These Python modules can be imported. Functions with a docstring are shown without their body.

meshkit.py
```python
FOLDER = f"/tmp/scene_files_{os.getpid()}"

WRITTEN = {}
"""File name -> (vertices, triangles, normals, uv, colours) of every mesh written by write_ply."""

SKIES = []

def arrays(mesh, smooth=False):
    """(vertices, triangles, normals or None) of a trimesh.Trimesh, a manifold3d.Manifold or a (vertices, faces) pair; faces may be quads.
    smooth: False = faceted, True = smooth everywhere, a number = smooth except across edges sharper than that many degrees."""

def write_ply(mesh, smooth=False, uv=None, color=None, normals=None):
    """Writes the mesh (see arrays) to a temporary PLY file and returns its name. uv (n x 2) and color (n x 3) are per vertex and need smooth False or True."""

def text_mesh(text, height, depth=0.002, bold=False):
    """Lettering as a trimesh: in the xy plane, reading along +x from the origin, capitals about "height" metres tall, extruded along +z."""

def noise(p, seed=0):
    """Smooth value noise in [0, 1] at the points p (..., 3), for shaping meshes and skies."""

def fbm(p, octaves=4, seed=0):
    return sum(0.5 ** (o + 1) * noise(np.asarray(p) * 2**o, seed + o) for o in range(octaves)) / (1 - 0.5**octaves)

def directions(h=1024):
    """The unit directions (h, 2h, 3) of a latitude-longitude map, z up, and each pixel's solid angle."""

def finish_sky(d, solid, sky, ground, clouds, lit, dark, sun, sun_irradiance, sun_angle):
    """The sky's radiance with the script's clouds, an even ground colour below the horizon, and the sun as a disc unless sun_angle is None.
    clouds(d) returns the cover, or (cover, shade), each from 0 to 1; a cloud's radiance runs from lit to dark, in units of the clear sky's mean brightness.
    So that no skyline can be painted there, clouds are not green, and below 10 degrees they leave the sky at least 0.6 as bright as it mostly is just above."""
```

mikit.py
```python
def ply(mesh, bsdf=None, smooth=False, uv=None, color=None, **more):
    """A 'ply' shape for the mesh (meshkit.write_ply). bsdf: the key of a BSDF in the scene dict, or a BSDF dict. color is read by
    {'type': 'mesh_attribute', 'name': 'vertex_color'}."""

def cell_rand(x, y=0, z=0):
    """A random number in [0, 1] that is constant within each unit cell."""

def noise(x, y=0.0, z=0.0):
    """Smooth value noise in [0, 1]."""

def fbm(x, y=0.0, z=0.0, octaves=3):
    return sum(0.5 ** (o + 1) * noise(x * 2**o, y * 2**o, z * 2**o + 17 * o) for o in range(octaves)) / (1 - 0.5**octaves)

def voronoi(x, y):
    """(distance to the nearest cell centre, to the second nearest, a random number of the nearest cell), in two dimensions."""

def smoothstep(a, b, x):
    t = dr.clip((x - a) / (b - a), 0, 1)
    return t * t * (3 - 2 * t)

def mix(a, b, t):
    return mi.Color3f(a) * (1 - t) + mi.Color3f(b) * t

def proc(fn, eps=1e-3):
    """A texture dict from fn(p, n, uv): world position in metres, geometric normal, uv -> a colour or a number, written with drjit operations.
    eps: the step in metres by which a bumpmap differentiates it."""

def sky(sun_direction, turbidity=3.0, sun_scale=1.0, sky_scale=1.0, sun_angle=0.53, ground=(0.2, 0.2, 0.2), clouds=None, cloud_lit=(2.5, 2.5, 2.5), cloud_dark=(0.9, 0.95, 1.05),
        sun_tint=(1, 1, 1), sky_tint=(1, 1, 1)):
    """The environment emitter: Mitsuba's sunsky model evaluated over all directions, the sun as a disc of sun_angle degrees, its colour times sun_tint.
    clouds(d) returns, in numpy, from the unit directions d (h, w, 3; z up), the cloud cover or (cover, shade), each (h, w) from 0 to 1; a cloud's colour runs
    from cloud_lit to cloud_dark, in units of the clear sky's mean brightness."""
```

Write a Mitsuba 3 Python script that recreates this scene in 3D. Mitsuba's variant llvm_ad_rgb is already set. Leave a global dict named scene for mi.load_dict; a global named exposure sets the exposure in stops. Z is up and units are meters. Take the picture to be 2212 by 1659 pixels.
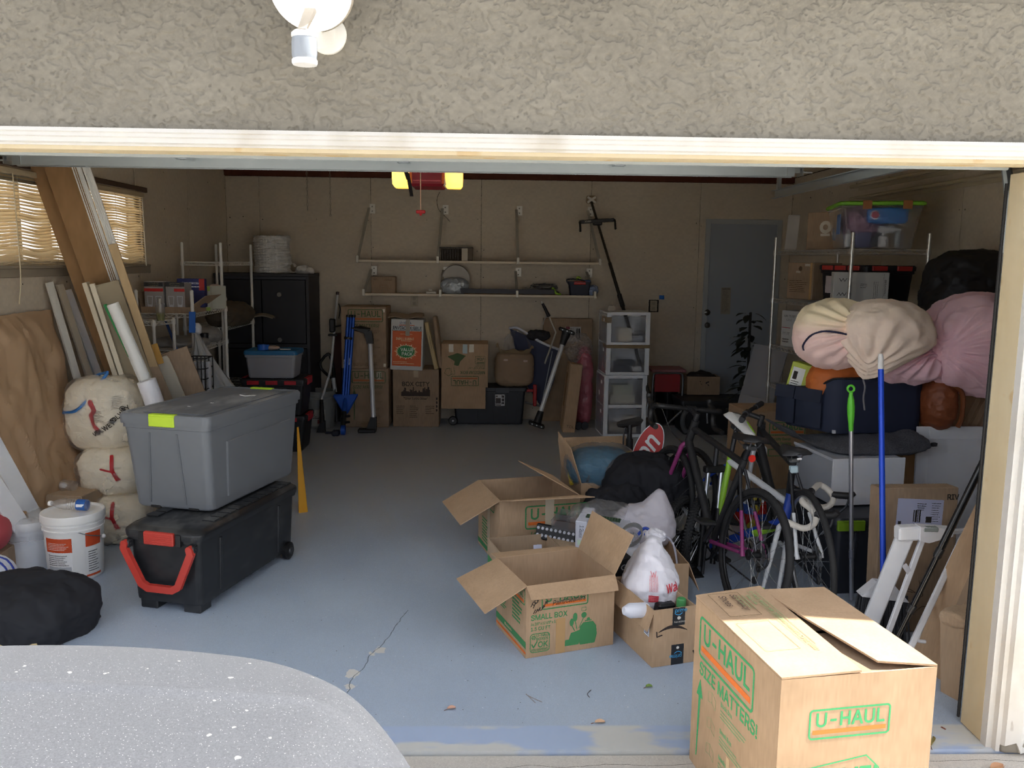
import math, random
import numpy as np, trimesh, mitsuba as mi, drjit as dr
import manifold3d as m3
from shapely.geometry import Polygon, LineString, Point, box as sbox
from shapely.ops import unary_union
from shapely import affinity
import mikit, meshkit
from mikit import noise as pn, fbm as pf, cell_rand, smoothstep, mix, voronoi, proc

# ---------------------------------------------------------------- camera, sky, sun, exposure
scene, labels = {}, {}
PITCH, ROLL, YAW, FPX = 0.14221, 0.012137, 0.028717, 1863.07
EYE = np.array([0.0, -2.97, 1.80])
_F = np.array([math.sin(YAW) * math.cos(PITCH), math.cos(YAW) * math.cos(PITCH), -math.sin(PITCH)])
_R = np.cross(_F, [0, 0, 1]); _R /= np.linalg.norm(_R)
_D = np.cross(_F, _R)
_UP = -(math.sin(ROLL) * _R + math.cos(ROLL) * _D)
scene['camera'] = {'type': 'perspective', 'fov': math.degrees(2 * math.atan(2212 / 2 / FPX)), 'fov_axis': 'x', 'near_clip': 0.02,
                   'to_world': mi.ScalarTransform4f().look_at(origin=EYE.tolist(), target=(EYE + _F).tolist(), up=_UP.tolist())}
exposure = 2.85
LAMP, RINGL = 7.0, 2.2  # the opener's two bulbs, the flood lamp's face
def _clouds(d):
    c = meshkit.fbm(d * [2.2, 2.2, 4.5] + 3.0, 4, 7)
    return np.clip((c - 0.30) * 3.2, 0, 0.92), np.clip((meshkit.fbm(d * 5 + 9, 3, 2) - 0.4) * 1.2, 0, 1)
scene['sky'] = mikit.sky([0.55, 0.022, 0.83], turbidity=4.5, sun_tint=(0.86, 1.0, 1.2), sun_scale=1.7, sky_scale=1.0, ground=(0.36, 0.34, 0.32), clouds=_clouds, cloud_lit=(2.7, 2.6, 2.5), cloud_dark=(1.8, 1.8, 1.85))

# ---------------------------------------------------------------- materials
T = mi.ScalarTransform4f

def lin(h):
    h = h.lstrip('#')
    c = np.array([int(h[i:i + 2], 16) / 255 for i in (0, 2, 4)])
    return np.where(c < 0.04045, c / 12.92, ((c + 0.055) / 1.055) ** 2.4).tolist()

def C(h, rough=0.6, metal=0.0, spec=0.5, **kw):
    """key of a plain material: colour as an sRGB hex, roughness, metalness"""
    key = 'mat_%s_%d_%d_%d' % (h.strip('#'), rough * 100, metal * 100, spec * 100)
    if key not in scene:
        scene[key] = {'type': 'twosided', 'b': {'type': 'principled', 'base_color': {'type': 'rgb', 'value': lin(h)}, 'roughness': rough, 'metallic': metal, 'specular': spec, **kw}}
    return key

def PM(key, fn, rough=0.7, spec=0.4, bump=None, bscale=1.0, eps=1e-3, **kw):
    b = {'type': 'principled', 'base_color': proc(fn), 'roughness': rough, 'specular': spec, **kw}
    if bump is not None:
        b = {'type': 'bumpmap', 'arbitrary': proc(bump, eps), 'scale': bscale, 'b': b}
    scene[key] = {'type': 'twosided', 'b': b}
    return key

def thin(key, h, trans=0.9, rough=0.35, op=None):
    scene[key] = {'type': 'principledthin', 'base_color': {'type': 'rgb', 'value': lin(h)}, 'roughness': rough, 'diff_trans': trans, 'eta': 1.4}
    return key

def film(key, alpha, h='#e8eaec', rough=0.15):
    """clear plastic film or sheet: mostly lets what is behind show through"""
    scene[key] = {'type': 'blendbsdf', 'weight': alpha, 'a': {'type': 'thindielectric', 'int_ior': 1.35},
                  'b': {'type': 'twosided', 'b': {'type': 'principled', 'base_color': {'type': 'rgb', 'value': lin(h)}, 'roughness': rough, 'specular': 0.6}}}
    return key

def cardfn(h, dark):
    a, b = lin(h), lin(dark)
    def f(p, n, uv):
        t = pf(p.x * 9, p.y * 9, p.z * 9, 3)
        s = pn(p.x * 160, p.y * 160, p.z * 22)
        return mix(b, a, dr.clip(0.15 + 0.75 * t + 0.35 * s, 0, 1))
    return f

PM('card', cardfn('#b3987c', '#957b60'), 0.85, 0.2)
PM('card_dark', cardfn('#9c8670', '#7a6855'), 0.85, 0.2)
PM('card_old', cardfn('#ab957c', '#8d7965'), 0.85, 0.2)

def f_floor(p, n, uv):
    t = pf(p.x * 1.3, p.y * 1.3, 3.0, 4)
    c = mix(lin('#97a6ba'), lin('#acbaca'), t)
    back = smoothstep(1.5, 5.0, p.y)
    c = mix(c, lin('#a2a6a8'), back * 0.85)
    scuff = smoothstep(0.62, 0.75, pf(p.x * 2.2 + p.y * 0.9, p.y * 0.7, 9.0, 3))
    c = mix(c, lin('#a5acb2'), scuff * 0.35)
    grain = pn(p.x * 420, p.y * 420, 0)
    c = c * (0.93 + 0.14 * grain)
    for k, (f, thr, hx) in enumerate(((38, 0.965, '#e6e8ea'), (26, 0.955, '#2a2c2e'), (85, 0.985, '#e8e9ea'), (70, 0.99, '#33302c'))):
        u, v = p.x * f + 31.7 * k, p.y * f * 0.8 + 11.3 * k
        i, j = dr.floor(u), dr.floor(v)
        r = cell_rand(i, j, k)
        ax, ay = cell_rand(i, j, 7 + k) * 0.6 + 0.2, cell_rand(i, j, 19 + k) * 0.6 + 0.2
        d = dr.sqrt(dr.square(u - i - ax) + dr.square(v - j - ay))
        on = (r > thr) & (d < (0.02 + 0.06 * cell_rand(i, j, 3 + k)) * (1.0 if k == 0 else 0.8))
        c = dr.select(on, mi.Color3f(lin(hx)), c)
    # chips where the paint came off, and a crack
    for (x, y, r) in ((-0.58, 0.61, 0.03), (-0.575, 0.49, 0.022), (-0.49, 0.84, 0.026), (-0.52, 0.80, 0.014)):
        d = dr.sqrt(dr.square((p.x - x)) + dr.square((p.y - y) * 0.8)) + 0.02 * (pn(p.x * 90, p.y * 90, 2) - 0.5)
        c = dr.select(d < r, mi.Color3f(lin('#c9c9c6')), c)
    crack = dr.abs(p.x + 0.60 - (p.y - 0.4) * 0.22 - 0.05 * (pf(p.y * 9, 0.3, 0, 3) - 0.5)) < 0.0016
    c = dr.select(crack & (p.y > 0.12) & (p.y < 1.3), mi.Color3f(lin('#55606c')), c)
    lip = smoothstep(0.185, 0.165, p.y)
    worn = smoothstep(0.42, 0.6, pf(p.x * 4, p.y * 9, 1.0, 4))
    c = mix(c, mix(lin('#9fb0cb'), lin('#bdbfbd'), worn), lip)
    return c
PM('floor_paint', f_floor, 0.42, 0.5, lambda p, n, uv: pf(p.x * 60, p.y * 60, 0, 3), 0.0006)

def f_drive(p, n, uv):
    t = pf(p.x * 2, p.y * 2, 0, 4)
    g = pn(p.x * 300, p.y * 300, 1)
    c = mix(lin('#a8a49c'), lin('#c4c0b9'), t) * (0.9 + 0.2 * g)
    crack = dr.abs(p.y + 0.085 - 0.05 * (pf(p.x * 6, 0.1, 5, 4) - 0.5) - 0.02 * p.x) < 0.0013
    c = dr.select(crack & (p.x > 0.05), mi.Color3f(lin('#6a665f')), c)
    return c
PM('drive_concrete', f_drive, 0.9, 0.2)

def f_wall(p, n, uv):
    t = pf(p.x * 1.1 + 5, p.y * 1.1, p.z * 1.1, 4)
    g = pf(p.x * 40, p.y * 40, p.z * 40, 2)
    return mix(lin('#b1a695'), lin('#c5baa9'), t) * (0.92 + 0.16 * g)
PM('drywall', f_wall, 0.9, 0.15)
PM('drywall_light', lambda p, n, uv: mix(lin('#b5a58c'), lin('#c4b49a'), pf(p.x * 1.3, p.y * 1.3, p.z * 1.3, 4)), 0.9, 0.15)

def f_stucco(p, n, uv):
    t = pf(p.x * 3, p.y * 3, p.z * 3, 4)
    g = pf(p.x * 70, p.y * 70, p.z * 70, 3)
    c = mix(lin('#746f65'), lin('#8a857a'), t)
    return c * (0.82 + 0.34 * g)
PM('stucco', f_stucco, 0.95, 0.1)

def f_white(p, n, uv):
    t = smoothstep(0.5, 0.8, pf(p.x * 5, p.y * 5, p.z * 2.5, 4))
    chip = smoothstep(0.82, 0.85, pf(p.x * 22, p.y * 22, p.z * 9, 3))
    c = mix(lin('#c6c4bf'), lin('#b2ab9e'), t * 0.7)
    return mix(c, lin('#8d8477'), chip * 0.6)
PM('trim_white', f_white, 0.55, 0.4)

def f_beige(p, n, uv):
    t = pf(p.x * 3, p.y * 14, p.z * 3, 4)
    spot = smoothstep(0.70, 0.78, pf(p.x * 12, p.y * 12, p.z * 6, 3))
    return mix(mix(lin('#bba985'), lin('#c8bca0'), t), lin('#b79d72'), spot * 0.7)
PM('trim_beige', f_beige, 0.6, 0.4)

def f_wood(h1, h2, sx=3.0):
    a, b = lin(h1), lin(h2)
    def f(p, n, uv):
        return mix(a, b, pf(p.x * 30, p.y * 30, p.z * sx, 3))
    return f
PM('fibreboard', f_wood('#7d6140', '#947453', 8), 0.8, 0.2)
PM('pine', f_wood('#a38a66', '#b59d78'), 0.7, 0.3)
PM('dark_beam', f_wood('#4a2a20', '#5d382b', 20), 0.85, 0.2)
PM('kraft', lambda p, n, uv: mix(lin('#a08362'), lin('#b5977a'), pf(p.x * 3, p.y * 3, p.z * 3, 3)), 0.65, 0.4)

def f_dusty(p, n, uv):
    t = smoothstep(0.42, 0.72, pf(p.x * 7, p.y * 2.5, p.z * 7, 4))
    up = smoothstep(0.5, 0.95, n.z)
    return mix(lin('#676b70'), lin('#8f9193'), t * up)
PM('mat_grey_tote', f_dusty, 0.45, 0.5)

def f_dustyblack(p, n, uv):
    t = smoothstep(0.45, 0.75, pf(p.x * 8, p.y * 4, p.z * 8, 4))
    up = smoothstep(0.5, 0.95, n.z)
    return mix(lin('#1e2023'), lin('#5a5a58'), t * (0.12 + 0.6 * up))
PM('mat_black_tote', f_dustyblack, 0.38, 0.5)

def f_flake(p, n, uv):
    g = cell_rand(dr.floor(p.x * 900), dr.floor(p.y * 900), dr.floor(p.z * 900))
    r = pf(p.x * 500, p.y * 500, 0, 2)
    c = mix(lin('#45474c'), lin('#55575c'), r)
    c = dr.select(g > 0.994, mi.Color3f(lin('#a9a9aa')), c)
    u, v = p.x * 28, p.y * 28
    i, j = dr.floor(u), dr.floor(v)
    d = dr.sqrt(dr.square(u - i - 0.5) + dr.square(v - j - 0.5)) + 0.25 * (pn(p.x * 160, p.y * 160, 0) - 0.5)
    return dr.select((cell_rand(i, j, 4) > 0.95) & (d < 0.04 + 0.06 * cell_rand(i, j, 9)), mi.Color3f(lin('#b9b7b0')), c)
PM('car_paint', f_flake, 0.42, 0.5, clearcoat=0.3, clearcoat_gloss=0.7)

WHITE, BLACK = C('#e4e4e2', 0.5), C('#17181a', 0.5)
CHROME = C('#c9c7c2', 0.28, 0.65)
STEEL = C('#b4bcc0', 0.38, 0.9)
ALU = C('#d2d4d6', 0.35, 0.25)
film('clear_film', 0.07); film('clear_bin', 0.05, '#d5dae2', 0.3); film('clear_bag', 0.09, '#e9e6e2', 0.2)
scene['pane_glass'] = {'type': 'thindielectric'}

# ---------------------------------------------------------------- mesh helpers
def tm(v, f):
    f = np.asarray(f)
    if f.shape[1] == 4:
        f = np.vstack([f[:, [0, 1, 2]], f[:, [0, 2, 3]]])
    return trimesh.Trimesh(np.asarray(v, float), f, process=False)

def join(*ms):
    ms = [m for g in ms for m in (g if isinstance(g, (list, tuple)) else [g])]
    return trimesh.util.concatenate(ms) if len(ms) > 1 else ms[0]

def xf(m, M):
    m = m.copy(); m.apply_transform(np.asarray(M, float)); return m

def mv(m, x=0, y=0, z=0):
    m = m.copy(); m.vertices = m.vertices + [x, y, z]; return m

def rot(ax, deg):
    a = math.radians(deg); c, s = math.cos(a), math.sin(a)
    M = np.eye(4); i, j = {'x': (1, 2), 'y': (2, 0), 'z': (0, 1)}[ax]
    M[i, i] = c; M[j, j] = c; M[i, j] = -s; M[j, i] = s
    return M

def at(o, yaw=0, pitch=0, roll=0):
    M = rot('z', yaw) @ rot('x', pitch) @ rot('y', roll)
    M[:3, 3] = o
    return M

def frame(o, ax, ay, az=None):
    ax, ay = np.array(ax, float), np.array(ay, float)
    ax /= np.linalg.norm(ax); ay = ay - ax * (ax @ ay); ay /= np.linalg.norm(ay)
    M = np.eye(4); M[:3, 0] = ax; M[:3, 1] = ay; M[:3, 2] = np.cross(ax, ay); M[:3, 3] = o
    return M

_sg = np.array([[a, b, c] for a in (-1, 1) for b in (-1, 1) for c in (-1, 1)], float)
_chv = np.concatenate([np.stack([_sg[:, i] * (1.0 if i == k else 0.9) for i in range(3)], 1) for k in range(3)])
_h = trimesh.convex.convex_hull(trimesh.PointCloud(_chv), qhull_options='QbB Pp Qt')
_order = [int(np.argmin(((_chv - v) ** 2).sum(1))) for v in _h.vertices]
_chf = np.array(_order)[_h.faces]
_chk = np.repeat(np.arange(3), 8)

def box(x0, y0, z0, x1, y1, z1, ch=0.0):
    c = np.array([x0 + x1, y0 + y1, z0 + z1]) / 2; h = np.abs(np.array([x1 - x0, y1 - y0, z1 - z0])) / 2
    if ch <= 0:
        return trimesh.creation.box(2 * h, trimesh.transformations.translation_matrix(c))
    ch = min(ch, 0.45 * h.min())
    s = np.vstack([_sg, _sg, _sg])
    e = np.repeat(h[None], 24, 0) - ch
    e[np.arange(24), _chk] += ch
    return tm(c + s * e, _chf)

def taper(w, d, h, w2, d2, ch=0.0, r=0.0, n=5):
    """tub-like solid from w x d at the bottom to w2 x d2 at height h, corners rounded by r"""
    def ring(a, b):
        if r <= 0:
            return np.array([[-a, -b], [a, -b], [a, b], [-a, b]]) / 2
        p = []
        for cx, cy, a0 in ((1, -1, -90), (1, 1, 0), (-1, 1, 90), (-1, -1, 180)):
            for t in np.linspace(a0, a0 + 90, n):
                p.append([cx * (a / 2 - r) + r * math.cos(math.radians(t)), cy * (b / 2 - r) + r * math.sin(math.radians(t))])
        return np.array(p)
    return loft([np.c_[ring(w, d), np.zeros(len(ring(w, d)))], np.c_[ring(w2, d2), np.full(len(ring(w2, d2)), h)]])

def rrect(w, d, r, n=5):
    p = []
    for cx, cy, a0 in ((1, -1, -90), (1, 1, 0), (-1, 1, 90), (-1, -1, 180)):
        for t in np.linspace(a0, a0 + 90, n):
            p.append([cx * (w / 2 - r) + r * math.cos(math.radians(t)), cy * (d / 2 - r) + r * math.sin(math.radians(t))])
    return np.array(p)

def loft(rings, cap=True):
    rings = [np.asarray(r, float) for r in rings]
    n, k = len(rings[0]), len(rings)
    v = np.vstack(rings); f = []
    for i in range(k - 1):
        for j in range(n):
            a, b = i * n + j, i * n + (j + 1) % n
            f += [[a, b, b + n], [a, b + n, a + n]]
    if cap:
        v = np.vstack([v, rings[0].mean(0), rings[-1].mean(0)])
        for j in range(n):
            f += [[(j + 1) % n, j, k * n], [(k - 1) * n + j, (k - 1) * n + (j + 1) % n, k * n + 1]]
    return tm(v, f)

def layers(prof, r=0.02, n=5):
    """tub from a list of (width, depth, z) with rounded corners"""
    return loft([np.c_[rrect(w, d, r, n), np.full(4 * n, z)] for w, d, z in prof])

def tube(pts, r, n=8, closed=False):
    p = np.asarray(pts, float); k = len(p)
    rr = np.broadcast_to(np.asarray(r, float), (k,))
    if closed:
        t = np.roll(p, -1, 0) - np.roll(p, 1, 0)
    else:
        t = np.gradient(p, axis=0)
    t /= np.linalg.norm(t, axis=1, keepdims=True) + 1e-12
    a = np.cross(t[0], [0.03, 0.11, 1.0]); 
    if np.linalg.norm(a) < 0.2: a = np.cross(t[0], [1.0, 0.1, 0])
    ang = np.arange(n) * 2 * math.pi / n
    rings = []
    for i in range(k):
        a = a - t[i] * (a @ t[i]); a /= np.linalg.norm(a)
        b = np.cross(t[i], a)
        rings.append(p[i] + rr[i] * (np.cos(ang)[:, None] * a + np.sin(ang)[:, None] * b))
    if closed:
        rings.append(rings[0])
        return loft(rings, cap=False)
    return loft(rings)

def cyl(a, b, r, r2=None, n=16):
    return tube([a, b], [r, r if r2 is None else r2], n)

def arc(pts, n=8, closed=False):
    """Catmull-Rom curve through the points"""
    p = np.asarray(pts, float)
    q = np.vstack([p[-1], p, p[0], p[1]]) if closed else np.vstack([2 * p[0] - p[1], p, 2 * p[-1] - p[-2]])
    out = []
    for i in range(1, len(q) - 2):
        for t in np.linspace(0, 1, n, endpoint=False):
            a, b, c, d = q[i - 1:i + 3]
            out.append(0.5 * (2 * b + (c - a) * t + (2 * a - 5 * b + 4 * c - d) * t * t + (3 * b - a - 3 * c + d) * t ** 3))
    if not closed:
        out.append(p[-1])
    return np.array(out)

def lathe(prof, n=28):
    """solid of revolution about z from (radius, z) pairs, bottom to top"""
    ang = np.arange(n) * 2 * math.pi / n
    return loft([np.c_[r * np.cos(ang), r * np.sin(ang), np.full(n, z)] for r, z in prof])

def prism(poly, z0=0.0, z1=0.001):
    if not hasattr(poly, 'exterior') and not hasattr(poly, 'geoms'):
        poly = Polygon(poly)
    poly = poly.buffer(0)
    ms = [trimesh.creation.extrude_polygon(g, z1 - z0, engine='earcut') for g in getattr(poly, 'geoms', [poly]) if g.area > 1e-9]
    return mv(join(ms), 0, 0, z0)

def sheet(P, th):
    """closed thin sheet over a grid of points (nu, nv, 3)"""
    P = np.asarray(P, float); nu, nv = P.shape[:2]
    du, dv = np.gradient(P, axis=0), np.gradient(P, axis=1)
    n = np.cross(du, dv); n /= np.linalg.norm(n, axis=2, keepdims=True) + 1e-12
    A, B = (P + n * th / 2).reshape(-1, 3), (P - n * th / 2).reshape(-1, 3)
    i, j = np.meshgrid(np.arange(nu - 1), np.arange(nv - 1), indexing='ij')
    a = (i * nv + j).ravel(); q = np.stack([a, a + nv, a + nv + 1, a + 1], 1)
    N = nu * nv
    f = np.vstack([q, q[:, ::-1] + N])
    ring = [*range(0, nv), *[k * nv + nv - 1 for k in range(1, nu)], *[(nu - 1) * nv + k for k in range(nv - 2, -1, -1)], *[k * nv for k in range(nu - 2, 0, -1)]]
    ring = np.array(ring); nx = np.roll(ring, -1)
    f = np.vstack([f, np.stack([ring, nx, nx + N, ring + N], 1)])
    return tm(np.vstack([A, B]), f)

def ridged(p, f, seed=0, o=3):
    return 1 - np.abs(2 * meshkit.fbm(np.asarray(p) * f, o, seed) - 1)

def crumple(m, amp, f, seed=0, fine=0.35, an=(1, 1, 1)):
    m = m.copy(); v = np.array(m.vertices); n = np.array(m.vertex_normals); w = v * an
    d = ridged(w + 11.3, f, seed) - 0.6 + fine * (ridged(w + 3.1, f * 3, seed + 5) - 0.6)
    m.vertices = v + n * (amp * d)[:, None]
    return m

_ico = {}
def blob(c, r, p=2.6, amp=0.02, f=6, seed=0, sub=4, yaw=0, floor=None, sag=0.0):
    """soft lumpy bag: a superellipsoid with folds"""
    if sub not in _ico: _ico[sub] = trimesh.creation.icosphere(subdivisions=sub)
    v = np.array(_ico[sub].vertices)
    v = v / ((np.abs(v) ** p).sum(1, keepdims=True)) ** (1 / p)
    if sag: v[:, :2] *= (1 + sag * (-v[:, 2:]))
    v = v * np.asarray(r)
    m = crumple(tm(v, _ico[sub].faces), amp, f, seed)
    m = xf(m, at(c, yaw))
    if floor is not None:
        w = np.array(m.vertices); w[:, 2] = np.maximum(w[:, 2], floor); m.vertices = w
    return m

def plank(p, q, w, t, side=(1, 0, 0), ch=0.001):
    """board from p to q (centres of its ends), width w along side, thickness t"""
    p, q = np.array(p, float), np.array(q, float); L = np.linalg.norm(q - p)
    M = frame((p + q) / 2, q - p, side)
    return xf(box(-L / 2, -w / 2, -t / 2, L / 2, w / 2, t / 2, ch), M)

# ---------------------------------------------------------------- scene entries
def nk(name):
    if name not in scene and name not in labels and not any(k.startswith(name + '__') for k in scene):
        return name
    k = 1
    while True:
        s = '%s_%03d' % (name, k)
        if s not in scene and s not in labels and not any(x.startswith(s + '__') for x in scene):
            return s
        k += 1

_names = {}
def uniq(name):
    c = _names.get(name, 0); _names[name] = c + 1
    return name if c == 0 else '%s_%03d' % (name, c)

def thing(name, label, cat, group=None, kind=None):
    key = uniq(name)
    labels[key] = {'label': label}
    if kind: labels[key]['kind'] = kind
    else: labels[key]['category'] = cat
    if group: labels[key]['group'] = group
    return key

def part(parent, name, m, mat, smooth=40, label=None, stuff=False):
    key = uniq(parent + '__' + name)
    scene[key] = mikit.ply(m, mat, smooth=smooth)
    if label or stuff: labels[key] = {}
    if label: labels[key]['label'] = label
    if stuff: labels[key]['kind'] = 'stuff'
    return key

def solo(name, m, mat, label, cat, group=None, kind=None, smooth=40):
    key = thing(name, label, cat, group, kind)
    scene[key] = mikit.ply(m, mat, smooth=smooth)
    return key

def struct(name, m, mat, label=None, smooth=False):
    scene[name] = mikit.ply(m, mat, smooth=smooth); _names[name] = _names.get(name, 0) + 1
    labels[name] = {'kind': 'structure', 'label': label or name.replace('_', ' ')}
    return name

_tx = {}
def text(s, h, x=0, y=0, bold=True, sx=1.0, centre=False, shear=0.0):
    k = (s, h, bold)
    if k not in _tx: _tx[k] = meshkit.text_mesh(s, h, 0.0003, bold)
    m = _tx[k].copy(); v = np.array(m.vertices)
    v[:, 0] = v[:, 0] * sx + v[:, 1] * shear
    if centre: v[:, 0] -= v[:, 0].max() / 2
    m.vertices = v + [x, y, 0.0003]
    return m

def bar(x, y, w, h): return mv(box(0, 0, 0, w, h, 0.0003), x, y, 0.0003)
def flat(poly): return prism(poly, 0.0003, 0.0006)
def stroke(pts, w): return flat(LineString(pts).buffer(w / 2, cap_style='round'))
def outline(x, y, w, h, r, t):
    o = sbox(x + r, y + r, x + w - r, y + h - r).buffer(r)
    return flat(o.difference(o.buffer(-t)))
def lines(x, y, w, n, gap, h, seed=0):
    """rows of print too small to read"""
    g = random.Random(seed); return [bar(x, y - i * gap, w * g.uniform(0.6, 1), h) for i in range(n)]
def dec(parent, F, ms, mat, name='print', label=None):
    return part(parent, name, xf(join(ms), mvF(F, 0.0004)), mat, False, label)

def m3hull(pts):
    return trimesh.convex.convex_hull(np.array(pts, float))

def mvF(F, d):
    F = np.array(F); F[:3, 3] = F[:3, 3] + F[:3, 2] * d; return F

# ================================================================ the building
XL, XR, YB, ZC = -2.886, 3.387, 6.76, 2.75
struct('floor', join(box(XL - 0.1, 0.0, -0.12, XR + 0.1, YB + 0.1, 0.0)), 'floor_paint', 'blue grey painted concrete garage floor')
struct('driveway', join(box(-9, -11, -0.14, 9, -0.012, -0.012)), 'drive_concrete', 'pale concrete driveway in front of the garage')
struct('trim_4', box(XL - 0.1, -0.0125, -0.14, XR + 0.1, -0.0005, -0.02), C('#4a4640', 0.9), 'dark joint between garage slab and driveway')

def panels(wall, rects, to3, th, holes=(), mat='drywall', nails=True, seed=0):
    """drywall sheets with open joints; rects in (along, up); to3 maps (along, up, out) to the room"""
    g = random.Random(seed); dots = []
    for (a0, b0, a1, b1) in rects:
        s = sbox(a0 + 0.002, b0 + 0.002, a1 - 0.002, b1 - 0.002)
        for h in holes: s = s.difference(sbox(*h))
        if s.area < 0.003: continue
        for q in getattr(s, 'geoms', [s]):
            m = prism(q, 0, th); m.vertices = np.array([to3(*v) for v in m.vertices])
            m.fix_normals()
            part(wall, 'panel', m, mat if not callable(mat) else mat(a0, b0), False)
        if nails:
            for k in range(int((b1 - b0) / 0.3)):
                for a in (a0 + 0.03, (a0 + a1) / 2, a1 - 0.03):
                    if g.random() < 0.55:
                        u, v = a + g.uniform(-.015, .015), b0 + 0.12 + 0.3 * k + g.uniform(-.03, .03)
                        if s.contains(Point(u, v)): dots.append((u, v))
    if dots:
        ms = []
        for u, v in dots:
            m = prism(Point(u, v).buffer(g.choice((0.004, 0.005, 0.006)), 3), th, th + 0.0008)
            m.vertices = np.array([to3(*w) for w in m.vertices]); ms.append(m)
        m = join(ms); part(wall, 'nail_heads', m, C('#40372d', 0.8), False, stuff=True)

SE = [-2.521 + 1.219 * i for i in range(5)]
DX0, DX1, DZ0, DZ1 = 2.425, 3.285, 0.22, 2.285
struct('wall_back', box(XL - 0.1, YB + 0.014, 0, XR + 0.1, YB + 0.12, ZC), C('#3a3028', 0.9), 'bare brown drywall at the back of the garage')
cols = [XL, *SE, XR]
panels('wall_back', [(cols[i], 0.0, cols[i + 1], 2.68) for i in range(6)], lambda a, b, o: (a, YB + 0.013 - o, b), 0.013, [(DX0, -0.1, DX1, DZ1)], seed=1)
struct('trim_5', box(XL, YB - 0.04, 2.682, XR, YB + 0.014, ZC, 0.003), 'dark_beam', 'dark red brown timber plate along the top of the back wall')

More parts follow.
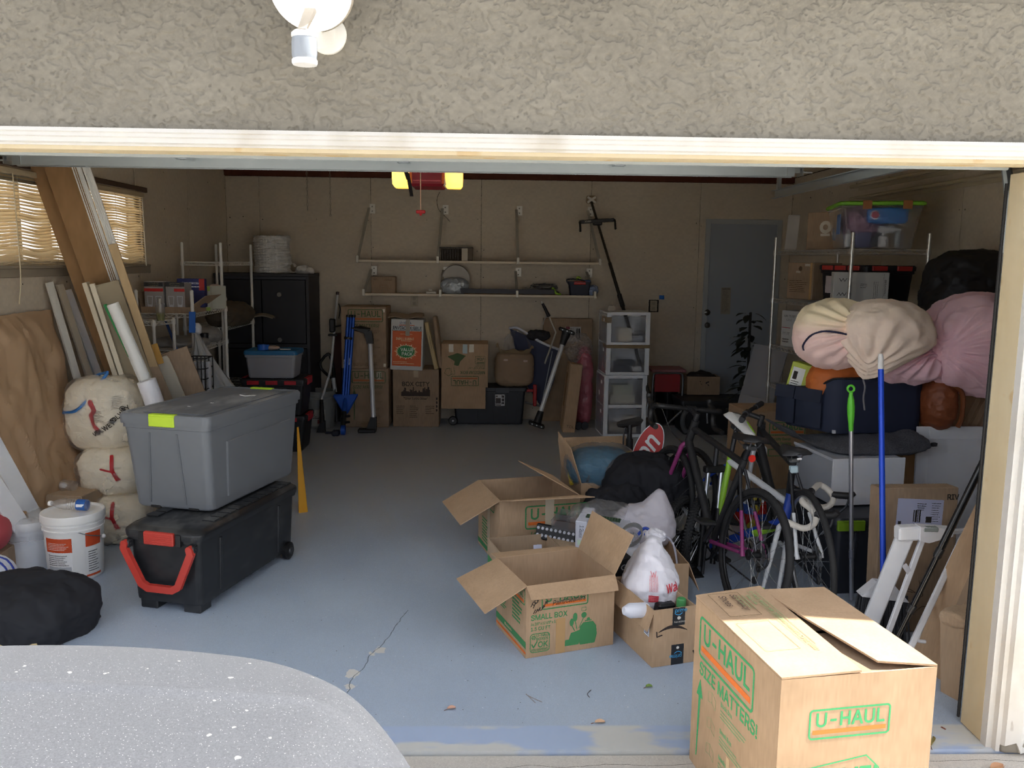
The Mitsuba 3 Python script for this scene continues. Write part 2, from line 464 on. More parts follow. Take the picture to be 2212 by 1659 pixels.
WY0, WY1, WZ0, WZ1 = 1.86, 4.40, 1.735, 2.315
lw = sbox(-0.05, 0, YB + 0.1, ZC).difference(sbox(WY0, WZ0, WY1, WZ1))
m = prism(lw, 0, 0.11); m.vertices = np.array([(XL - 0.014 - v[2], v[0], v[1]) for v in m.vertices]); m.fix_normals()
struct('wall_left', m, C('#3a3028', 0.9), 'left garage wall of brown drywall around the blind covered window')
ly = [0.0, 0.66, 1.88, 3.10, 4.32, 5.54, YB]
panels('wall_left', [(ly[i], z0, ly[i + 1], z1) for i in range(6) for z0, z1 in ((0, 1.22), (1.22, 2.74))],
       lambda a, b, o: (XL - 0.013 + o, a, b), 0.013, [(WY0, WZ0, WY1, WZ1)], mat='drywall', seed=2)
struct('wall_right', box(XR + 0.014, -0.05, 0, XR + 0.12, YB + 0.1, ZC), C('#3a3028', 0.9), 'right garage wall of bare brown drywall')
ry = [0.0, 0.79, 2.01, 3.23, 4.45, 5.668, YB]
panels('wall_right', [(ry[i], 0, ry[i + 1], 2.74) for i in range(6)], lambda a, b, o: (XR + 0.013 - o, a, b), 0.013, seed=3)
struct('ceiling', box(XL - 0.2, 0.0, ZC, XR + 0.2, YB + 0.15, ZC + 0.02), C('#c4b59b', 0.9), 'garage ceiling of bare drywall')
struct('roof', box(XL - 0.6, -0.19, 2.80, XR + 0.7, YB + 0.6, 2.95), C('#8d8678', 0.9), 'roof edge with short eave over the garage front')

# front wall with its lace textured stucco as real relief
def stucco(x0, x1, z0, z1, step):
    X, Z = np.meshgrid(np.arange(x0, x1 + step / 2, step), np.arange(z0, z1 + step / 2, step), indexing='ij')
    p = np.stack([X, Z, X * 0], -1)
    wx = meshkit.fbm(p * 9, 3, 5); wz = meshkit.fbm(p * 9 + 40, 3, 6)
    q = np.stack([X * 44 + 2.4 * wx + Z * 14, Z * 52 + 2.4 * wz, X * 0], -1)
    big = meshkit.fbm(p * 6 + 9, 3, 2)
    a = np.clip((meshkit.fbm(q, 4, 1) - 0.46 + 0.30 * (big - 0.5)) * 22, 0, 1)      # trowelled flats and the pits between them
    b = meshkit.fbm(p * 150, 2, 3)
    h = 0.0052 * a + 0.0040 * b * (1 - 0.6 * a) + 0.003 * big
    P = np.stack([X, -0.004 - h, Z], -1)
    nu, nv = X.shape
    i, j = np.meshgrid(np.arange(nu - 1), np.arange(nv - 1), indexing='ij'); k = (i * nv + j).ravel()
    return tm(P.reshape(-1, 3), np.stack([k, k + nv, k + nv + 1, k + 1], 1))
OX0, OX1, HZ = -2.90, 1.893, 2.209
front = join(box(XL - 0.3, -0.004, HZ, XR + 0.3, 0.13, 2.80), box(XL - 0.3, -0.004, 0, OX0 - 0.04, 0.13, HZ), box(OX1 + 0.04, -0.004, 0.09, XR + 0.3, 0.13, HZ),
             stucco(-2.0, 2.1, HZ - 0.004, 2.66, 0.003), stucco(1.99, 2.3, 0.085, HZ - 0.004, 0.007))
struct('wall_front', front, 'stucco', 'beige stucco wall above and beside the garage opening', smooth=True)
struct('trim_6', crumple(box(OX1 + 0.04, -0.03, -0.02, XR + 0.3, 0.12, 0.092, 0.012).subdivide_loop(3), 0.012, 14, 3), C('#8b857a', 0.95), 'rough concrete footing below the stucco', smooth=True)

def ext_x(poly, x0, x1):
    m = prism(poly, 0, x1 - x0); m.vertices = np.array([(x0 + v[2], v[0], v[1]) for v in m.vertices]); m.fix_normals(); return m
hp = [(0.02, HZ - 0.05), (0.02, HZ + 0.004), (-0.034, HZ + 0.004), (-0.036, HZ - 0.008), (-0.030, HZ - 0.012), (-0.030, HZ - 0.022), (-0.024, HZ - 0.026), (-0.022, HZ - 0.040), (-0.010, HZ - 0.044), (-0.008, HZ - 0.05)]
struct('trim_1', ext_x(hp, OX0 - 0.08, OX1 + 0.14), 'trim_white', 'white brick moulding along the top of the opening')
hb = [(-0.004, 2.146), (-0.004, 2.159), (0.12, 2.159), (0.12, 2.148), (0.055, 2.148), (0.05, 2.146)]
struct('trim_2', ext_x(hb, OX0, OX1), 'trim_beige', 'cream painted head jamb under the white moulding')
jp = [(0.0, 0.05), (0.0, 0.014), (0.020, 0.012), (0.022, -0.012), (0.036, -0.016), (0.044, -0.032), (0.100, -0.038), (0.112, -0.030), (0.132, -0.026), (0.135, 0.0), (0.135, 0.05)]
def ext_z(poly, z0, z1, ox, s=1):
    m = prism([(ox + s * a, b) for a, b in poly], z0, z1); m.fix_normals(); return m
jm = ext_z(jp, 0.0, HZ - 0.052, OX1)
notch = [(OX1 + 0.03, -0.06), (OX1 + 0.15, -0.06), (OX1 + 0.15, 0.03), (OX1 + 0.05, 0.03)]
hole = m3.Manifold.hull_points(np.array([(OX1 + 0.035, y, z) for y in (-0.08, 0.07) for z in (-0.01, 0.028)] + [(OX1 + 0.085, y, z) for y in (-0.08, 0.07) for z in (-0.01, 0.045)] + [(OX1 + 0.11, y, -0.01) for y in (-0.08, 0.07)]))
try:
    jm = m3.Manifold(m3.Mesh(np.asarray(jm.vertices, np.float32), np.asarray(jm.faces, np.uint32))) - hole
    mm = jm.to_mesh(); jm = tm(mm.vert_properties[:, :3], mm.tri_verts)
except Exception:
    jm = ext_z(jp, 0.01, HZ - 0.052, OX1)
struct('trim_3', jm, 'trim_white', 'white moulded trim down the right side of the opening, rotten at its foot')
struct('door_jamb_right', box(OX1, 0.05, 0.003, OX1 + 0.04, 0.19, 2.132, 0.002), 'trim_beige', 'stained cream jamb board at the right of the opening')
struct('door_jamb_left', join(box(OX0 - 0.04, 0.0, 0.003, OX0, 0.19, 2.132), ext_z(jp, 0.0, HZ - 0.05, OX0, -1)), 'trim_white', 'white jamb at the left of the opening')
k = solo('weather_strip', tube([(OX1 - 0.004, 0.20, z) for z in (0.02, 1.0, 2.10)], 0.006, 6), C('#151515', 0.7), 'black rubber weather strip down the back edge of the right jamb', 'weather strip')

# ---------------------------------------------------------------- back door
struct('door_1', box(DX0 + 0.05, YB - 0.002, DZ0 + 0.05, DX1 - 0.05, YB + 0.013, DZ1 - 0.05, 0.002), C('#8b939b', 0.5), 'flat grey door in the back wall', )
part('door_1', 'frame', join(box(DX0, YB - 0.016, DZ0, DX0 + 0.055, YB + 0.013, DZ1, 0.003), box(DX1 - 0.055, YB - 0.016, DZ0, DX1, YB + 0.013, DZ1, 0.003), box(DX0 + 0.055, YB - 0.016, DZ1 - 0.055, DX1 - 0.055, YB + 0.013, DZ1, 0.003)), C('#9a9fa1', 0.5), False)
part('door_1', 'threshold', box(DX0, YB - 0.03, DZ0 - 0.01, DX1, YB + 0.013, DZ0 + 0.045, 0.004), C('#6f7672', 0.6))
kn = lathe([(0.0, 0.0), (0.034, 0.0), (0.034, 0.008), (0.014, 0.012), (0.012, 0.03), (0.026, 0.036), (0.032, 0.05), (0.026, 0.066), (0.0, 0.07)])
part('door_1', 'knob', xf(kn, frame((2.477, 6.755, 1.102), (1, 0, 0), (0, 0, 1))), C('#5b5a58', 0.25, 0.9), label='round dark metal door knob')
db = lathe([(0.0, 0.0), (0.036, 0.0), (0.034, 0.014), (0.02, 0.02), (0.0, 0.022)])
part('door_1', 'deadbolt', xf(db, frame((2.480, 6.755, 1.244), (1, 0, 0), (0, 0, 1))), C('#55534f', 0.25, 0.9), label='round deadbolt above the knob')
F = frame((2.634, 6.757, 1.227), (1, 0, 0.01), (0.06, 0, 1))
k = part('door_1', 'notice', xf(bar(0, 0, 0.11, 0.30), F), C('#8d8678', 0.8), False, label='narrow paper notice on the door')
part(k, 'print', xf(join(bar(0.01, 0.277, 0.09, 0.012), *lines(0.012, 0.262, 0.085, 26, 0.0095, 0.0025, 4)), mvF(F, 0.0004)), C('#6a645a', 0.9), False)
struct('step', box(DX0 - 0.15, YB - 0.32, 0, DX1 + 0.05, YB - 0.002, 0.12, 0.006), C('#3d4243', 0.8), 'low dark step under the back door')

# ---------------------------------------------------------------- window with bent blinds
gx = XL - 0.09
fr = []
for (a0, b0, a1, b1) in ((WY0, WZ0, WY1, WZ0 + 0.035), (WY0, WZ1 - 0.035, WY1, WZ1), (WY0, WZ0, WY0 + 0.035, WZ1), (WY1 - 0.035, WZ0, WY1, WZ1), (2.55, WZ0, 2.60, WZ1), (3.5, WZ0, 3.55, WZ1), (2.95, WZ0, 2.97, WZ1)):
    fr.append(box(gx, a0, b0, gx + 0.05, a1, b1, 0.003))
struct('window_1', join(fr), C('#b9b6ad', 0.5), 'aluminium framed window in the left wall')
part('window_1', 'pane', box(gx + 0.02, WY0 + 0.03, WZ0 + 0.03, gx + 0.021, WY1 - 0.03, WZ1 - 0.03), 'pane_glass', False)
part('window_1', 'reveal', join(box(XL - 0.12, WY0 - 0.02, WZ0 - 0.02, XL + 0.001, WY1 + 0.02, WZ0), box(XL - 0.12, WY0 - 0.02, WZ1, XL + 0.001, WY1 + 0.02, WZ1 + 0.02), box(XL - 0.12, WY1, WZ0, XL + 0.001, WY1 + 0.02, WZ1), box(XL - 0.12, WY0 - 0.02, WZ0, XL + 0.001, WY0, WZ1)), C('#a3937a', 0.8))
struct('trim_7', join(box(XL, WY0 - 0.1, WZ0 - 0.075, XL + 0.02, WY1 + 0.10, WZ0 - 0.02, 0.003), box(XL, WY0 - 0.06, WZ0 - 0.02, XL + 0.045, WY1 + 0.05, WZ0 - 0.003, 0.003)), C('#8d8373', 0.7), 'painted sill under the window')
struct('trim_8', join(box(XL, WY0 - 0.06, WZ1 + 0.01, XL + 0.022, WY1 + 0.1, WZ1 + 0.05, 0.003)), C('#4a3b30', 0.8), 'brown head strip above the window')
thin('blind_vinyl', '#efe2c6', 1.1)
bl = thing('window_blind', 'cream slatted window blind with warped and sagging slats over the left window', 'blind')
part(bl, 'head_rail', box(XL + 0.012, WY0 + 0.02, 2.275, XL + 0.05, 4.36, 2.312, 0.004), C('#b3a488', 0.5))
g = random.Random(5); N = 26
zs = np.linspace(2.262, 1.765, N)
cords = [1.95, 2.42, 2.86, 3.33, 3.80, 4.25]
for i, z in enumerate(zs):
    ys = np.linspace(1.90, 4.34, 62)
    low = (i / N) ** 0.7
    ph = g.uniform(-0.5, 0.5)
    span = np.interp(ys, cords, np.arange(len(cords)))
    dz = -0.020 * low * (np.sin(np.pi * (span % 1)) ** 2) * (0.6 + 0.6 * meshkit.noise(np.c_[span // 1 * 7.7 + i * 0.3, span * 0 + i, span * 0])) 
    dz += 0.006 * (meshkit.noise(np.c_[ys * 5, ys * 0 + i * 0.45, ys * 0 + 3]) - 0.5) * low
    tw = np.radians(28 + 30 * low * (meshkit.noise(np.c_[ys * 4, ys * 0 + i * 0.7, ys * 0 + 8]) - 0.5) + 14 * np.sin(np.pi * (span % 1)))
    if g.random() < 0.14: tw = tw + 0.5
    w = 0.0138
    P = np.zeros((62, 4, 3))
    for k, s in enumerate((-1, -0.33, 0.33, 1)):
        P[:, k, 0] = XL + 0.032 + s * w * np.cos(tw); P[:, k, 1] = ys
        P[:, k, 2] = z + dz - s * w * np.sin(tw) + 0.0016 * (1 - s * s)
    part(bl, 'slat', sheet(P, 0.0009), 'blind_vinyl', 50)
part(bl, 'bottom_rail', tube([(XL + 0.032, y, 1.742 + 0.012 * math.sin(y * 3)) for y in np.linspace(1.9, 4.33, 14)], 0.009, 6), C('#b3a488', 0.5))
for y in cords: part(bl, 'ladder_cord', tube([(XL + 0.047, y, 2.28), (XL + 0.047, y + 0.005, 1.74)], 0.0012, 5), C('#cfc3a6', 0.8))
part(bl, 'pull_cord', tube(arc([(XL + 0.055, 2.36, 2.28), (XL + 0.055, 2.37, 1.9), (XL + 0.06, 2.36, 1.66), (XL + 0.03, 2.38, 1.50)], 6), 0.0035, 6), C('#c9bda0', 0.8))
part(bl, 'wand', tube([(XL + 0.05, 4.31, 2.27), (XL + 0.05, 4.33, 1.72)], 0.004, 6), C('#cfc8b6', 0.4))

# ---------------------------------------------------------------- garage door, its tracks and opener
dk = thing('garage_door', 'white sectional garage door rolled up overhead behind the header', 'garage door')
DW0, DW1, DZ = -2.80, 1.86, 2.37
def sect(y0, z0, y1, z1):
    u = np.array([0, y1 - y0, z1 - z0]); L_ = np.linalg.norm(u)
    return frame((0, y0, z0), (1, 0, 0), u), L_
for i, q in enumerate(((0.165, 2.152, 0.62, DZ), (0.625, DZ, 1.165, DZ), (1.17, DZ, 1.71, DZ), (1.715, DZ, 2.27, DZ))):
    Ms, L_ = sect(*q)
    part(dk, 'door_section', xf(box(DW0, 0, 0, DW1, L_, 0.04, 0.004), Ms), C('#c9cdca', 0.45))
    if i == 0: part(dk, 'bottom_seal', xf(box(DW0, -0.022, -0.004, DW1, -0.001, 0.038, 0.008), Ms), C('#9aa09f', 0.6))
st = [(0, 0), (0, -0.060), (0.012, -0.060), (0.012, -0.056), (0.004, -0.056), (0.004, -0.004), (0.05, -0.004), (0.05, -0.063), (0.054, -0.063), (0.054, 0)]
part(dk, 'strut', mv(ext_x(st, -2.74, 1.80), 0, 2.19, DZ - 0.0005), STEEL, False, label='galvanised steel strut')
def hinge(x, y):
    b1 = xf(join(box(-0.035, -0.05, -0.006, 0.035, 0.05, -0.001), box(-0.035, -0.05, -0.022, -0.029, 0.05, -0.002), box(0.029, -0.05, -0.022, 0.035, 0.05, -0.002), cyl((-0.04, 0, -0.018), (0.04, 0, -0.018), 0.006)), at((x, y, DZ)))
    part(dk, 'hinge', b1, STEEL, False)
for x in (-1.74, -0.49, 0.75):
    for y in (2.12, 1.7125, 1.1675): hinge(x, y)
for sx in (-1, 1):
    x = DW0 + 0.06 if sx < 0 else DW1 - 0.06
    for y in (2.235, 1.7125, 1.1675):
        k = part(dk, 'roller_bracket', xf(join(box(-0.05, -0.07, -0.012, 0.05, 0.07, -0.001), box(-0.05, -0.05, -0.055, -0.044, 0.05, -0.002), box(0.044, -0.05, -0.055, 0.05, 0.05, -0.002), box(-0.035, -0.035, -0.036, 0.035, -0.028, -0.01), box(-0.035, 0.02, -0.036, 0.035, 0.028, -0.01)), at((x, y, DZ))), C('#aeb2b2', 0.35, 0.9), False)
        part(k, 'roller', xf(cyl((sx * 0.02, 0, -0.03), (sx * 0.12, 0, -0.03), 0.006), at((x, y, DZ))), C('#cfd2d3', 0.4, 0.6))
for name, x, sx in (('garage_door_track', 1.93, 1), ('garage_door_track', -2.87, -1)):
    t = thing(name, 'steel garage door track rising from the right jamb above the wire shelving' if sx > 0 else 'steel garage door track along the left wall above the blind', 'door track')
    prof = [(0, 0), (-0.03 * sx, 0), (-0.03 * sx, 0.004), (-0.004 * sx, 0.004), (-0.004 * sx, 0.05), (-0.03 * sx, 0.05), (-0.03 * sx, 0.054), (0, 0.054)]
    P0, P1 = np.array([x, 0.56, 2.288]), np.array([x, 2.92, 2.288])
    d = P1 - P0; Lx = np.linalg.norm(d)
    m = prism(prof, 0, Lx); m.fix_normals()
    M = np.eye(4); M[:3, 0] = [1, 0, 0]; M[:3, 2] = d / Lx; M[:3, 1] = np.cross(M[:3, 2], M[:3, 0]); M[:3, 3] = P0
    part(t, 'rail', xf(m, M), STEEL, False)
    part(t, 'hanger', join(box(x - 0.012, 2.84, 2.29, x + 0.012, 2.87, ZC - 0.002), box(x - 0.015, 2.84, ZC - 0.004, x + 0.015, 2.95, ZC)), STEEL, False)
    part(t, 'bend', tube(arc([(x - sx * 0.01, 0.22, 1.85), (x - sx * 0.01, 0.23, 2.06), (x - sx * 0.01, 0.32, 2.23), (x - sx * 0.01, 0.56, 2.31)], 5), 0.018, 8), STEEL)
    part(t, 'upright', box(x - 0.02, 0.20, 0.05, x + 0.02, 0.235, 1.86, 0.004), STEEL)

op = thing('garage_door_opener', 'red garage door opener with two glowing lamp covers hanging near the ceiling', 'door opener')
OX, OY, OZ = -0.45, 3.44, 2.325
part(op, 'housing', box(OX - 0.125, OY - 0.02, OZ, OX + 0.125, OY + 0.34, OZ + 0.15, 0.018), C('#7a1822', 0.4), False)
part(op, 'trim_line', box(OX - 0.10, OY - 0.023, OZ + 0.035, OX + 0.10, OY - 0.0195, OZ + 0.043), C('#a84a50', 0.5))
scene['lens'] = {'type': 'principledthin', 'base_color': {'type': 'rgb', 'value': lin('#f0dca0')}, 'roughness': 0.5, 'diff_trans': 1.3, 'eta': 1.4}
for s in (-1, 1):
    x0 = OX + s * 0.19
    ln = layers([(0.10, 0.20, 0), (0.128, 0.26, 0.02), (0.132, 0.28, 0.07), (0.13, 0.28, 0.15)], 0.04, 6)
    k = part(op, 'lamp_cover', mv(ln, x0, OY + 0.12, OZ - 0.004), 'lens', True, label='frosted lamp cover, lit')
    b = trimesh.creation.icosphere(subdivisions=2, radius=0.026)
    key = part(k, 'bulb', mv(b, x0 + s * 0.012, OY + 0.06, OZ + 0.075), C('#ffffff', 0.5), True)
    scene[key]['emitter'] = {'type': 'area', 'radiance': {'type': 'rgb', 'value': [LAMP * 1.0, LAMP * 0.62, LAMP * 0.22]}}
    part(op, 'lamp_base', box(OX + s * 0.126 - 0.012, OY + 0.0, OZ + 0.01, OX + s * 0.126 + 0.012, OY + 0.26, OZ + 0.14, 0.003), C('#b9b2a4', 0.5))
part(op, 'drive_rail', box(OX - 0.02, 0.2, 2.455, OX + 0.02, OY + 0.1, 2.49, 0.004), STEEL)
part(op, 'door_arm', join(plank((OX - 0.06, 2.27, 2.37), (OX - 0.06, 2.62, 2.30), 0.025, 0.005), plank((OX - 0.058, 2.56, 2.33), (OX - 0.062, 2.88, 2.215), 0.022, 0.005)), C('#2d2b2a', 0.5, 0.5))
part(op, 'hanger', join(plank((OX - 0.1, OY + 0.3, OZ + 0.14), (OX - 0.1, OY + 0.3, ZC), 0.03, 0.003), plank((OX + 0.1, OY + 0.3, OZ + 0.14), (OX + 0.1, OY + 0.3, ZC), 0.03, 0.003)), STEEL)
k = part(op, 'release_cord', tube([(-0.477, 3.2, 2.46), (-0.478, 3.2, 2.3), (-0.477, 3.2, 2.145)], 0.0035, 6), C('#c9a48c', 0.8))
part(op, 'release_handle', join(box(-0.51, 3.19, 2.118, -0.445, 3.21, 2.142, 0.006), cyl((-0.477, 3.2, 2.105), (-0.477, 3.2, 2.12), 0.008)), C('#b01c22', 0.5))

# ---------------------------------------------------------------- flood lamp on the stucco
fx = thing('security_light', 'white round security light with a motion sensor below it on the stucco', 'light fixture')
FX, FZ = -0.545, 2.515
part(fx, 'wall_plate', xf(lathe([(0, 0), (0.062, 0), (0.062, 0.014), (0.05, 0.022), (0.02, 0.026), (0, 0.026)], 36), frame((FX + 0.015, -0.008, FZ + 0.005), (1, 0, 0), (0, 0, 1))), C('#dedcd4', 0.45))
part(fx, 'wall_arm', m3hull([(FX + 0.015 + a, -0.03, FZ + b) for a in (-0.03, 0.03) for b in (-0.03, 0.03)] + [(FX - 0.02 + a, -0.17, FZ - 0.06 + b) for a in (-0.02, 0.02) for b in (-0.02, 0.03)]), C('#dedcd4', 0.45), 30)
part(fx, 'motion_sensor', mv(lathe([(0, -0.05), (0.036, -0.05), (0.039, -0.044), (0.039, -0.036), (0.036, -0.034), (0.036, 0.03), (0.039, 0.032), (0.039, 0.042), (0.03, 0.05), (0, 0.052)], 32), FX - 0.022, -0.20, FZ - 0.080), WHITE, 30)
part(fx, 'sensor_lens', mv(lathe([(0.0363, -0.033), (0.0385, -0.02), (0.0385, 0.018), (0.0363, 0.029)], 32), FX - 0.022, -0.20, FZ - 0.080), C('#8f959c', 0.2), 60)
RN = np.array([0, -0.86, -0.51]); RC = np.array([FX - 0.002, -0.185, 2.612])
RM = frame(RC, (1, 0, 0), np.cross(RN, (1, 0, 0)))
part(fx, 'lamp_housing', xf(lathe([(0.066, -0.05), (0.128, -0.05), (0.131, -0.004), (0.127, 0.002), (0.068, 0.002), (0.064, -0.004), (0.066, -0.05)], 56), RM), C('#a79f90', 0.5), 40)
key = part(fx, 'lamp_face', xf(lathe([(0.071, 0.0022), (0.071, 0.008), (0.085, 0.013), (0.110, 0.013), (0.125, 0.007), (0.125, 0.0022), (0.071, 0.0022)], 56), RM), C('#f4f3f0', 0.4), 40, label='white glowing lamp face')
scene[key]['emitter'] = {'type': 'area', 'radiance': {'type': 'rgb', 'value': [RINGL, RINGL * 0.97, RINGL * 0.92]}}
pS = np.array([FX - 0.022, -0.225, FZ - 0.032])
part(fx, 'strut', m3hull([pS + np.array(q) for q in ((-0.012, -0.01, 0), (0.012, -0.01, 0), (0.012, 0.012, 0), (-0.012, 0.012, 0))] + [RC + RM[:3, 1] * -0.0 + np.array(q) + RN * 0.022 for q in ((-0.02, 0, -0.062), (0.02, 0, -0.062), (0.016, 0.0, -0.05), (-0.016, 0, -0.05))]), C('#a59c8e', 0.6), False)
part(fx, 'hub', xf(lathe([(0, -0.16), (0.03, -0.16), (0.03, -0.03), (0, -0.03)], 24), RM), C('#a59c8e', 0.6), 40)
part(fx, 'spoke', xf(join(*[plank((0.02 * math.cos(a), 0.02 * math.sin(a), -0.04), (0.068 * math.cos(a), 0.068 * math.sin(a), -0.03), 0.012, 0.008, (0, 0, 1)) for a in (0.6, 2.6, 4.7)]), RM), C('#a59c8e', 0.6), False)

# ---------------------------------------------------------------- small fittings on the walls
for (c, h) in ((1, 'two pale metal downpipes'),):
    for i, (z, dz) in enumerate(((2.512, 0.0), (2.40, 0.0))):
        P = [(XR - 0.035, y, z) for y in (5.11, 3.0, 0.9)]
        solo('moulding_length', join(tube(P, 0.016, 10), box(XR - 0.012, 0.9, z - 0.045, XR - 0.002, 5.0, z - 0.018)), C('#b3a78e', 0.55), ('upper' if i == 0 else 'lower') + ' tan moulding length resting high along the right wall', 'moulding', 'moulding lengths on the right wall')
kp = thing('wall_control', 'black and white control panel stuck high on the right wall', 'control panel')
part(kp, 'plate', box(XR - 0.012, 3.06, 1.74, XR - 0.001, 3.20, 1.915, 0.003), C('#27292c', 0.5))
for a, b, c, d in ((3.075, 1.86, 3.125, 1.90), (3.135, 1.87, 3.185, 1.90), (3.08, 1.80, 3.12, 1.845), (3.13, 1.80, 3.185, 1.855), (3.08, 1.75, 3.19, 1.785)):
    part(kp, 'label_patch', box(XR - 0.0135, a, b, XR - 0.0119, c, d), C('#b9bdba', 0.5), False)
def outlet(px, lab):
    k = thing('outlet_plate', lab, 'wall outlet')
    x, y, z = px
    part(k, 'plate', box(x - 0.04, YB - 0.006, z - 0.06, x + 0.04, YB, z + 0.06, 0.002), C('#9d917c', 0.5))
    for dz in (-0.028, 0.028): part(k, 'socket', box(x - 0.018, YB - 0.0085, z + dz - 0.016, x + 0.018, YB - 0.006, z + dz + 0.016, 0.002), C('#8b806d', 0.5))
outlet((-0.828, 6.760, 1.337), 'tan double wall outlet below the lower wall shelf')
outlet((1.870, 6.760, 1.311), 'tan wall plate in a dark cut-out to the right of the drawer tower')
x, y, z = (1.870, 6.760, 1.311)
part('wall_back', 'cutout', box(x - 0.056, YB - 0.004, z - 0.07, x + 0.056, YB - 0.0002, z + 0.068), C('#17130f', 0.9), False, label='dark rough cut-out around the plate')
k = solo('tape_flag', sheet(np.array([[(x + 0.06 + 0.055 * a, YB - 0.004 - 0.01 * b, z + 0.12 - 0.045 * b) for b in (0, 0.5, 1)] for a in (0, 0.5, 1)]), 0.001), C('#1f5fae', 0.6), 'blue masking tape scrap on the wall right of the drawer tower', 'tape')
for (px, zb) in ((-1.43, 2.18), (-1.25, 2.137)):
    c = thing('hanging_chain', 'thin metal chain hanging from the ceiling, ' + ('shorter one with wide links' if zb > 2.16 else 'longer one with tight links'), 'chain')
    k = 0; z = ZC - 0.008
    while z > zb:
        a = 0.006; h = 0.03 if zb > 2.16 else 0.022
        pts = [(px + a * math.cos(t) * (k % 2), 4.0 + a * math.cos(t) * (1 - k % 2), z - h / 2 + h * 0.55 * math.sin(t)) for t in np.linspace(0, 2 * math.pi, 9)[:-1]]
        part(c, 'link', tube(pts, 0.0016, 5, closed=True), C('#6f6a60', 0.4, 0.8), True)
        z -= h; k += 1
solo('hanging_cable', tube(arc([(-2.860, 4.216, 2.516), (-2.870, 4.265, 2.429), (-2.870, 4.266, 2.340)], 4), 0.005, 6), C('#b5aa98', 0.6), 'pale cable dropping down the left wall behind the tall boards', 'cable')
solo('dangling_wire', tube(arc([(-0.543, 6.740, 2.536), (-0.572, 6.745, 2.458), (-0.557, 6.750, 2.353), (-0.476, 6.740, 2.268), (-0.429, 6.735, 2.216)], 6), 0.0022, 5), C('#4a4034', 0.6), 'thin dark wire hanging on the back wall beside the second bracket', 'wire')

# ================================================================ kits for the things that recur
GREEN, ORANGE, INK, PAPER = C('#3f7f4e', 0.8), C('#cf6a2c', 0.8), C('#23201d', 0.8), C('#d9d9de', 0.7)
GREEN_D, ORANGE_D = C('#4b5f3c', 0.8), C('#a8623a', 0.8)
TAPE = C('#a98a5f', 0.3)

class Carton:
    """cardboard box: local x along the front, y into its depth, z up; origin at the front left bottom corner"""
    def __init__(s, name, label, o, yaw, W, D, H, mat='card', cat='cardboard box', group=None, lean=0, roll=0, lid=True, hollow=False, th=0.005, name_body='body'):
        s.W, s.D, s.H, s.th = W, D, H, th
        s.M = at(o, yaw, lean, roll)
        s.key = thing(name, label, cat, group)
        if hollow:
            b = join(box(0, 0, 0, W, D, th), box(0, 0, 0, W, th, H), box(0, D - th, 0, W, D, H), box(0, th, 0, th, D - th, H), box(W - th, th, 0, W, D - th, H))
            part(s.key, name_body, xf(b, s.M), mat, False)
        else:
            part(s.key, name_body, xf(box(0, 0, 0, W, D, H, 0.004), s.M), mat, False)
            if lid:
                for a, b in ((0.002, D / 2 - 0.0015), (D / 2 + 0.0015, D - 0.002)):
                    part(s.key, 'top_flap', xf(box(0.003, a, H, W - 0.003, b, H + 0.004, 0.001), s.M), mat, False)
    def F(s, face):
        W, D, H = s.W, s.D, s.H
        f = {'front': frame((0, 0, 0), (1, 0, 0), (0, 0, 1)), 'left': frame((0, D, 0), (0, -1, 0), (0, 0, 1)), 'right': frame((W, 0, 0), (0, 1, 0), (0, 0, 1)),
             'top': frame((0, 0, H + (0 if not 0 else 0)), (1, 0, 0), (0, 1, 0)), 'back': frame((W, D, 0), (-1, 0, 0), (0, 0, 1))}[face]
        return s.M @ f
    def dec(s, face, ms, mat, name='print', off=0.0):
        return dec(s.key, mvF(s.F(face), off), ms, mat, name)
    def tape(s, face, x0, y0, x1, y1, mat=TAPE, off=0.0002):
        return part(s.key, 'tape', xf(box(x0, y0, off, x1, y1, off + 0.0004), s.F(face)), mat, False)
    def flap(s, side, L, ang, name='flap', mat='card', inset=0.0, skew=0.0, curl=0.0):
        """flap hinged on a top edge of an open box; ang 0 = lying outward level, 90 = straight up, negative = hanging"""
        W, D, H = s.W, s.D, s.H
        a = math.radians(ang)
        hx = {'front': ((0, 0.002, H), (1, 0, 0), (0, -1, 0), W), 'back': ((0, D - 0.002, H), (1, 0, 0), (0, 1, 0), W), 'left': ((0.002, 0, H), (0, 1, 0), (-1, 0, 0), D), 'right': ((W - 0.002, 0, H), (0, 1, 0), (1, 0, 0), D)}[side]
        o, ax, out, n = np.array(hx[0], float), np.array(hx[1], float), np.array(hx[2], float), hx[3]
        nu, nv = 8, 6
        P = np.zeros((nu, nv, 3))
        for i, u in enumerate(np.linspace(inset, n - inset, nu)):
            for j, v in enumerate(np.linspace(0, 1, nv)):
                aa = a + curl * v * (u / n) + skew * (u / n - 0.5)
                P[i, j] = o + ax * u + (out * math.cos(aa) + np.array([0, 0, 1]) * math.sin(aa)) * (v * L)
        return part(s.key, name, xf(sheet(P, s.th * 0.9), s.M), mat, 30)

def uhaul(w, bar_=True):
    """the mover's logo as (green meshes, orange meshes) on a w wide plate, origin at its lower left"""
    h = w * 0.36
    k = w * 0.125 / 0.7 * 1.0
    t = text('U-HAUL', h * 0.44, 0, 0, True); sc = (w * 0.86) / t.bounds[1][0]
    v = np.array(t.vertices); v[:, 0] *= sc; v += [w * 0.07, h * 0.42, 0]; t.vertices = v
    return [outline(0, 0, w, h, h * 0.14, h * 0.06), t], [bar(w * 0.05, h * 0.17, w * 0.9, h * 0.14)]

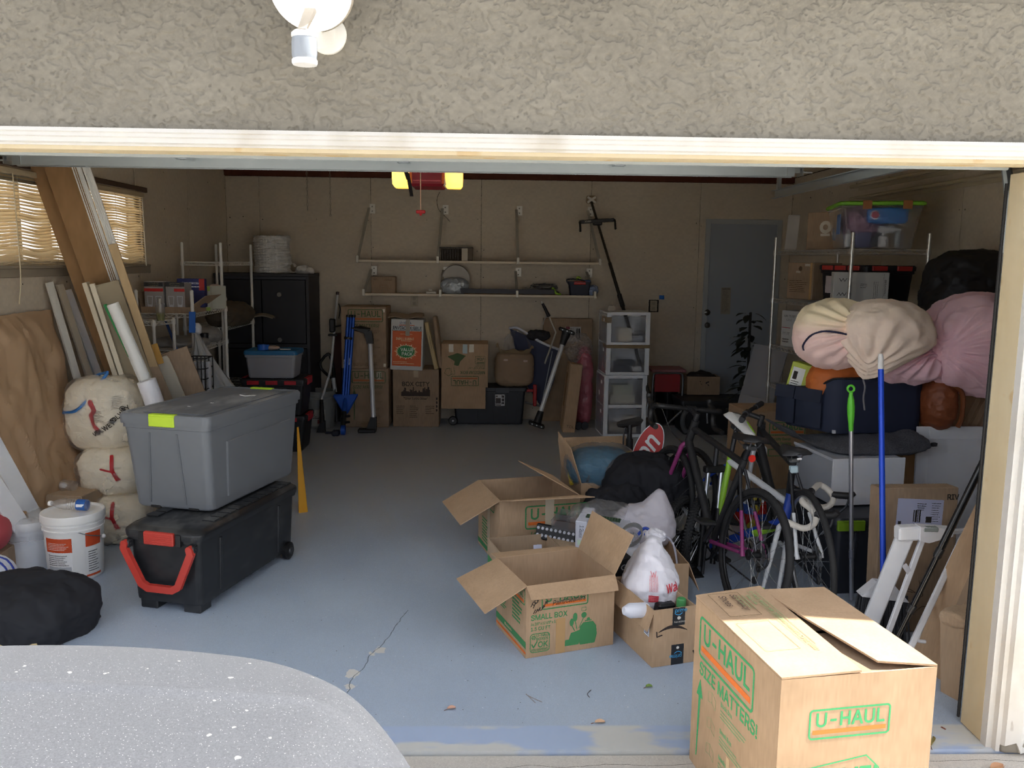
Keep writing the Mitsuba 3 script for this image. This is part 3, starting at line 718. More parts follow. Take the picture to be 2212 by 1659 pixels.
def uhaul_only(w):
    h = w * 0.36
    t = text('U-HAUL', h * 0.44, 0, 0, True); sc = (w * 0.86) / t.bounds[1][0]
    v = np.array(t.vertices); v[:, 0] *= sc; t.vertices = v
    return t
def sh(ms, x, y): return [mv(m, x, y) for m in ms]
def rot180(ms, w, h): return [xf(m, np.array([[-1, 0, 0, w], [0, -1, 0, h], [0, 0, 1, 0], [0, 0, 0, 1.0]])) for m in ms]

def tote(name, label, o, yaw, W, D, H, body='mat_grey_tote', lid='mat_grey_tote', cat='storage tote', latch=None, tap=0.9, rim=0.03, r=0.03, lidh=0.035, group=None, ribs=True, handles=()):
    """plastic storage tote with a lid; origin at the centre of its bottom, x along W"""
    M = at(o, yaw); k = thing(name, label, cat, group)
    w0, d0, w1, d1 = W * tap, D * tap, W - rim, D - rim
    b = layers([(w0 - 0.02, d0 - 0.02, 0.0), (w0, d0, 0.012), (w1, d1, H - lidh - 0.03), (w1 + 0.018, d1 + 0.018, H - lidh - 0.026), (w1 + 0.018, d1 + 0.018, H - lidh)], r, 5)
    part(k, 'body', xf(b, M), body, 35)
    l = layers([(W, D, H - lidh - 0.004), (W + 0.004, D + 0.004, H - 0.014), (W - 0.012, D - 0.012, H), (W - 0.05, D - 0.05, H), (W - 0.06, D - 0.06, H - 0.005), (0.3 * W, 0.3 * D, H - 0.0045)], r, 5)
    part(k, 'lid', xf(l, M), lid, 35)
    if ribs:
        rb = []
        for f in (-0.24, 0.24):
            for s in (-1, 1):
                rb.append(loft([np.array([[f * W - 0.012, s * (d0 / 2 - 0.001), 0.03], [f * W + 0.012, s * (d0 / 2 - 0.001), 0.03], [f * W + 0.006, s * (d0 / 2 + 0.006), 0.03], [f * W - 0.006, s * (d0 / 2 + 0.006), 0.03]]) + np.array([0, 0, 0]),
                                np.array([[f * W - 0.012, s * (d1 / 2 - 0.001), H - 0.08], [f * W + 0.012, s * (d1 / 2 - 0.001), H - 0.08], [f * W + 0.006, s * (d1 / 2 + 0.005), H - 0.08], [f * W - 0.006, s * (d1 / 2 + 0.005), H - 0.08]])]))
        for q in rb: part(k, 'rib', xf(q, M), body, 30)
    if latch:
        for s in latch[1]:
            lw = latch[2] if len(latch) > 2 else 0.12
            if s in ('left', 'right'):
                x = W / 2 * (1 if s == 'right' else -1); sg = 1 if s == 'right' else -1
                q = join(box(x - 0.004 if sg > 0 else x - 0.008, -lw / 2, H - 0.062, x + 0.008 if sg > 0 else x + 0.004, lw / 2, H - 0.006, 0.003), box(x - sg * 0.03, -lw / 2, H - 0.008, x + sg * 0.006, lw / 2, H + 0.003, 0.002))
            else:
                y = D / 2 * (1 if s == 'back' else -1); sg = 1 if s == 'back' else -1
                q = join(box(-lw / 2, min(y - sg * 0.004, y + sg * 0.008), H - 0.062, lw / 2, max(y - sg * 0.004, y + sg * 0.008), H - 0.006, 0.003), box(-lw / 2, min(y - sg * 0.03, y + sg * 0.006), H - 0.008, lw / 2, max(y - sg * 0.03, y + sg * 0.006), H + 0.003, 0.002))
            part(k, 'latch', xf(q, M), latch[0], False)
    return k, M

def wire_shelf(name, label, A, B, Cc, z_shelves, z_top, mat, post_r=0.0125, z_bot=0.0, ringed=True, skip=()):
    """wire shelving unit on a parallelogram of posts: A, B, Cc are corners (x, y); the fourth follows"""
    k = thing(name, label, 'wire shelf')
    A, B, Cc = (np.array(q, float) for q in (A, B, Cc)); Dd = A + Cc - B
    P = [A, B, Cc, Dd]
    for i, q in enumerate(P):
        if i in skip: continue
        zt = z_top[i] if isinstance(z_top, (list, tuple)) else z_top
        ms = [cyl((*q, z_bot), (*q, zt), post_r, n=12), cyl((*q, zt), (*q, zt + 0.006), post_r * 0.9, post_r * 0.4, 12)]
        m = join(ms)
        pk = part(k, 'post', m, mat)
        if z_bot == 0.0: part(pk, 'foot', cyl((*q, 0.0), (*q, 0.02), post_r * 1.5, n=12), C('#2a2b2c', 0.6))
        if ringed:
            rr = [cyl((*q, z), (*q, z + 0.002), post_r * 1.05, n=10) for z in np.arange(z_bot + 0.05, zt - 0.01, 0.05)]
            part(pk, 'grooves', join(rr), C('#8d8a84', 0.4, 0.8) if mat == CHROME else mat, stuff=True)
    for z in z_shelves:
        ms = []
        for a, b in ((A, B), (B, Cc), (Cc, Dd), (Dd, A)):
            for dz in (0, -0.028): ms.append(cyl((*a, z + dz), (*b, z + dz), 0.003, n=6))
            n = max(4, int(np.linalg.norm(b - a) / 0.035)); n += n % 2
            zz = [(*(a + (b - a) * i / n), z - (0.003 if i % 2 == 0 else 0.026)) for i in range(n + 1)]
            ms.append(tube(zz, 0.0022, 5))
        n = int(np.linalg.norm(B - A) / 0.028)
        for i in range(1, n):
            a, b = A + (B - A) * i / n, Dd + (Cc - Dd) * i / n
            ms.append(cyl((*a, z + 0.002), (*b, z + 0.002), 0.0016, n=5))
        for f in (0.33, 0.66):
            ms.append(cyl((*(A + (Dd - A) * f), z - 0.003), (*(B + (Cc - B) * f), z - 0.003), 0.0028, n=6))
        sk = part(k, 'shelf', join(ms), mat)
        for i, q in enumerate(P):
            if i in skip: continue
            part(sk, 'collar', cyl((*q, z - 0.032), (*q, z + 0.008), post_r * 1.5, post_r * 1.35, 12), mat)
    return k

def wrap(m2, body, c, d, up=(0, 0, 1), off=0.003):
    """lays flat print (metres, centred on its origin) on a bag's skin: d = direction from the bag's centre c"""
    from scipy.spatial import cKDTree
    c = np.array(c, float); d = np.array(d, float); d /= np.linalg.norm(d)
    w = np.array(body.vertices) - c; R = np.linalg.norm(w, axis=1); tr = cKDTree(w / R[:, None])
    dd, ii = tr.query(d); r0 = R[ii]
    ux_ = np.cross(up, d); ux_ /= np.linalg.norm(ux_); uy_ = np.cross(d, ux_)
    m = m2.copy()
    if len(m.faces) < 4000: 
        m = m.subdivide_to_size(0.02, max_iter=8)
    v = np.array(m.vertices)
    q = d * r0 + v[:, :1] * ux_ + v[:, 1:2] * uy_
    qn = q / np.linalg.norm(q, axis=1, keepdims=True)
    dist, idx = tr.query(qn, k=4)
    wgt = 1 / (dist + 1e-4); rr = (R[idx] * wgt).sum(1) / wgt.sum(1)
    return tm(c + qn * (rr + off + v[:, 2])[:, None], m.faces)

def centre(m):
    m = m.copy(); b = m.bounds; v = np.array(m.vertices); v[:, :2] -= (b[0, :2] + b[1, :2]) / 2; m.vertices = v; return m

# ================================================================ left side: totes, buckets, bags, leaning boards
YT = -15.5
cx = math.cos(math.radians(YT)); sx_ = math.sin(math.radians(YT))
def loc(o, yaw, x, y, z):
    a = math.radians(yaw); return (o[0] + x * math.cos(a) - y * math.sin(a), o[1] + x * math.sin(a) + y * math.cos(a), o[2] + z)
# black wheeled trunk: front left (-1.83, 1.31), width 0.42, length 1.0
tb = thing('wheeled_tote', 'long black wheeled storage chest with red handle under the grey tote', 'storage chest')
BO = loc((-1.83, 1.31, 0), YT, 0.21, 0.50, 0)
MB = at(BO, YT)
part(tb, 'body', xf(layers([(0.37, 0.93, 0.045), (0.385, 0.945, 0.055), (0.405, 0.985, 0.375), (0.43, 1.01, 0.38), (0.43, 1.01, 0.395)], 0.035, 6), MB), 'mat_black_tote', 35)
part(tb, 'lid', xf(layers([(0.445, 1.03, 0.396), (0.45, 1.035, 0.42), (0.445, 1.03, 0.432), (0.40, 0.985, 0.452), (0.34, 0.93, 0.455)], 0.05, 7), MB), 'mat_black_tote', 40)
for i in range(11):
    y = -0.32 + i * 0.075
    for s in (-1, 1): part(tb, 'lid_rib', xf(box(s * 0.165 - 0.035, y - 0.03, 0.4545, s * 0.165 + 0.035, y + 0.03, 0.463, 0.004), MB), 'mat_black_tote', False)
for s in (-1, 1):
    part(tb, 'foot', xf(box(s * 0.125 - 0.05, -0.46, 0.0, s * 0.125 + 0.05, -0.36, 0.05, 0.006), MB), 'mat_black_tote', False)
    w = part(tb, 'wheel', xf(mv(xf(lathe([(0, -0.02), (0.04, -0.02), (0.052, -0.012), (0.052, 0.012), (0.04, 0.02), (0, 0.02)], 24), rot('y', 90)), s * 0.20, 0.40, 0.055), MB), C('#141416', 0.4), 40)
    part(w, 'hub', xf(mv(xf(lathe([(0, 0), (0.024, 0.0), (0.02, 0.006), (0, 0.007)], 16), rot('y', 90 * s)), s * 0.20 + s * 0.02, 0.40, 0.055), MB), C('#2b2c2e', 0.3))
    for y in (-0.30, 0.30):
        part(tb, 'body_rib', xf(loft([np.array([[s * 0.192, y - 0.012, 0.08], [s * 0.192, y + 0.012, 0.08], [s * 0.199, y + 0.008, 0.08], [s * 0.199, y - 0.008, 0.08]]), np.array([[s * 0.200, y - 0.012, 0.36], [s * 0.200, y + 0.012, 0.36], [s * 0.209, y + 0.008, 0.36], [s * 0.209, y - 0.008, 0.36]])]), MB), 'mat_black_tote')
RED = C('#b2392f', 0.45)
def fr(x, z, d=0): return (x, -0.515 - d + 0.02 * (0.40 - z) * 0.5, z)
# latch
lk = part(tb, 'latch', xf(join(box(-0.085, -0.535, 0.37, 0.085, -0.512, 0.437, 0.005)), MB), RED, False, label='red ribbed latch')
for i in range(5): part(lk, 'ridge', xf(box(-0.08, -0.538, 0.380 + i * 0.010, 0.08, -0.534, 0.385 + i * 0.010, 0.001), MB), RED, False)
for s in (-1, 1): part(tb, 'latch_bracket', xf(box(s * 0.105 - 0.014, -0.527, 0.365, s * 0.105 + 0.014, -0.505, 0.43, 0.004), MB), BLACK, False)
hd = [(-0.185, 0.37), (-0.19, 0.345), (-0.105, 0.165), (-0.07, 0.145), (0.07, 0.145), (0.105, 0.165), (0.19, 0.345), (0.185, 0.37)]
def ribbon(pts, w, t, M):
    o = LineString(pts).buffer(w / 2, cap_style='round', join_style='mitre')
    q = prism(o, 0, t); q.vertices = np.array([(v[0], -v[2], v[1]) for v in q.vertices]); q.fix_normals(); return xf(q, M)
hk = part(tb, 'handle', ribbon(hd, 0.036, 0.024, MB @ at((0, -0.512, 0), 0, 3)), RED, False, label='red hinged carry handle')
for s in (-1, 1):
    part(hk, 'hinge', xf(join(box(s * 0.185 - 0.022, -0.545, 0.345, s * 0.185 + 0.022, -0.50, 0.385, 0.006), cyl((s * 0.185 - 0.028, -0.527, 0.365), (s * 0.185 + 0.028, -0.527, 0.365), 0.006)), MB), C('#232427', 0.4))

GO = loc((-1.925, 1.585, 0.464), YT, 0.253, 0.475, 0)
k, MG = tote('storage_tote', 'large dusty grey tote with lime latches on top of the black trunk', GO, YT, 0.54, 1.02, 0.52, tap=0.865, rim=0.035, r=0.04, lidh=0.05, ribs=False, latch=(C('#b5d334', 0.45), ('front', 'back'), 0.15))
for f in (-0.1, 0.08):
    part(k, 'front_groove', xf(plank((f * 1.2 - 0.015, -0.447, 0.03), (f * 0.9, -0.492, 0.42), 0.010, 0.006), MG), C('#5d6166', 0.5), False)
part(k, 'side_panel', xf(m3hull([(0.234, -0.30, 0.05), (0.234, 0.36, 0.05), (0.251, -0.32, 0.36), (0.251, 0.38, 0.36), (0.240, -0.29, 0.05), (0.240, 0.35, 0.05), (0.2575, -0.31, 0.355), (0.2575, 0.37, 0.355)]), MG), 'mat_grey_tote', False)
part(k, 'lid_panel', xf(box(-0.16, -0.44, 0.5155, 0.20, 0.44, 0.5205, 0.002), MG), 'mat_grey_tote', False)
for x, y in ((-0.11, -0.432), (0.12, -0.432)):
    part(k, 'foot_clip', xf(box(x - 0.03, y - 0.012, -0.002, x + 0.03, y + 0.02, 0.012, 0.003), MG), BLACK, False)
solo('plastic_spoon', xf(join(tube(arc([(0, 0, 0.012), (0.03, 0.0, 0.004), (0.06, 0.005, 0.003)], 4), 0.003, 6), xf(lathe([(0, 0), (0.012, 0.001), (0.016, 0.004), (0, 0.005)], 12), at((0.075, 0.006, 0.0)) @ np.diag([1.4, 0.8, 1, 1]))), MG @ at((0.06, 0.14, 0.521), 40)), WHITE, 'white plastic spoon lying on the lid of the grey tote', 'spoon')
for i, (x, y) in enumerate(((-0.02, -0.24), (0.03, -0.10))):
    solo('paint_chip', xf(box(-0.009, -0.005, 0.521, 0.009, 0.005, 0.5225, 0.0005), MG @ at((x, y, 0), 30 * i)), WHITE, 'small white chip on the grey tote lid, ' + ('nearest the lime latch' if i == 0 else 'farther from the near latch'), 'paint chip')
ws = m3hull([(-1.335, 3.02, 0.0), (-1.28, 3.05, 0.0), (-1.345, 3.05, 0.0), (-1.285, 3.08, 0.0), (-1.338, 3.03, 0.62), (-1.328, 3.03, 0.62), (-1.338, 3.045, 0.62), (-1.328, 3.045, 0.62)])
solo('yellow_wedge', ws, C('#d79a1e', 0.5), 'narrow yellow wedge standing behind the grey tote', 'folding sign', smooth=False)

# ---------------------------------------------------------------- buckets
def pail(name, label, c, r0, r1, H, mat, lid=None, ribs=(0.86, 0.79), bail=True, cat='bucket'):
    k = thing(name, label, cat)
    pr = [(0, 0), (r0 - 0.006, 0), (r0, 0.008)]
    for z in sorted(ribs):
        r = r0 + (r1 - r0) * z
        pr += [(r, z * H - 0.012), (r + 0.007, z * H - 0.010), (r + 0.007, z * H - 0.004), (r, z * H - 0.002)]
    pr += [(r1, H - 0.03)]
    part(k, 'body', mv(lathe(pr + [(r1, H - 0.02)] + ([(0, H - 0.02)] if lid else [(r1, H), (r1 - 0.006, H), (r0 - 0.012, H * 0.55), (0, H * 0.54)]), 40), *c), mat, 40)
    if lid:
        part(k, 'lid', mv(lathe([(r1 + 0.001, H - 0.04), (r1 + 0.010, H - 0.04), (r1 + 0.010, H - 0.004), (r1 + 0.006, H + 0.002), (r1 - 0.006, H + 0.002), (r1 - 0.012, H - 0.008), (0, H - 0.008)], 40), *c), lid, 40)
    if bail:
        a = np.linspace(-0.1, math.pi + 0.1, 14)
    return k
def curved(c, r0, r1, H, z0, z1, a0, a1, off=0.0012):
    """label patch on a pail between heights and angles (degrees, 0 = +x)"""
    A = np.radians(np.linspace(a0, a1, 10)); P = np.zeros((10, 2, 3))
    for i, a in enumerate(A):
        for j, z in enumerate((z0, z1)):
            r = r0 + (r1 - r0) * z / H + off
            P[i, j] = (c[0] + r * math.cos(a), c[1] + r * math.sin(a), c[2] + z)
    return sheet(P, 0.0008)
BC = (-2.335, 1.815, 0.0)
pk = pail('paint_bucket', 'white lidded bucket with orange and white printed labels beside the black trunk', BC, 0.143, 0.158, 0.375, C('#e3e3e1', 0.35), C('#e6e6e3', 0.35))
def patch(k, name, z0, z1, a0, a1, mat, off=0.0016, c=BC, r=(0.143, 0.158), H=0.375): return part(k, name, curved(c, r[0], r[1], H, z0, z1, a0, a1, off), mat, False)
OR = C('#c9502c', 0.5)
a0, a1 = 232, 290
l1 = patch(pk, 'label', 0.02, 0.255, a0, a1, C('#e9e9e8', 0.4))
patch(l1, 'band', 0.175, 0.255, a0, a1, OR, 0.0028); patch(l1, 'band', 0.02, 0.034, a0, a1, OR, 0.0028)
for i in range(5): patch(l1, 'print', 0.190 + i * 0.009, 0.1925 + i * 0.009, a0 + 6, a1 - 14 + (i % 3) * 4, C('#e3cabf', 0.6), 0.004)
for i in range(6): patch(l1, 'print', 0.10 + i * 0.011, 0.103 + i * 0.011, a0 + 4, a1 - 8 - (i * 7 % 11), C('#4a4a4d', 0.6), 0.0028)
patch(l1, 'drawing', 0.04, 0.092, a0 + 3, a1 - 3, C('#b5b8bd', 0.6), 0.0028)
b0, b1 = 316, 352
l2 = patch(pk, 'label', 0.02, 0.275, b0, b1, C('#e9e9e8', 0.4))
patch(l2, 'band', 0.195, 0.275, b0, b1, OR, 0.0028); patch(l2, 'band', 0.02, 0.032, b0, b1, OR, 0.0028)
for i in range(9): patch(l2, 'print', 0.05 + i * 0.014, 0.0535 + i * 0.014, b0 + 5, b1 - 6 - (i * 5 % 9), C('#47484b', 0.6), 0.0028)
h0, h1 = (BC[0] + 0.155 * math.cos(math.radians(300)), BC[1] + 0.155 * math.sin(math.radians(300)), 0.29), (BC[0] + 0.178, BC[1] - 0.03, 0.235)
part(pk, 'bail', tube(arc([h0, (BC[0] + 0.13, BC[1] - 0.11, 0.265), h1], 6), 0.0028, 6), C('#8d9195', 0.35, 0.8), label='thin wire bail')
part(pk, 'grip', mv(trimesh.creation.icosphere(subdivisions=2, radius=0.012), *h1), C('#d8d8d8', 0.5))
S2 = (-2.645, 1.94, 0.0)
sp = pail('plastic_tub', 'small translucent white tub wrapped in plastic film left of the white bucket', S2, 0.118, 0.13, 0.29, C('#d4d9df', 0.4), C('#dfe2e4', 0.35), ribs=(0.78,))
part(sp, 'film_wrap', crumple(mv(lathe([(0.132, 0.19), (0.146, 0.20), (0.149, 0.25), (0.15, 0.295), (0.12, 0.312), (0.0, 0.306)], 48), *S2), 0.014, 22, 4), 'clear_bag', 30)
# bottle lying on the bucket lid
bt = thing('water_bottle', 'empty clear plastic water bottle with blue label lying on the bucket lid', 'plastic bottle')
MBt = frame((BC[0] + 0.085, BC[1] - 0.01, 0.377 + 0.033), (0, 0.25, 1), (0.25, 1, -0.1)) 
axb = np.array([-0.98, 0.08, 0.02]); axb /= np.linalg.norm(axb)
MBt = frame((BC[0] + 0.10, BC[1] - 0.02, 0.377 + 0.033), np.cross([0, 0, 1], axb), np.cross(axb, np.cross([0, 0, 1], axb)))
pr = [(0, 0.0), (0.026, 0.0), (0.031, 0.008)]
for i in range(9): pr += [(0.031, 0.014 + i * 0.012), (0.0285, 0.02 + i * 0.012)]
pr += [(0.031, 0.13), (0.031, 0.145), (0.022, 0.185), (0.0125, 0.205), (0.0125, 0.22)]
part(bt, 'body', xf(lathe(pr, 28), MBt), 'clear_bag', 40)
part(bt, 'label', xf(lathe([(0.0318, 0.01), (0.0318, 0.062)], 28), MBt), C('#2a5ea8', 0.4), 60)
part(bt, 'lettering', xf(mv(text('nesoi', 0.018, 0, 0, True, centre=True), 0, 0, 0), frame(MBt[:3, 3] + axb * 0.036 + np.array([0.0, -0.0315, 0.010]), (0, -0.2, 1), (-1, 0, 0))) if False else xf(bar(-0.008, -0.022, 0.016, 0.044), frame(MBt[:3, 3] + axb * 0.036 + np.array([0.0, -0.0322, 0.004]), (0, 0, 1), (-1, 0, 0))), C('#e6eaf0', 0.5), False)
part(bt, 'cap', xf(lathe([(0, 0.215), (0.0145, 0.215), (0.0145, 0.23), (0, 0.23)], 20), MBt), WHITE)
b2 = thing('clear_cup', 'empty clear plastic container lying behind the white bucket', 'plastic cup')
part(b2, 'shell', xf(lathe([(0, 0), (0.03, 0), (0.036, 0.09), (0.038, 0.09)], 24), frame((-2.53, 2.25, 0.400), (0, 0.2, 1), (0.5, 1, 0)) ), 'clear_bag', 40)
part(b2, 'cap', xf(lathe([(0, 0.09), (0.018, 0.09), (0.018, 0.105), (0, 0.105)], 16), frame((-2.53, 2.25, 0.400), (0, 0.2, 1), (0.5, 1, 0))), WHITE)
solo('pail_box', xf(box(0, 0, 0, 0.34, 0.26, 0.36, 0.004), at((-2.78, 2.20, 0), -8)), 'card_old', 'brown carton on the floor behind the white bucket', 'cardboard box', smooth=False)
solo('red_ball', mv(trimesh.creation.icosphere(subdivisions=3, radius=0.12), -2.74, 1.68, 0.29) , C('#a2444a', 0.5), 'dull red round thing at the left edge above the striped bag', 'ball')
solo('low_carton', xf(box(0, 0, 0, 0.22, 0.2, 0.17, 0.004), at((-2.88, 1.62, 0), 5)), 'card_dark', 'small brown carton below the red round thing at the left edge', 'cardboard box', smooth=False)
sb = blob((-2.62, 1.42, 0.12), (0.15, 0.13, 0.12), 2.3, 0.012, 9, 3, 5, floor=0.001)
sk = thing('striped_bag', 'white cloth bag with blue stripes at the left edge of the floor', 'bag')
part(sk, 'body', sb, C('#cfd3de', 0.7), True)
for i in range(5):
    cc = np.array([-2.62, 1.42, 0.12]); an = np.radians(np.linspace(-25, 115, 16))
    from scipy.spatial import cKDTree
    w = np.array(sb.vertices) - cc; R = np.linalg.norm(w, axis=1); tr = cKDTree(w / R[:, None])
    ps = []
    for a in an:
        d = np.array([math.cos(a) * 0.8 - 0.1, -0.9 + 0.25 * i, math.sin(a)]); d /= np.linalg.norm(d); ps.append(cc + d * (R[tr.query(d)[1]] + 0.001))
    part(sk, 'stripe', tube([p for p in ps if p[2] > 0.004], 0.006, 6), C('#2c3f96', 0.7))
sb2 = blob((-2.345, 1.02, 0.10), (0.17, 0.15, 0.10), 2.4, 0.015, 9, 7, 4, floor=0.001)
sk = thing('blue_ball_bag', 'royal blue cloth bag half under the black cloth at the left edge', 'bag')
part(sk, 'body', sb2, C('#24388a', 0.6), True)

# ---------------------------------------------------------------- black jacket on the floor
def drape(c, r, seed, amp=0.05, f=5, p=2.2, yaw=0, sub=5):
    return blob(c, r, p, amp, f, seed, sub, yaw, floor=0.002)
jk = thing('black_garment_bag', 'black cloth garment bag with a khaki lining flap crumpled on the floor', 'garment bag')
part(jk, 'body', crumple(drape((-2.20, 1.06, 0.085), (0.26, 0.215, 0.15), 11, 0.07, 3.4, 3.4, -18), 0.030, 9, 4, an=(1, 0.5, 0.5)), C('#1b1d23', 0.85), True)
P = np.zeros((14, 8, 3))
for i, u in enumerate(np.linspace(0, 1, 14)):
    for j, v in enumerate(np.linspace(0, 1, 8)):
        P[i, j] = (-2.30 + 0.26 * u, 0.865 - 0.07 * v - 0.02 * u, 0.115 - 0.107 * v + 0.010 * math.sin(9 * u))
part(jk, 'lining', crumple(sheet(P, 0.004), 0.012, 14, 3), C('#b3a078', 0.8), 40, label='khaki lining showing at the hem')
P = np.zeros((10, 8, 3))
for i, u in enumerate(np.linspace(0, 1, 10)):
    for j, v in enumerate(np.linspace(0, 1, 8)):
        P[i, j] = (-2.06 + 0.04 * u + 0.08 * v, 0.88 + 0.34 * u - 0.01 * v, 0.20 - 0.19 * v - 0.01 * u)
part(jk, 'sleeve', crumple(sheet(P, 0.02), 0.02, 10, 8), C('#1b1d23', 0.85), 40)

# ---------------------------------------------------------------- kraft paper wrapped panel
P = np.zeros((110, 90, 3)); Q = np.zeros((110, 90, 3))
for i, y in enumerate(np.linspace(1.25, 2.73, 110)):
    for j, v in enumerate(np.linspace(0, 1, 90)):
        P[i, j] = (-2.83 + (0.08 + 0.22 * ((y - 1.25) / 1.48) ** 2) * (1 - v), y + 0.05 * v * (y > 2.6) - 0.035 * (1 - v), 0.003 + 1.44 * v)
rg = np.random.RandomState(5)
from scipy.ndimage import zoom as _zoom
def facets(n, m, amp):   # creased paper: random heights joined by flat facets
    return _zoom(rg.rand(n, m), (110 / n, 90 / m), order=1)[:110, :90] * amp
cr = facets(9, 11, 0.05) + facets(22, 15, 0.035) + facets(44, 26, 0.02)
sk_ = ridged(np.c_[P[:, :, 1].ravel() * 1.1 + P[:, :, 2].ravel() * 0.35, P[:, :, 2].ravel() * 0.30, np.zeros(110 * 90)], 5.0, 3, 2).reshape(110, 90)
edge = np.minimum(np.minimum(np.linspace(0, 1, 110)[:, None], np.linspace(1, 0, 110)[:, None]) * 12, np.minimum(np.linspace(0, 1, 90)[None], np.linspace(1, 0, 90)[None]) * 12).clip(0, 1)
P[:, :, 0] = np.maximum(P[:, :, 0] + (cr + 0.045 * sk_) * (0.35 + 0.65 * edge) - 0.075, -2.868)
kp = thing('wrapped_panel', 'tall flat panel wrapped in crumpled brown kraft paper leaning on the left wall', 'wrapped panel')
part(kp, 'paper', sheet(P, 0.022), 'kraft', 14)
part(kp, 'scribble', join([tube([(-2.615 + 0.03 * 0 + o[0], o[1], o[2]) for o in pts], 0.002, 5) for pts in (((0.0, 2.55, 0.95), (0.0, 2.62, 0.99)), ((-0.005, 2.58, 1.0), (0.01, 2.60, 0.93)), ((0.0, 2.62, 0.90), (0.01, 2.66, 0.94), (0.02, 2.63, 0.86)))]), C('#4a2d1c', 0.7))
for i, (a, b) in enumerate((((-2.66, 2.20, 0.003), (-2.70, 1.60, 0.95)), ((-2.63, 2.03, 0.003), (-2.67, 1.46, 0.80)))):
    solo('white_board', plank(a, b, 0.11, 0.018, (0.25, 1, 0.1), 0.002), C('#dfe1e4', 0.4), ('taller' if i == 0 else 'shorter') + ' white plastic board leaning in front of the kraft wrapped panel at the left edge', 'board', 'white boards by the kraft panel', smooth=False)

# ---------------------------------------------------------------- pillow batting bags
thin('bag_film', '#e8e4dc', 0.3, 0.15)
CREAM = C('#e8dec8', 0.9)
bags = [((-2.44, 2.56, 0.80), (0.215, 0.19, 0.225), 'topmost batting bag with blue zip edge and black print, leaning on the kraft panel', -10),
        ((-2.385, 2.50, 0.445), (0.19, 0.17, 0.15), 'middle batting bag with one red ribbon cross, below the zip topped bag', 0),
        ((-2.33, 2.44, 0.15), (0.18, 0.17, 0.145), 'lowest batting bag with red marks, mostly behind the grey tote', 0)]
for i, (c, r, lab, yw) in enumerate(bags):
    k = thing('batting_bag', lab, 'pillow bag', None)
    b = blob(c, r, 3.3, 0.035, 5, 20 + i, 5, yw, floor=0.002 if i == 2 else None)
    part(k, 'filling', b, CREAM, True)
    part(k, 'film', crumple(blob(c, np.array(r) + 0.008, 3.3, 0.038, 5.2, 20 + i, 5, yw, floor=0.001 if i == 2 else None), 0.010, 16, 9), 'clear_film', True)
    REDT = C('#b3252c', 0.5)
    tocam = EYE - np.array(c)
    if i == 0:
        zip_ = [np.array(c) + np.array([-0.215 * math.cos(a) - 0.02, -0.11 + 0.02 * math.sin(a) - 0.05 * math.cos(a), 0.10 + 0.17 * math.sin(a) + 0.0]) for a in np.linspace(-0.2, 1.9, 14)]
        pts = [c + np.array(q) for q in ((-0.22, -0.12, 0.02), (-0.10, -0.20, 0.05), (-0.02, -0.17, 0.14), (0.05, -0.08, 0.27))]
        part(k, 'zip', tube(arc(pts, 6), 0.010, 6), C('#2f6fb0', 0.4), label='blue zip band')
        part(k, 'zip', tube(arc([c + np.array(q) for q in ((-0.22, -0.12, 0.02), (-0.16, 0.0, 0.17), (-0.06, 0.02, 0.24), (0.05, -0.08, 0.275))], 6), 0.008, 6), C('#2f6fb0', 0.4))
        for (tx_, h, dx, dz, rr) in (('VOLWEY', 0.026, -0.04, -0.13, 35), ('VOLWEY', 0.026, 0.10, -0.02, 38)):
            m = centre(text(tx_, h, 0, 0, True)); m = xf(m, rot('z', rr))
            part(k, 'lettering', wrap(m, b, c, tocam / np.linalg.norm(tocam) + np.array([dx, 0, dz]) * 3.2, off=0.014), INK, False)
        for (dx, dz) in ((-0.085, -0.16), (0.035, -0.065), (0.14, 0.04)):
            m = flat(Point(0, 0).buffer(0.016, 6).difference(Point(0, 0).buffer(0.012, 6)).union(Point(0, 0).buffer(0.007, 5)))
            part(k, 'mark', wrap(m, b, c, tocam / np.linalg.norm(tocam) + np.array([dx, 0, dz]) * 3.2, off=0.014), INK, False)
        m = join(*[mv(q, -0.03, 0.03) for q in lines(0, 0, 0.07, 8, 0.010, 0.002, 3)])
        part(k, 'small_print', wrap(m, b, c, tocam / np.linalg.norm(tocam) + np.array([0.10, 0, 0.12]) * 2.6, off=0.014), C('#4a4541', 0.7), False)
        m = join(*[mv(q, -0.03, 0.03) for q in lines(0, 0, 0.07, 7, 0.010, 0.0022, 9)])
        part(k, 'small_print', wrap(m, b, c, tocam / np.linalg.norm(tocam) + np.array([-0.10, 0, -0.04]) * 2.6, off=0.014), C('#4a4541', 0.7), False)
        part(k, 'ribbon', wrap(stroke([(-0.03, 0.05), (-0.01, 0.0), (-0.035, -0.03), (-0.02, -0.10), (0.01, -0.13)], 0.03), b, c, tocam / np.linalg.norm(tocam) + np.array([-0.13, 0, 0.02]) * 2.4, off=0.006), REDT, 30)
    else:
        part(k, 'ribbon', wrap(join(stroke([(0.0, 0.07), (0.0, -0.02), (0.03, -0.09)], 0.022), stroke([(-0.07, -0.01), (0.0, -0.03), (0.045, -0.09)], 0.012)), b, c, tocam / np.linalg.norm(tocam) + np.array([-0.10 if i == 1 else -0.3, 0, 0.05]), off=0.007), REDT, 30)

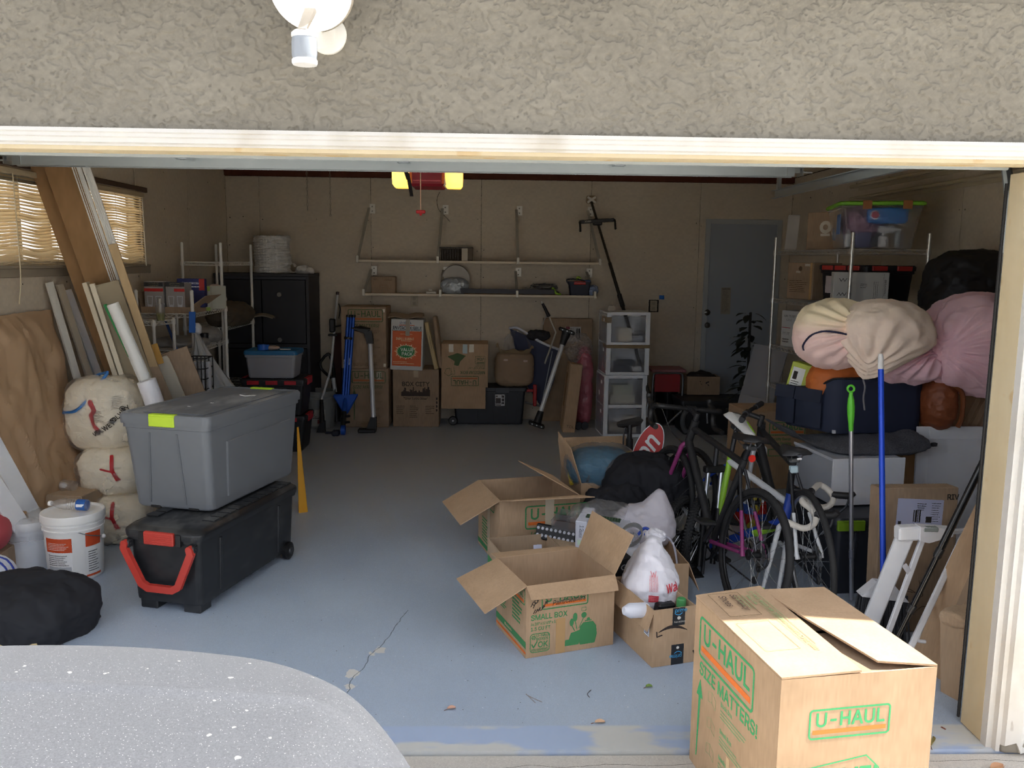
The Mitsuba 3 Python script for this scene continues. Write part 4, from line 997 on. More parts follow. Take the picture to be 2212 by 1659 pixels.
# ---------------------------------------------------------------- long boards and rolls leaning in the left corner
def lean(px0, px1, e0=0.0, e1=0.0):
    p, q = np.array(px0), np.array(px1); d = q - p
    return p - d * e0, q + d * e1
def board(name, label, p, q, w, t, mat, cat='board', side=(1, 0.25, 0), group=None, ch=0.001):
    return solo(name, plank(p, q, w, t, side, ch), mat, label, cat, group, smooth=False)
p, q = np.array([-2.17, 3.02, 0.004]), np.array([-2.70, 2.62, 2.34])
q2 = p + (q - p) * 1.075
board('long_board', 'widest long brown fibreboard leaning up past the window blind', p + [0.02, 0, 0], q2 + [0.03, 0, 0], 0.185, 0.018, 'fibreboard')
board('long_board', 'narrow edge of a second brown fibreboard left of the widest one', p + [-0.105, 0.05, 0], q2 + [-0.08, 0.05, -0.04], 0.16, 0.018, 'fibreboard')
WT = C('#cfcfcb', 0.45)
for i, (a, b, w, lab) in enumerate((((330, 860), (199, 352), 0.060, 'long white fluted moulding right beside the widest brown board'), ((338, 800), (213, 352), 0.045, 'long white fluted moulding, right one of the pair at the window'))):
    k = thing('door_moulding', lab, 'moulding')
    pp = np.array([-2.085 + 0.07 * i, 3.04, 0.004]); qq = np.array([-2.585 + 0.066 * i, 2.64, 2.34]); qq = pp + (qq - pp) * 1.06
    part(k, 'strip', plank(pp, qq, w, 0.014, (1, 0.25, 0), 0.002), WT, False)
    dn = np.cross(qq - pp, (1, 0.25, 0)); dn /= np.linalg.norm(dn)
    if dn[1] > 0: dn = -dn
    sd = np.array([1, 0.25, 0]) / np.linalg.norm([1, 0.25, 0])
    for s in ((-0.020, 0.008), (-0.007, 0.005), (0.005, 0.005), (0.019, 0.008)):
        part(k, 'flute', plank(pp + dn * 0.009 + sd * s[0], qq + dn * 0.009 + sd * s[0], s[1], 0.006, (1, 0.25, 0), 0.0015), WT, False)
board('wood_stick', 'narrow natural pine board leaning against the white mouldings', (-1.96, 2.90, 0.004), (-2.347, 2.550, 1.872), 0.05, 0.02, 'pine')
CW = C('#b9ae98', 0.6)
board('short_board', 'thin cream board edge in front of the long brown boards', (-2.16, 2.72, 0.004), (-2.540, 2.580, 1.631), 0.028, 0.10, CW)
board('short_board', 'wide short greige board with a pale left edge behind the paper rolls', (-2.03, 2.76, 0.004), (-2.446, 2.600, 1.623), 0.20, 0.022, C('#8c8069', 0.7))
board('short_board', 'slim off-white strip along the left edge of the greige board', (-2.12, 2.70, 0.004), (-2.496, 2.570, 1.623), 0.03, 0.03, C('#c9bfa9', 0.6))
for i, (a, b, w, lab) in enumerate(((106, 190, 0.05, 'leftmost white trim strip behind the kraft panel'), (126, 205, 0.05, 'middle cream trim strip behind the kraft panel'), (145, 222, 0.06, 'rightmost and brightest white trim strip behind the kraft panel'))):
    qz = (-2.840, 2.725, 1.624) if i == 0 else ((-2.840, 2.857, 1.608) if i == 1 else (-2.840, 2.959, 1.568))
    board('trim_strip', lab, (-2.52 + 0.03 * i, qz[1] + 0.10 + 0.04 * i, 0.004), qz, w, 0.018, (C('#c9c7be', 0.5), C('#b8ae9b', 0.6), C('#d3d6da', 0.4))[i], 'trim strip', side=(0.45, 1, 0))
# rolls
def roll(name, lab, p, q, r, mat, core, cat='paper roll'):
    k = thing(name, lab, cat); p, q = np.array(p, float), np.array(q, float)
    part(k, 'tube', cyl(p, q, r, n=24), mat, 60)
    d = (q - p) / np.linalg.norm(q - p)
    part(k, 'core', cyl(q - d * 0.01, q + d * 0.002, r * 0.72, n=18), core, 60)
    return k, d
p, q = np.array([-1.86, 2.66, 0.004 + 0.02]), np.array((-2.337, 2.480, 1.504))
k, d = roll('paper_roll', 'long white paper roll with green edge leaning in front of the boards', p, q, 0.037, C('#d9dad6', 0.5), C('#8d8a80', 0.8))
gg = [q + 0.036 * np.array([-1, -0.2, -0.1]) - d * s + np.array([-0.008 * (1 - s / 0.4), 0, 0]) for s in np.linspace(0, 0.42, 8)]
part(k, 'lining', tube(gg, np.linspace(0.012, 0.003, 8), 6), C('#1f7a3e', 0.6), label='green backing showing at the overlap')
part(k, 'edge', tube([q + 0.037 * np.array([-0.9, -0.45, -0.1]) - d * s for s in (0.35, 0.6, 0.95)], 0.004, 6), C('#bdbdb8', 0.6))
part(k, 'print', join(*[box(-0.004, -0.002, 0, 0.004, 0.002, 0.012).apply_transform(at(q + 0.037 * np.array([-0.55, -0.83, -0.05]) - d * s)) for s in (0.52, 0.56, 0.585, 0.64, 0.66, 0.69)]), INK, False)
p2, q2 = np.array([-1.86, 2.52, 0.004 + 0.03]), np.array((-2.128, 2.420, 1.031))
k, d = roll('paper_roll', 'short fat white roll with tan band in front of the long roll', p2, q2, 0.058, C('#dfdfe4', 0.35), C('#cfcfd2', 0.6))
part(k, 'band', cyl(q2 - d * 0.20, q2 - d * 0.34, 0.0588, n=24), C('#b98f55', 0.6), 60, label='tan cardboard band')
board('flat_carton', 'brown flattened carton behind the white rolls', (-1.92, 2.78, 0.004), (-2.326, 2.660, 1.208), 0.25, 0.02, 'card_dark', 'cardboard')
board('flat_carton', 'brown carton panel with torn top to the right of the speckled foam', (-1.78, 3.06, 0.004), (-2.142, 2.920, 1.165), 0.20, 0.03, 'card_dark', 'cardboard')
k = thing('foam_slab', 'speckled off-white foam slab with an ochre envelope taped on top, behind the fat roll', 'foam slab')
part(k, 'slab', crumple(plank((-1.88, 2.98, 0.004), (-2.227, 2.860, 1.117), 0.16, 0.04, (1, 0.25, 0), 0.006).subdivide_loop(2), 0.008, 30, 4), C('#b5ad9c', 0.9), 30)
part(k, 'envelope', plank(np.array((-2.222, 2.800, 1.077)), np.array((-2.261, 2.800, 1.210)), 0.13, 0.004, (1, 0.25, 0)), C('#b98a3a', 0.6), False, label='ochre paper patch')

# ================================================================ back wall: shelves and what stands on them
SHW = C('#b3ab9a', 0.5)
for lvl, (z, zt, yf, xs, bx, x0, x1, nm) in enumerate(((1.785, 2.37, 6.43, (-1.297, -0.492, 0.326, 1.117), (-1.405, -0.545, 0.318, 1.205), -1.41, 1.21, 'upper'), (1.428, 1.695, 6.47, (-1.284, -0.482, 0.324, 1.120), (-1.348, -0.52, 0.315, 1.165), -1.355, 1.172, 'lower'))):
    k = thing('wall_shelf', 'long tan %s wall shelf hung from four metal straps on the back wall' % nm, 'shelf')
    part(k, 'board', box(x0, yf - 0.02, z - 0.018, x1, YB - 0.002, z, 0.002), C('#a08a6a', 0.7), False)
    part(k, 'edge_strip', box(x0 - 0.004, yf - 0.026, z - 0.021, x1 + 0.004, yf - 0.0205, z + 0.004, 0.001), C('#c2b6a0', 0.5), False)
    for a, b in zip(xs, bx):
        bk = part(k, 'bracket', join(plank((a - 0.02, YB - 0.012, zt - 0.01), (b, yf - 0.012, z + 0.0), 0.03, 0.004, (1, 0, 0)), box(b - 0.014, yf - 0.034, z - 0.026, b + 0.014, yf + 0.0, z + 0.05, 0.002), box(b - 0.01, yf, z - 0.024, b + 0.01, YB - 0.002, z - 0.0185)), C('#a9a498', 0.45, 0.4), False)
        pl = part(k, 'wall_plate', box(a - 0.02, YB - 0.012, zt - 0.075, a + 0.045, YB - 0.001, zt + 0.028, 0.002), C('#c6c3ba', 0.45, 0.2), False)
        for dz in (-0.05, 0.0): part(pl, 'screw', xf(lathe([(0, 0), (0.008, 0), (0.006, 0.004), (0, 0.005)], 10), frame((a + 0.012, YB - 0.012, zt + dz), (1, 0, 0), (0, 0, 1))), C('#6b6860', 0.4, 0.8))
solo('shelf_lip', plank((-0.30, 6.475, 1.44 + 0.028), (0.72, 6.475, 1.436 + 0.028), 0.02, 0.05, (0, 1, 0)), C('#31333c', 0.6), 'long low dark slab lying along the middle of the lower wall shelf', 'slab', smooth=False)
mb = thing('mesh_basket', 'dark wire-sided box with a white label on the upper wall shelf', 'basket')
part(mb, 'rim', join(*[box(a, b, 1.925, c, d, 1.935) for a, b, c, d in ((-0.53, 6.46, -0.17, 6.468), (-0.53, 6.70, -0.17, 6.708), (-0.53, 6.46, -0.522, 6.708), (-0.178, 6.46, -0.17, 6.708))]), C('#2a2521', 0.6), False)
for i in range(8): part(mb, 'rib', box(-0.528 + i * 0.028, 6.461, 1.786, -0.521 + i * 0.028, 6.467, 1.926), C('#302a25', 0.6), False)
part(mb, 'back_panel', box(-0.525, 6.66, 1.787, -0.175, 6.70, 1.92), C('#3a332c', 0.8), False)
part(mb, 'front_panel', box(-0.29, 6.458, 1.787, -0.172, 6.468, 1.926, 0.001), C('#5a4f43', 0.8), False)
part(mb, 'label', box(-0.29, 6.4575, 1.79, -0.225, 6.4585, 1.923), C('#b3ab9c', 0.6), False)
c = Carton('shelf_box', 'small brown box with a faint line drawing, leftmost on the lower wall shelf', (-1.275, 6.52, 1.4285), 0, 0.262, 0.16, 0.182, 'card_dark', lid=False)
c.dec('front', [text('TWO', 0.014, 0.02, 0.145), *lines(0.14, 0.15, 0.09, 2, 0.01, 0.003, 2)], C('#6b4c33', 0.8), 'lettering')
c.dec('front', [stroke(q, 0.003) for q in ([(0.06, 0.05), (0.10, 0.09), (0.17, 0.09), (0.20, 0.05)], [(0.09, 0.03), (0.10, 0.09)], [(0.17, 0.09), (0.18, 0.03)], [(0.12, 0.06), (0.16, 0.065)])], C('#8a6a4d', 0.8), 'drawing')
k = thing('white_gadget', 'small white plastic fitting lying on the lower wall shelf beside the second strap', 'fitting')
part(k, 'base', box(-0.68, 6.50, 1.4285, -0.565, 6.58, 1.456, 0.008), C('#b9b4a8', 0.5), False)
part(k, 'stem', box(-0.655, 6.53, 1.456, -0.61, 6.55, 1.478, 0.006), C('#b9b4a8', 0.5), False)
solo('round_tray', xf(lathe([(0, 0), (0.15, 0), (0.158, 0.012), (0.15, 0.02), (0, 0.016)], 32), frame((-0.36, 6.68, 1.588), (1, 0, 0), (0, 0.12, 1)) @ np.diag([1, 1, 1, 1])), C('#a9a49b', 0.5), 'round pale tray standing behind the grey bag on the lower wall shelf', 'tray')
k = thing('silver_bag', 'crinkled silver grey bag on the lower wall shelf', 'bag')
part(k, 'body', crumple(blob((-0.37, 6.585, 1.513), (0.145, 0.085, 0.084), 2.6, 0.022, 9, 31, 5, floor=1.4285), 0.008, 22, 3), C('#a5abb0', 0.35, 0.2), True)
# cables and toys at the right of the lower shelf
k = thing('cable_heap', 'tangle of grey cables on the lower wall shelf left of the tool basket', 'cables')
g = random.Random(8)
for i in range(9):
    pts = [(0.62 + g.uniform(-0.16, 0.14), 6.56 + g.uniform(-0.05, 0.06), 1.445 + g.uniform(0, 0.11)) for _ in range(7)]
    part(k, 'cable', tube(arc(pts, 6), 0.006, 6), C(('#4b4a48', '#7d7a75', '#37373a')[i % 3], 0.5))
part(k, 'plastic_bag', crumple(blob((0.50, 6.55, 1.462), (0.13, 0.06, 0.034), 2.2, 0.03, 10, 5, 4, floor=1.4285), 0.012, 20, 3), 'clear_bag', True)
solo('green_tube', tube(arc([(0.696, 6.500, 1.509), (0.723, 6.500, 1.489), (0.744, 6.500, 1.450), (0.795, 6.50, 1.44)], 6), 0.012, 8), C('#7fa62a', 0.4), 'short lime green tube on the lower wall shelf', 'tube')
k = thing('tool_basket', 'navy basket with a red tool on top at the right of the lower wall shelf', 'basket')
part(k, 'body', mv(layers([(0.20, 0.13, 0), (0.235, 0.16, 0.13), (0.245, 0.17, 0.135), (0.245, 0.17, 0.15)], 0.02, 4), 1.0, 6.56, 1.4285), C('#1d2333', 0.6), 40)
part(k, 'red_tool', box(0.93, 6.475, 1.545, 1.07, 6.51, 1.585, 0.01), C('#b3302a', 0.5), False)
part(k, 'handle', tube(arc([(0.88, 6.50, 1.55), (0.86, 6.50, 1.60), (0.98, 6.50, 1.605), (1.10, 6.52, 1.58)], 6), 0.008, 6), C('#20242c', 0.5))
part(k, 'green_hook', tube(arc([(0.96, 6.5, 1.60), (0.98, 6.5, 1.63), (1.01, 6.5, 1.615)], 5), 0.009, 6), C('#8eae30', 0.5))
part(k, 'blue_tool', box(1.05, 6.50, 1.57, 1.12, 6.54, 1.60, 0.01), C('#1f3a63', 0.5), False)
k = solo('snack_bag', crumple(blob((1.145, 6.56, 1.485), (0.06, 0.05, 0.055), 2.4, 0.02, 14, 4, 4, floor=1.4285), 0.006, 30, 2), C('#6f7f9c', 0.35), 'small blue and silver packet at the right end of the lower wall shelf', 'packet')

# bicycle hanging pole
k = thing('bike_hanger', 'black bicycle hanging pole with two hooks leaning on the back wall beside the wall shelf', 'bike rack')
bt_, bm_, bl_ = np.array((1.124, 6.660, 2.449)), np.array((1.179, 6.520, 2.228)), np.array((1.433, 6.150, 1.308))
DKP = C('#26241f', 0.45, 0.3)
part(k, 'pole', tube([bt_, bl_], 0.014, 10), C('#3b362d', 0.4, 0.5), 60)
part(k, 'lower_pole', tube([bl_ + (bt_ - bl_) * 0.42, bl_ + (bl_ - bt_) * 1.05], 0.019, 10), DKP, 60)
part(k, 'clamp', tube([bl_ + (bt_ - bl_) * 0.02, bl_ + (bt_ - bl_) * 0.13], 0.026, 10), BLACK, 60)
part(k, 'hub', box(bm_[0] - 0.05, bm_[1] - 0.03, bm_[2] - 0.04, bm_[0] + 0.05, bm_[1] + 0.02, bm_[2] + 0.03, 0.01), BLACK, False)
aL, aR = np.array((0.977, 6.450, 2.218)), np.array((1.352, 6.450, 2.247))
part(k, 'arm', plank(aL, aR, 0.02, 0.04, (0, 1, 0), 0.006), BLACK, False)
for q in (aL, aR):
    part(k, 'hook', tube(arc([q, q + [0, -0.06, -0.02], q + [0, -0.10, -0.09], q + [0.0, -0.11, -0.04 - 0.06]], 5), 0.011, 8), BLACK)
part(k, 'lettering', xf(text('XTAG', 0.018, 0, 0, True), frame(aL + (aR - aL) * 0.14 + np.array([0, -0.0215, -0.008]), aR - aL, (0, 0, 1))), C('#b9b5ac', 0.6), False)
hz = np.array((1.131, 6.720, 2.473))
part(k, 'wall_pad', box(hz[0] - 0.055, hz[1] - 0.02, hz[2] - 0.04, hz[0] + 0.055, YB - 0.001, hz[2] + 0.045, 0.015), C('#8f7b5f', 0.8), False)
for r in (35, -35): part(k, 'pad_tape', xf(box(-0.055, -0.012, 0, 0.055, 0.012, 0.001), frame((hz[0], hz[1] - 0.0205, hz[2]), (math.cos(math.radians(r)), 0, math.sin(math.radians(r))), (-math.sin(math.radians(r)), 0, math.cos(math.radians(r))))), C('#c9c4b8', 0.4), False)

# ---------------------------------------------------------------- dark cabinet
NAVY = C('#14171f', 0.55)
k = thing('cabinet', 'tall dark navy wooden cabinet in the back left corner', 'cabinet')
CX0, CX1, CY0, CY1, CH = -2.86, -1.875, 6.15, 6.72, 1.636
part(k, 'carcass', join(box(CX0, CY0 + 0.02, 0.06, CX0 + 0.03, CY1, CH - 0.03), box(CX1 - 0.03, CY0, 0.0, CX1, CY1, CH - 0.03), box(CX0 + 0.03, CY1 - 0.02, 0.06, CX1 - 0.03, CY1, CH - 0.03), box(CX0, CY0 - 0.006, CH - 0.03, CX1 + 0.004, CY1, CH, 0.004), box(CX0 + 0.03, CY0 + 0.02, 0.02, CX1 - 0.03, CY1 - 0.02, 0.08)), C('#2c2c31', 0.6), False)
part(k, 'rail', box(CX0 + 0.03, CY0, 0.855, CX1 - 0.03, CY1 - 0.03, 0.90, 0.003), C('#2a2b30', 0.6), False)
for i in range(2):
    x0 = CX0 + 0.035 + i * 0.46
    dk = part(k, 'door', box(x0, CY0 + 0.004, 0.905, x0 + 0.452, CY0 + 0.024, CH - 0.065, 0.003), NAVY, False)
part(k, 'top_rail', box(CX0 + 0.03, CY0 - 0.002, CH - 0.062, CX1 - 0.03, CY0 + 0.02, CH - 0.031, 0.002), C('#262a33', 0.5), False)
for i in range(2):
    part(k, 'drawer', box(CX0 + 0.035, CY0 + 0.004, 0.10 + i * 0.378, CX1 - 0.035, CY0 + 0.024, 0.47 + i * 0.378, 0.003), NAVY, False)
for (x, z) in ((-2.181, 1.419), (-2.185, 0.945)):
    part(k, 'knob', xf(lathe([(0, 0), (0.012, 0.0), (0.012, 0.012), (0.026, 0.02), (0.022, 0.03), (0, 0.032)], 18), frame((x, CY0 + 0.004, z), (1, 0, 0), (0, 0, 1))), C('#6e6c68', 0.5), 40, label='round grey knob')
PB = PM('bubble', lambda p, n, uv: mix(lin('#b5b3ae'), lin('#dcdbd8'), pf(p.x * 30, p.y * 30, p.z * 30, 2)), 0.22, 0.6)
def bubbly(m, amp, f, seed):
    v = np.array(m.vertices); n = np.array(m.vertex_normals)
    q = v * f; cell = np.floor(q); d = np.linalg.norm((q - cell) - 0.5, axis=1)
    m = m.copy(); m.vertices = v + n * (amp * np.clip(1 - (d / 0.55) ** 2, 0, 1))[:, None] + n * (0.055 * (meshkit.fbm(v * 7 + seed, 3, seed) - 0.5))[:, None]; return m
a = np.linspace(0, 2 * math.pi, 120, endpoint=False)
rb = loft([np.c_[0.178 * np.cos(a), 0.178 * np.sin(a), np.full(120, z)] for z in np.linspace(0, 0.385, 70)])
k = thing('bubble_wrap_roll', 'big upright roll of bubble wrap on top of the dark cabinet', 'bubble wrap')
part(k, 'roll', mv(bubbly(rb, 0.016, 38, 3), -2.31, 6.40, 1.6365), PB, True)
for i, (x, y, r, hh) in enumerate(((-2.085, 6.36, 0.06, 0.13), (-1.985, 6.42, 0.07, 0.07), (-1.92, 6.40, 0.045, 0.05))):
    aa = np.linspace(0, 5.2, 60)
    if i == 0:
        P = np.array([[(x + (0.022 + 0.008 * t) * math.cos(t), y - 0.05 + 0.12 * s, 1.6365 + 0.07 + (0.022 + 0.008 * t) * math.sin(t)) for s in np.linspace(0, 1, 10)] for t in aa])
        m = sheet(P, 0.005)
    else:
        m = crumple(blob((x, y, 1.6365 + hh * 0.5), (r, 0.05, hh * 0.55), 2.0, 0.03, 16, 40 + i, 4, floor=1.637), 0.012, 40, 3)
    solo('bubble_wrap_piece', m, PB, ('curled loop of bubble wrap beside the big roll', 'flat crumpled bubble wrap piece between the loop and the smallest piece', 'smallest bubble wrap scrap near the right end of the cabinet top')[i], 'bubble wrap')

# ---------------------------------------------------------------- white corner wire shelving
WW = C('#d0cfc9', 0.45)
U2 = wire_shelf('wire_shelf', 'tall white wire shelving unit by the back left corner', (-2.80, 5.08), (-2.425, 5.0), (-2.426, 6.0), [1.75, 1.155, 0.55], 1.925, WW, 0.014, ringed=False)
U1 = wire_shelf('wire_shelf', 'lower white wire shelving unit holding glass boxes, in front of the tall one', (-2.811, 4.03), (-2.361, 4.0), (-2.383, 4.94), [1.345, 1.05, 0.70], (1.528, 1.531, 1.36, 1.36), WW, 0.014, ringed=False)
U0 = wire_shelf('wire_shelf', 'smallest white wire stand just left of the glass boxes', (-2.83, 3.74), (-2.565, 3.72), (-2.50, 3.96), [1.30, 0.99], 1.312, WW, 0.013, ringed=False)
c = Carton('open_box', 'open brown carton with raised flaps on the white wire shelf, glass boxes inside', (-2.79, 4.06, 1.3475), -3, 0.40, 0.34, 0.05, 'card_dark', hollow=True)
c.flap('back', 0.16, 70, mat='card_dark'); c.flap('right', 0.16, 35, mat='card_dark'); c.flap('left', 0.12, 75, mat='card_dark')
for i, (x, w) in enumerate(((-2.765, 0.155), (-2.595, 0.155))):
    g_ = Carton('glass_box', 'white and red printed box of drinking glasses, %s of the two in the open carton' % ('left' if i == 0 else 'right'), (x, 4.075, 1.354), -3, w, 0.15, 0.245 - 0.01 * i, mat=C('#8f8c8b', 0.6), cat='glassware box', lid=False)
    g_.dec('front', [bar(0.0, 0.165, w, 0.025)] if i == 0 else [bar(w * 0.45, 0.165, w * 0.55, 0.025)], C('#b8302f', 0.6), 'red_band')
    g_.dec('front', [bar(0.0, 0.205, w, 0.035)], C('#2b2c30', 0.6), 'dark_band')
    g_.dec('front', [outline(w * 0.25, 0.212, w * 0.5, 0.02, 0.004, 0.002)], C('#c9b98a', 0.6), 'badge', )
    for s in range(2):
        g_.dec('front', [flat(Polygon([(0.02 + s * 0.07, 0.13), (0.07 + s * 0.07, 0.13), (0.062 + s * 0.07, 0.02), (0.028 + s * 0.07, 0.02)]).difference(Polygon([(0.026 + s * 0.07, 0.124), (0.064 + s * 0.07, 0.124), (0.058 + s * 0.07, 0.06), (0.032 + s * 0.07, 0.06)])))], C('#b5b9bf', 0.5), 'glass_picture')
    if i == 0: g_.dec('front', [bar(0.01, 0.008, w - 0.02, 0.012)], C('#a83434', 0.6), 'red_line')
c = Carton('blue_box', 'dark blue printed box with a red end standing in the open carton', (-2.56, 4.24, 1.385), 4, 0.22, 0.08, 0.235, mat=C('#20265c', 0.5), cat='box', lid=False)
c.dec('front', [text('FRAMEWORK', 0.016, 0.04, 0.19), *lines(0.09, 0.165, 0.10, 1, 0.01, 0.008)], C('#c9ccd8', 0.6), 'lettering')
c.dec('front', [bar(0.175, 0.14, 0.045, 0.095)], C('#a02a25', 0.6), 'red_end')
c = Carton('white_box', 'white and lime green box with handwriting on the white wire shelf', (-2.42, 4.62, 1.3475), 62, 0.20, 0.10, 0.20, mat=C('#b9bcb2', 0.6), cat='box', lid=False)
c.dec('left', [text('bo Bags', 0.022, 0.01, 0.09, False)], INK, 'lettering')
c = Carton('white_box', 'white box with lime green top and bottom bands beside the post of the wire shelf', (-2.52, 4.40, 1.3475), 8, 0.17, 0.10, 0.205, mat=C('#b9bcb2', 0.6), cat='box', lid=False)
c.dec('front', [bar(0, 0.165, 0.17, 0.04), bar(0, 0.0, 0.17, 0.03)], C('#8ea648', 0.6), 'green_band')
c.dec('front', [text('bo Bags', 0.022, 0.012, 0.085, False)], INK, 'lettering')
solo('tissue_bag', crumple(blob((-2.43, 4.84, 1.445), (0.075, 0.07, 0.10), 2.4, 0.03, 12, 9, 4, floor=1.3475), 0.010, 26, 3), C('#a8948c', 0.4), 'pinkish clear bag at the right end of the white wire shelf', 'plastic bag')
k = thing('candle_glass', 'tall clear glass cup with green wax at the front of the smallest wire stand', 'candle')
cg = (-2.539, 3.800, 1.347)
part(k, 'glass', mv(lathe([(0, 0), (0.028, 0.0), (0.034, 0.06), (0.036, 0.13), (0.034, 0.13), (0.032, 0.062), (0, 0.055)], 24), cg[0], cg[1], 1.3035), 'clear_bin', 40)
part(k, 'wax', mv(lathe([(0, 0.004), (0.026, 0.004), (0.031, 0.058), (0, 0.058)], 24), cg[0], cg[1], 1.3035), C('#7d7b3c', 0.5), 40)
part(k, 'straw', cyl((cg[0] - 0.004, cg[1], 1.37), (cg[0] - 0.002, cg[1], 1.475), 0.012, n=10), C('#b7b3ab', 0.4))
solo('brown_cloth', crumple(blob((-2.50, 5.50, 1.245), (0.15, 0.44, 0.10), 2.2, 0.06, 5, 12, 5, floor=1.1575), 0.02, 16, 3), C('#4d463b', 0.9), 'heap of dark olive cloth on the tall white wire shelving', 'cloth')
P = np.array([[(-2.40 + 0.22 * u, 5.83 - 0.10 * v + 0.1 * u, 1.185 + 0.035 * math.sin(3 * u) + 0.03 * (1 - v) * math.sin(math.pi * v)) for v in np.linspace(0, 1, 8)] for u in np.linspace(0, 1, 12)])
solo('cap_brim', sheet(P, 0.012), C('#6d6455', 0.85), 'olive cap brim sticking out of the cloth heap on the tall white shelving', 'cap')
for i, (c_, r, sd, lab) in enumerate((((-2.58, 4.35, 1.085), (0.20, 0.22, 0.03), 3, 'left flat clear plastic bag on the middle level of the white wire shelf'), ((-2.50, 4.80, 1.115), (0.10, 0.14, 0.06), 5, 'right crumpled grey plastic bag on the middle level of the white wire shelf'))):
    solo('plastic_bag', crumple(blob(c_, r, 2.2, 0.04, 8, sd, 4, floor=1.0525), 0.012, 20, 3), C('#8f8d89', 0.3), lab, 'plastic bag')
solo('black_cup', mv(lathe([(0, 0), (0.03, 0), (0.035, 0.10), (0, 0.10)], 18), -2.43, 4.48, 1.0525), C('#1a1b20', 0.4), 'small black cup on the middle level of the white wire shelf', 'cup')
# hanging white bag, dust pan, broom, wire basket
k = thing('hanging_bag', 'translucent white bin bag hanging from the white wire shelf post', 'plastic bag')
nu, nv = 60, 40; P = np.zeros((nu, nv, 3)); ap = np.array((-2.309, 3.930, 1.202)); 
bl_, br_ = np.array((-2.387, 3.860, 0.732)), np.array((-2.044, 3.950, 0.759))
for j, v in enumerate(np.linspace(0, 1, nv)):
    w = 0.03 + 0.97 * v ** 1.15; c0 = ap + ((bl_ + br_) / 2 - ap) * v
    hw = np.linalg.norm(br_ - bl_) / 2 * w
    for i, u in enumerate(np.linspace(0, 2 * math.pi, nu)):
        rr = 1 + 0.16 * math.sin(9 * u + 1.5 * math.sin(3 * v)) * min(1, v * 3) + 0.06 * math.sin(17 * u)
        P[i, j] = c0 + np.array([hw * math.cos(u) * rr, (0.04 + 0.10 * v) * math.sin(u) * rr, 0])
thin('bin_bag', '#c9cac8', 0.7, 0.3)
part(k, 'skin', sheet(P, 0.002), 'bin_bag', 60)
part(k, 'knot', crumple(blob(ap + [0, 0, 0.03], (0.03, 0.025, 0.05), 2.2, 0.02, 20, 3, 3), 0.005, 30, 1), C('#bfc1c2', 0.4), True)
solo('blue_strap', plank(np.array((-2.329, 3.880, 1.206)), np.array((-2.329, 3.900, 1.370)), 0.05, 0.008, (1, 0, 0)), C('#2b62b5', 0.5), 'blue plastic strip behind the white shelf post above the hanging bag', 'strip', smooth=False)
solo('blue_broom_stick', tube([np.array((-2.463, 4.000, 0.958)), np.array((-2.612, 4.100, 1.280))], 0.011, 8), C('#233f74', 0.4), 'dark blue broom stick leaning under the smallest wire stand', 'broom')
k = thing('wire_basket', 'black wire basket with pale rolls in it hanging behind the grey tote', 'basket')
b0, b1 = np.array((-2.294, 3.600, 1.033)), np.array((-2.146, 3.600, 0.769)); x0, x1, z1, z0 = b0[0], b1[0], b0[2], b1[2] - 0.05
for z in np.linspace(z0, z1, 5): part(k, 'hoop', tube([(x0, 3.60, z), (x1, 3.60, z), (x1, 3.78, z), (x0, 3.78, z)], 0.005, 6, closed=True), BLACK, False)
for i, x in enumerate(np.linspace(x0, x1, 6)):
    part(k, 'bar', cyl((x, 3.60, z0), (x, 3.60, z1), 0.0045, n=6), BLACK)
    part(k, 'bar', cyl((x, 3.78, z0), (x, 3.78, z1), 0.0045, n=6), BLACK)
for i in range(3): solo('pale_roll', cyl((x0 + 0.035 + 0.052 * i, 3.69, 0.0 + z0 + 0.004), (x0 + 0.035 + 0.052 * i, 3.69, z1 - 0.03), 0.024, n=16), C('#b5b5b8', 0.35), 'pale roll standing in the black wire basket, ' + ('left', 'middle', 'right')[i] + ' one', 'roll', 'pale rolls in the wire basket', smooth=60)
solo('wire_basket_stand', box(x0 - 0.02, 3.56, 0.0, x1 + 0.02, 3.82, z0 - 0.006, 0.006), C('#2b2a2a', 0.7), 'dark crate under the black wire basket', 'crate', smooth=False)

# ---------------------------------------------------------------- blue lidded tote on two black totes
for i in range(2):
    k, M_ = tote('black_tote', ('upper' if i else 'lower') + ' of two stacked black totes with red latches behind the grey tote', (-1.985, 5.17, 0.345 * i), 0, 0.60, 0.42, 0.343, body=C('#15161b', 0.5), lid=C('#1a1b20', 0.5), tap=0.85, r=0.03, ribs=True, latch=(C('#a3212b', 0.45), ('left', 'right'), 0.2))
    for j in range(3): part(k, 'front_latch', xf(box(-0.23 + 0.17 * j, -0.222, 0.343 - 0.05, -0.12 + 0.17 * j, -0.206, 0.343 - 0.012, 0.003), M_), C('#a3212b', 0.45), False)
k, M_ = tote('blue_lid_tote', 'translucent grey tote with a teal blue lid on top of the black totes', (-2.005, 5.15, 0.692), 0, 0.49, 0.34, 0.258, body=C('#8a8b90', 0.4), lid=C('#1f5f8a', 0.4), tap=0.86, r=0.03, ribs=False)
solo('tape_roll', mv(lathe([(0.04, 0), (0.053, 0), (0.053, 0.046), (0.04, 0.046), (0.04, 0)], 30), -2.09, 5.09, 0.9505), C('#2360b8', 0.5), 'roll of blue masking tape on the teal lid', 'tape roll')
solo('glove', crumple(blob((-2.02, 5.12, 0.966), (0.07, 0.04, 0.012), 2.2, 0.015, 14, 3, 4, floor=0.9505), 0.003, 30, 1), C('#a8968c', 0.7), 'pinkish glove lying beside the blue tape roll', 'glove')
solo('marker_pen', cyl((-1.935, 5.08, 0.956), (-1.835, 5.08, 0.956), 0.0055, n=10), C('#c9c9c6', 0.4), 'white marker lying on the teal lid', 'pen')

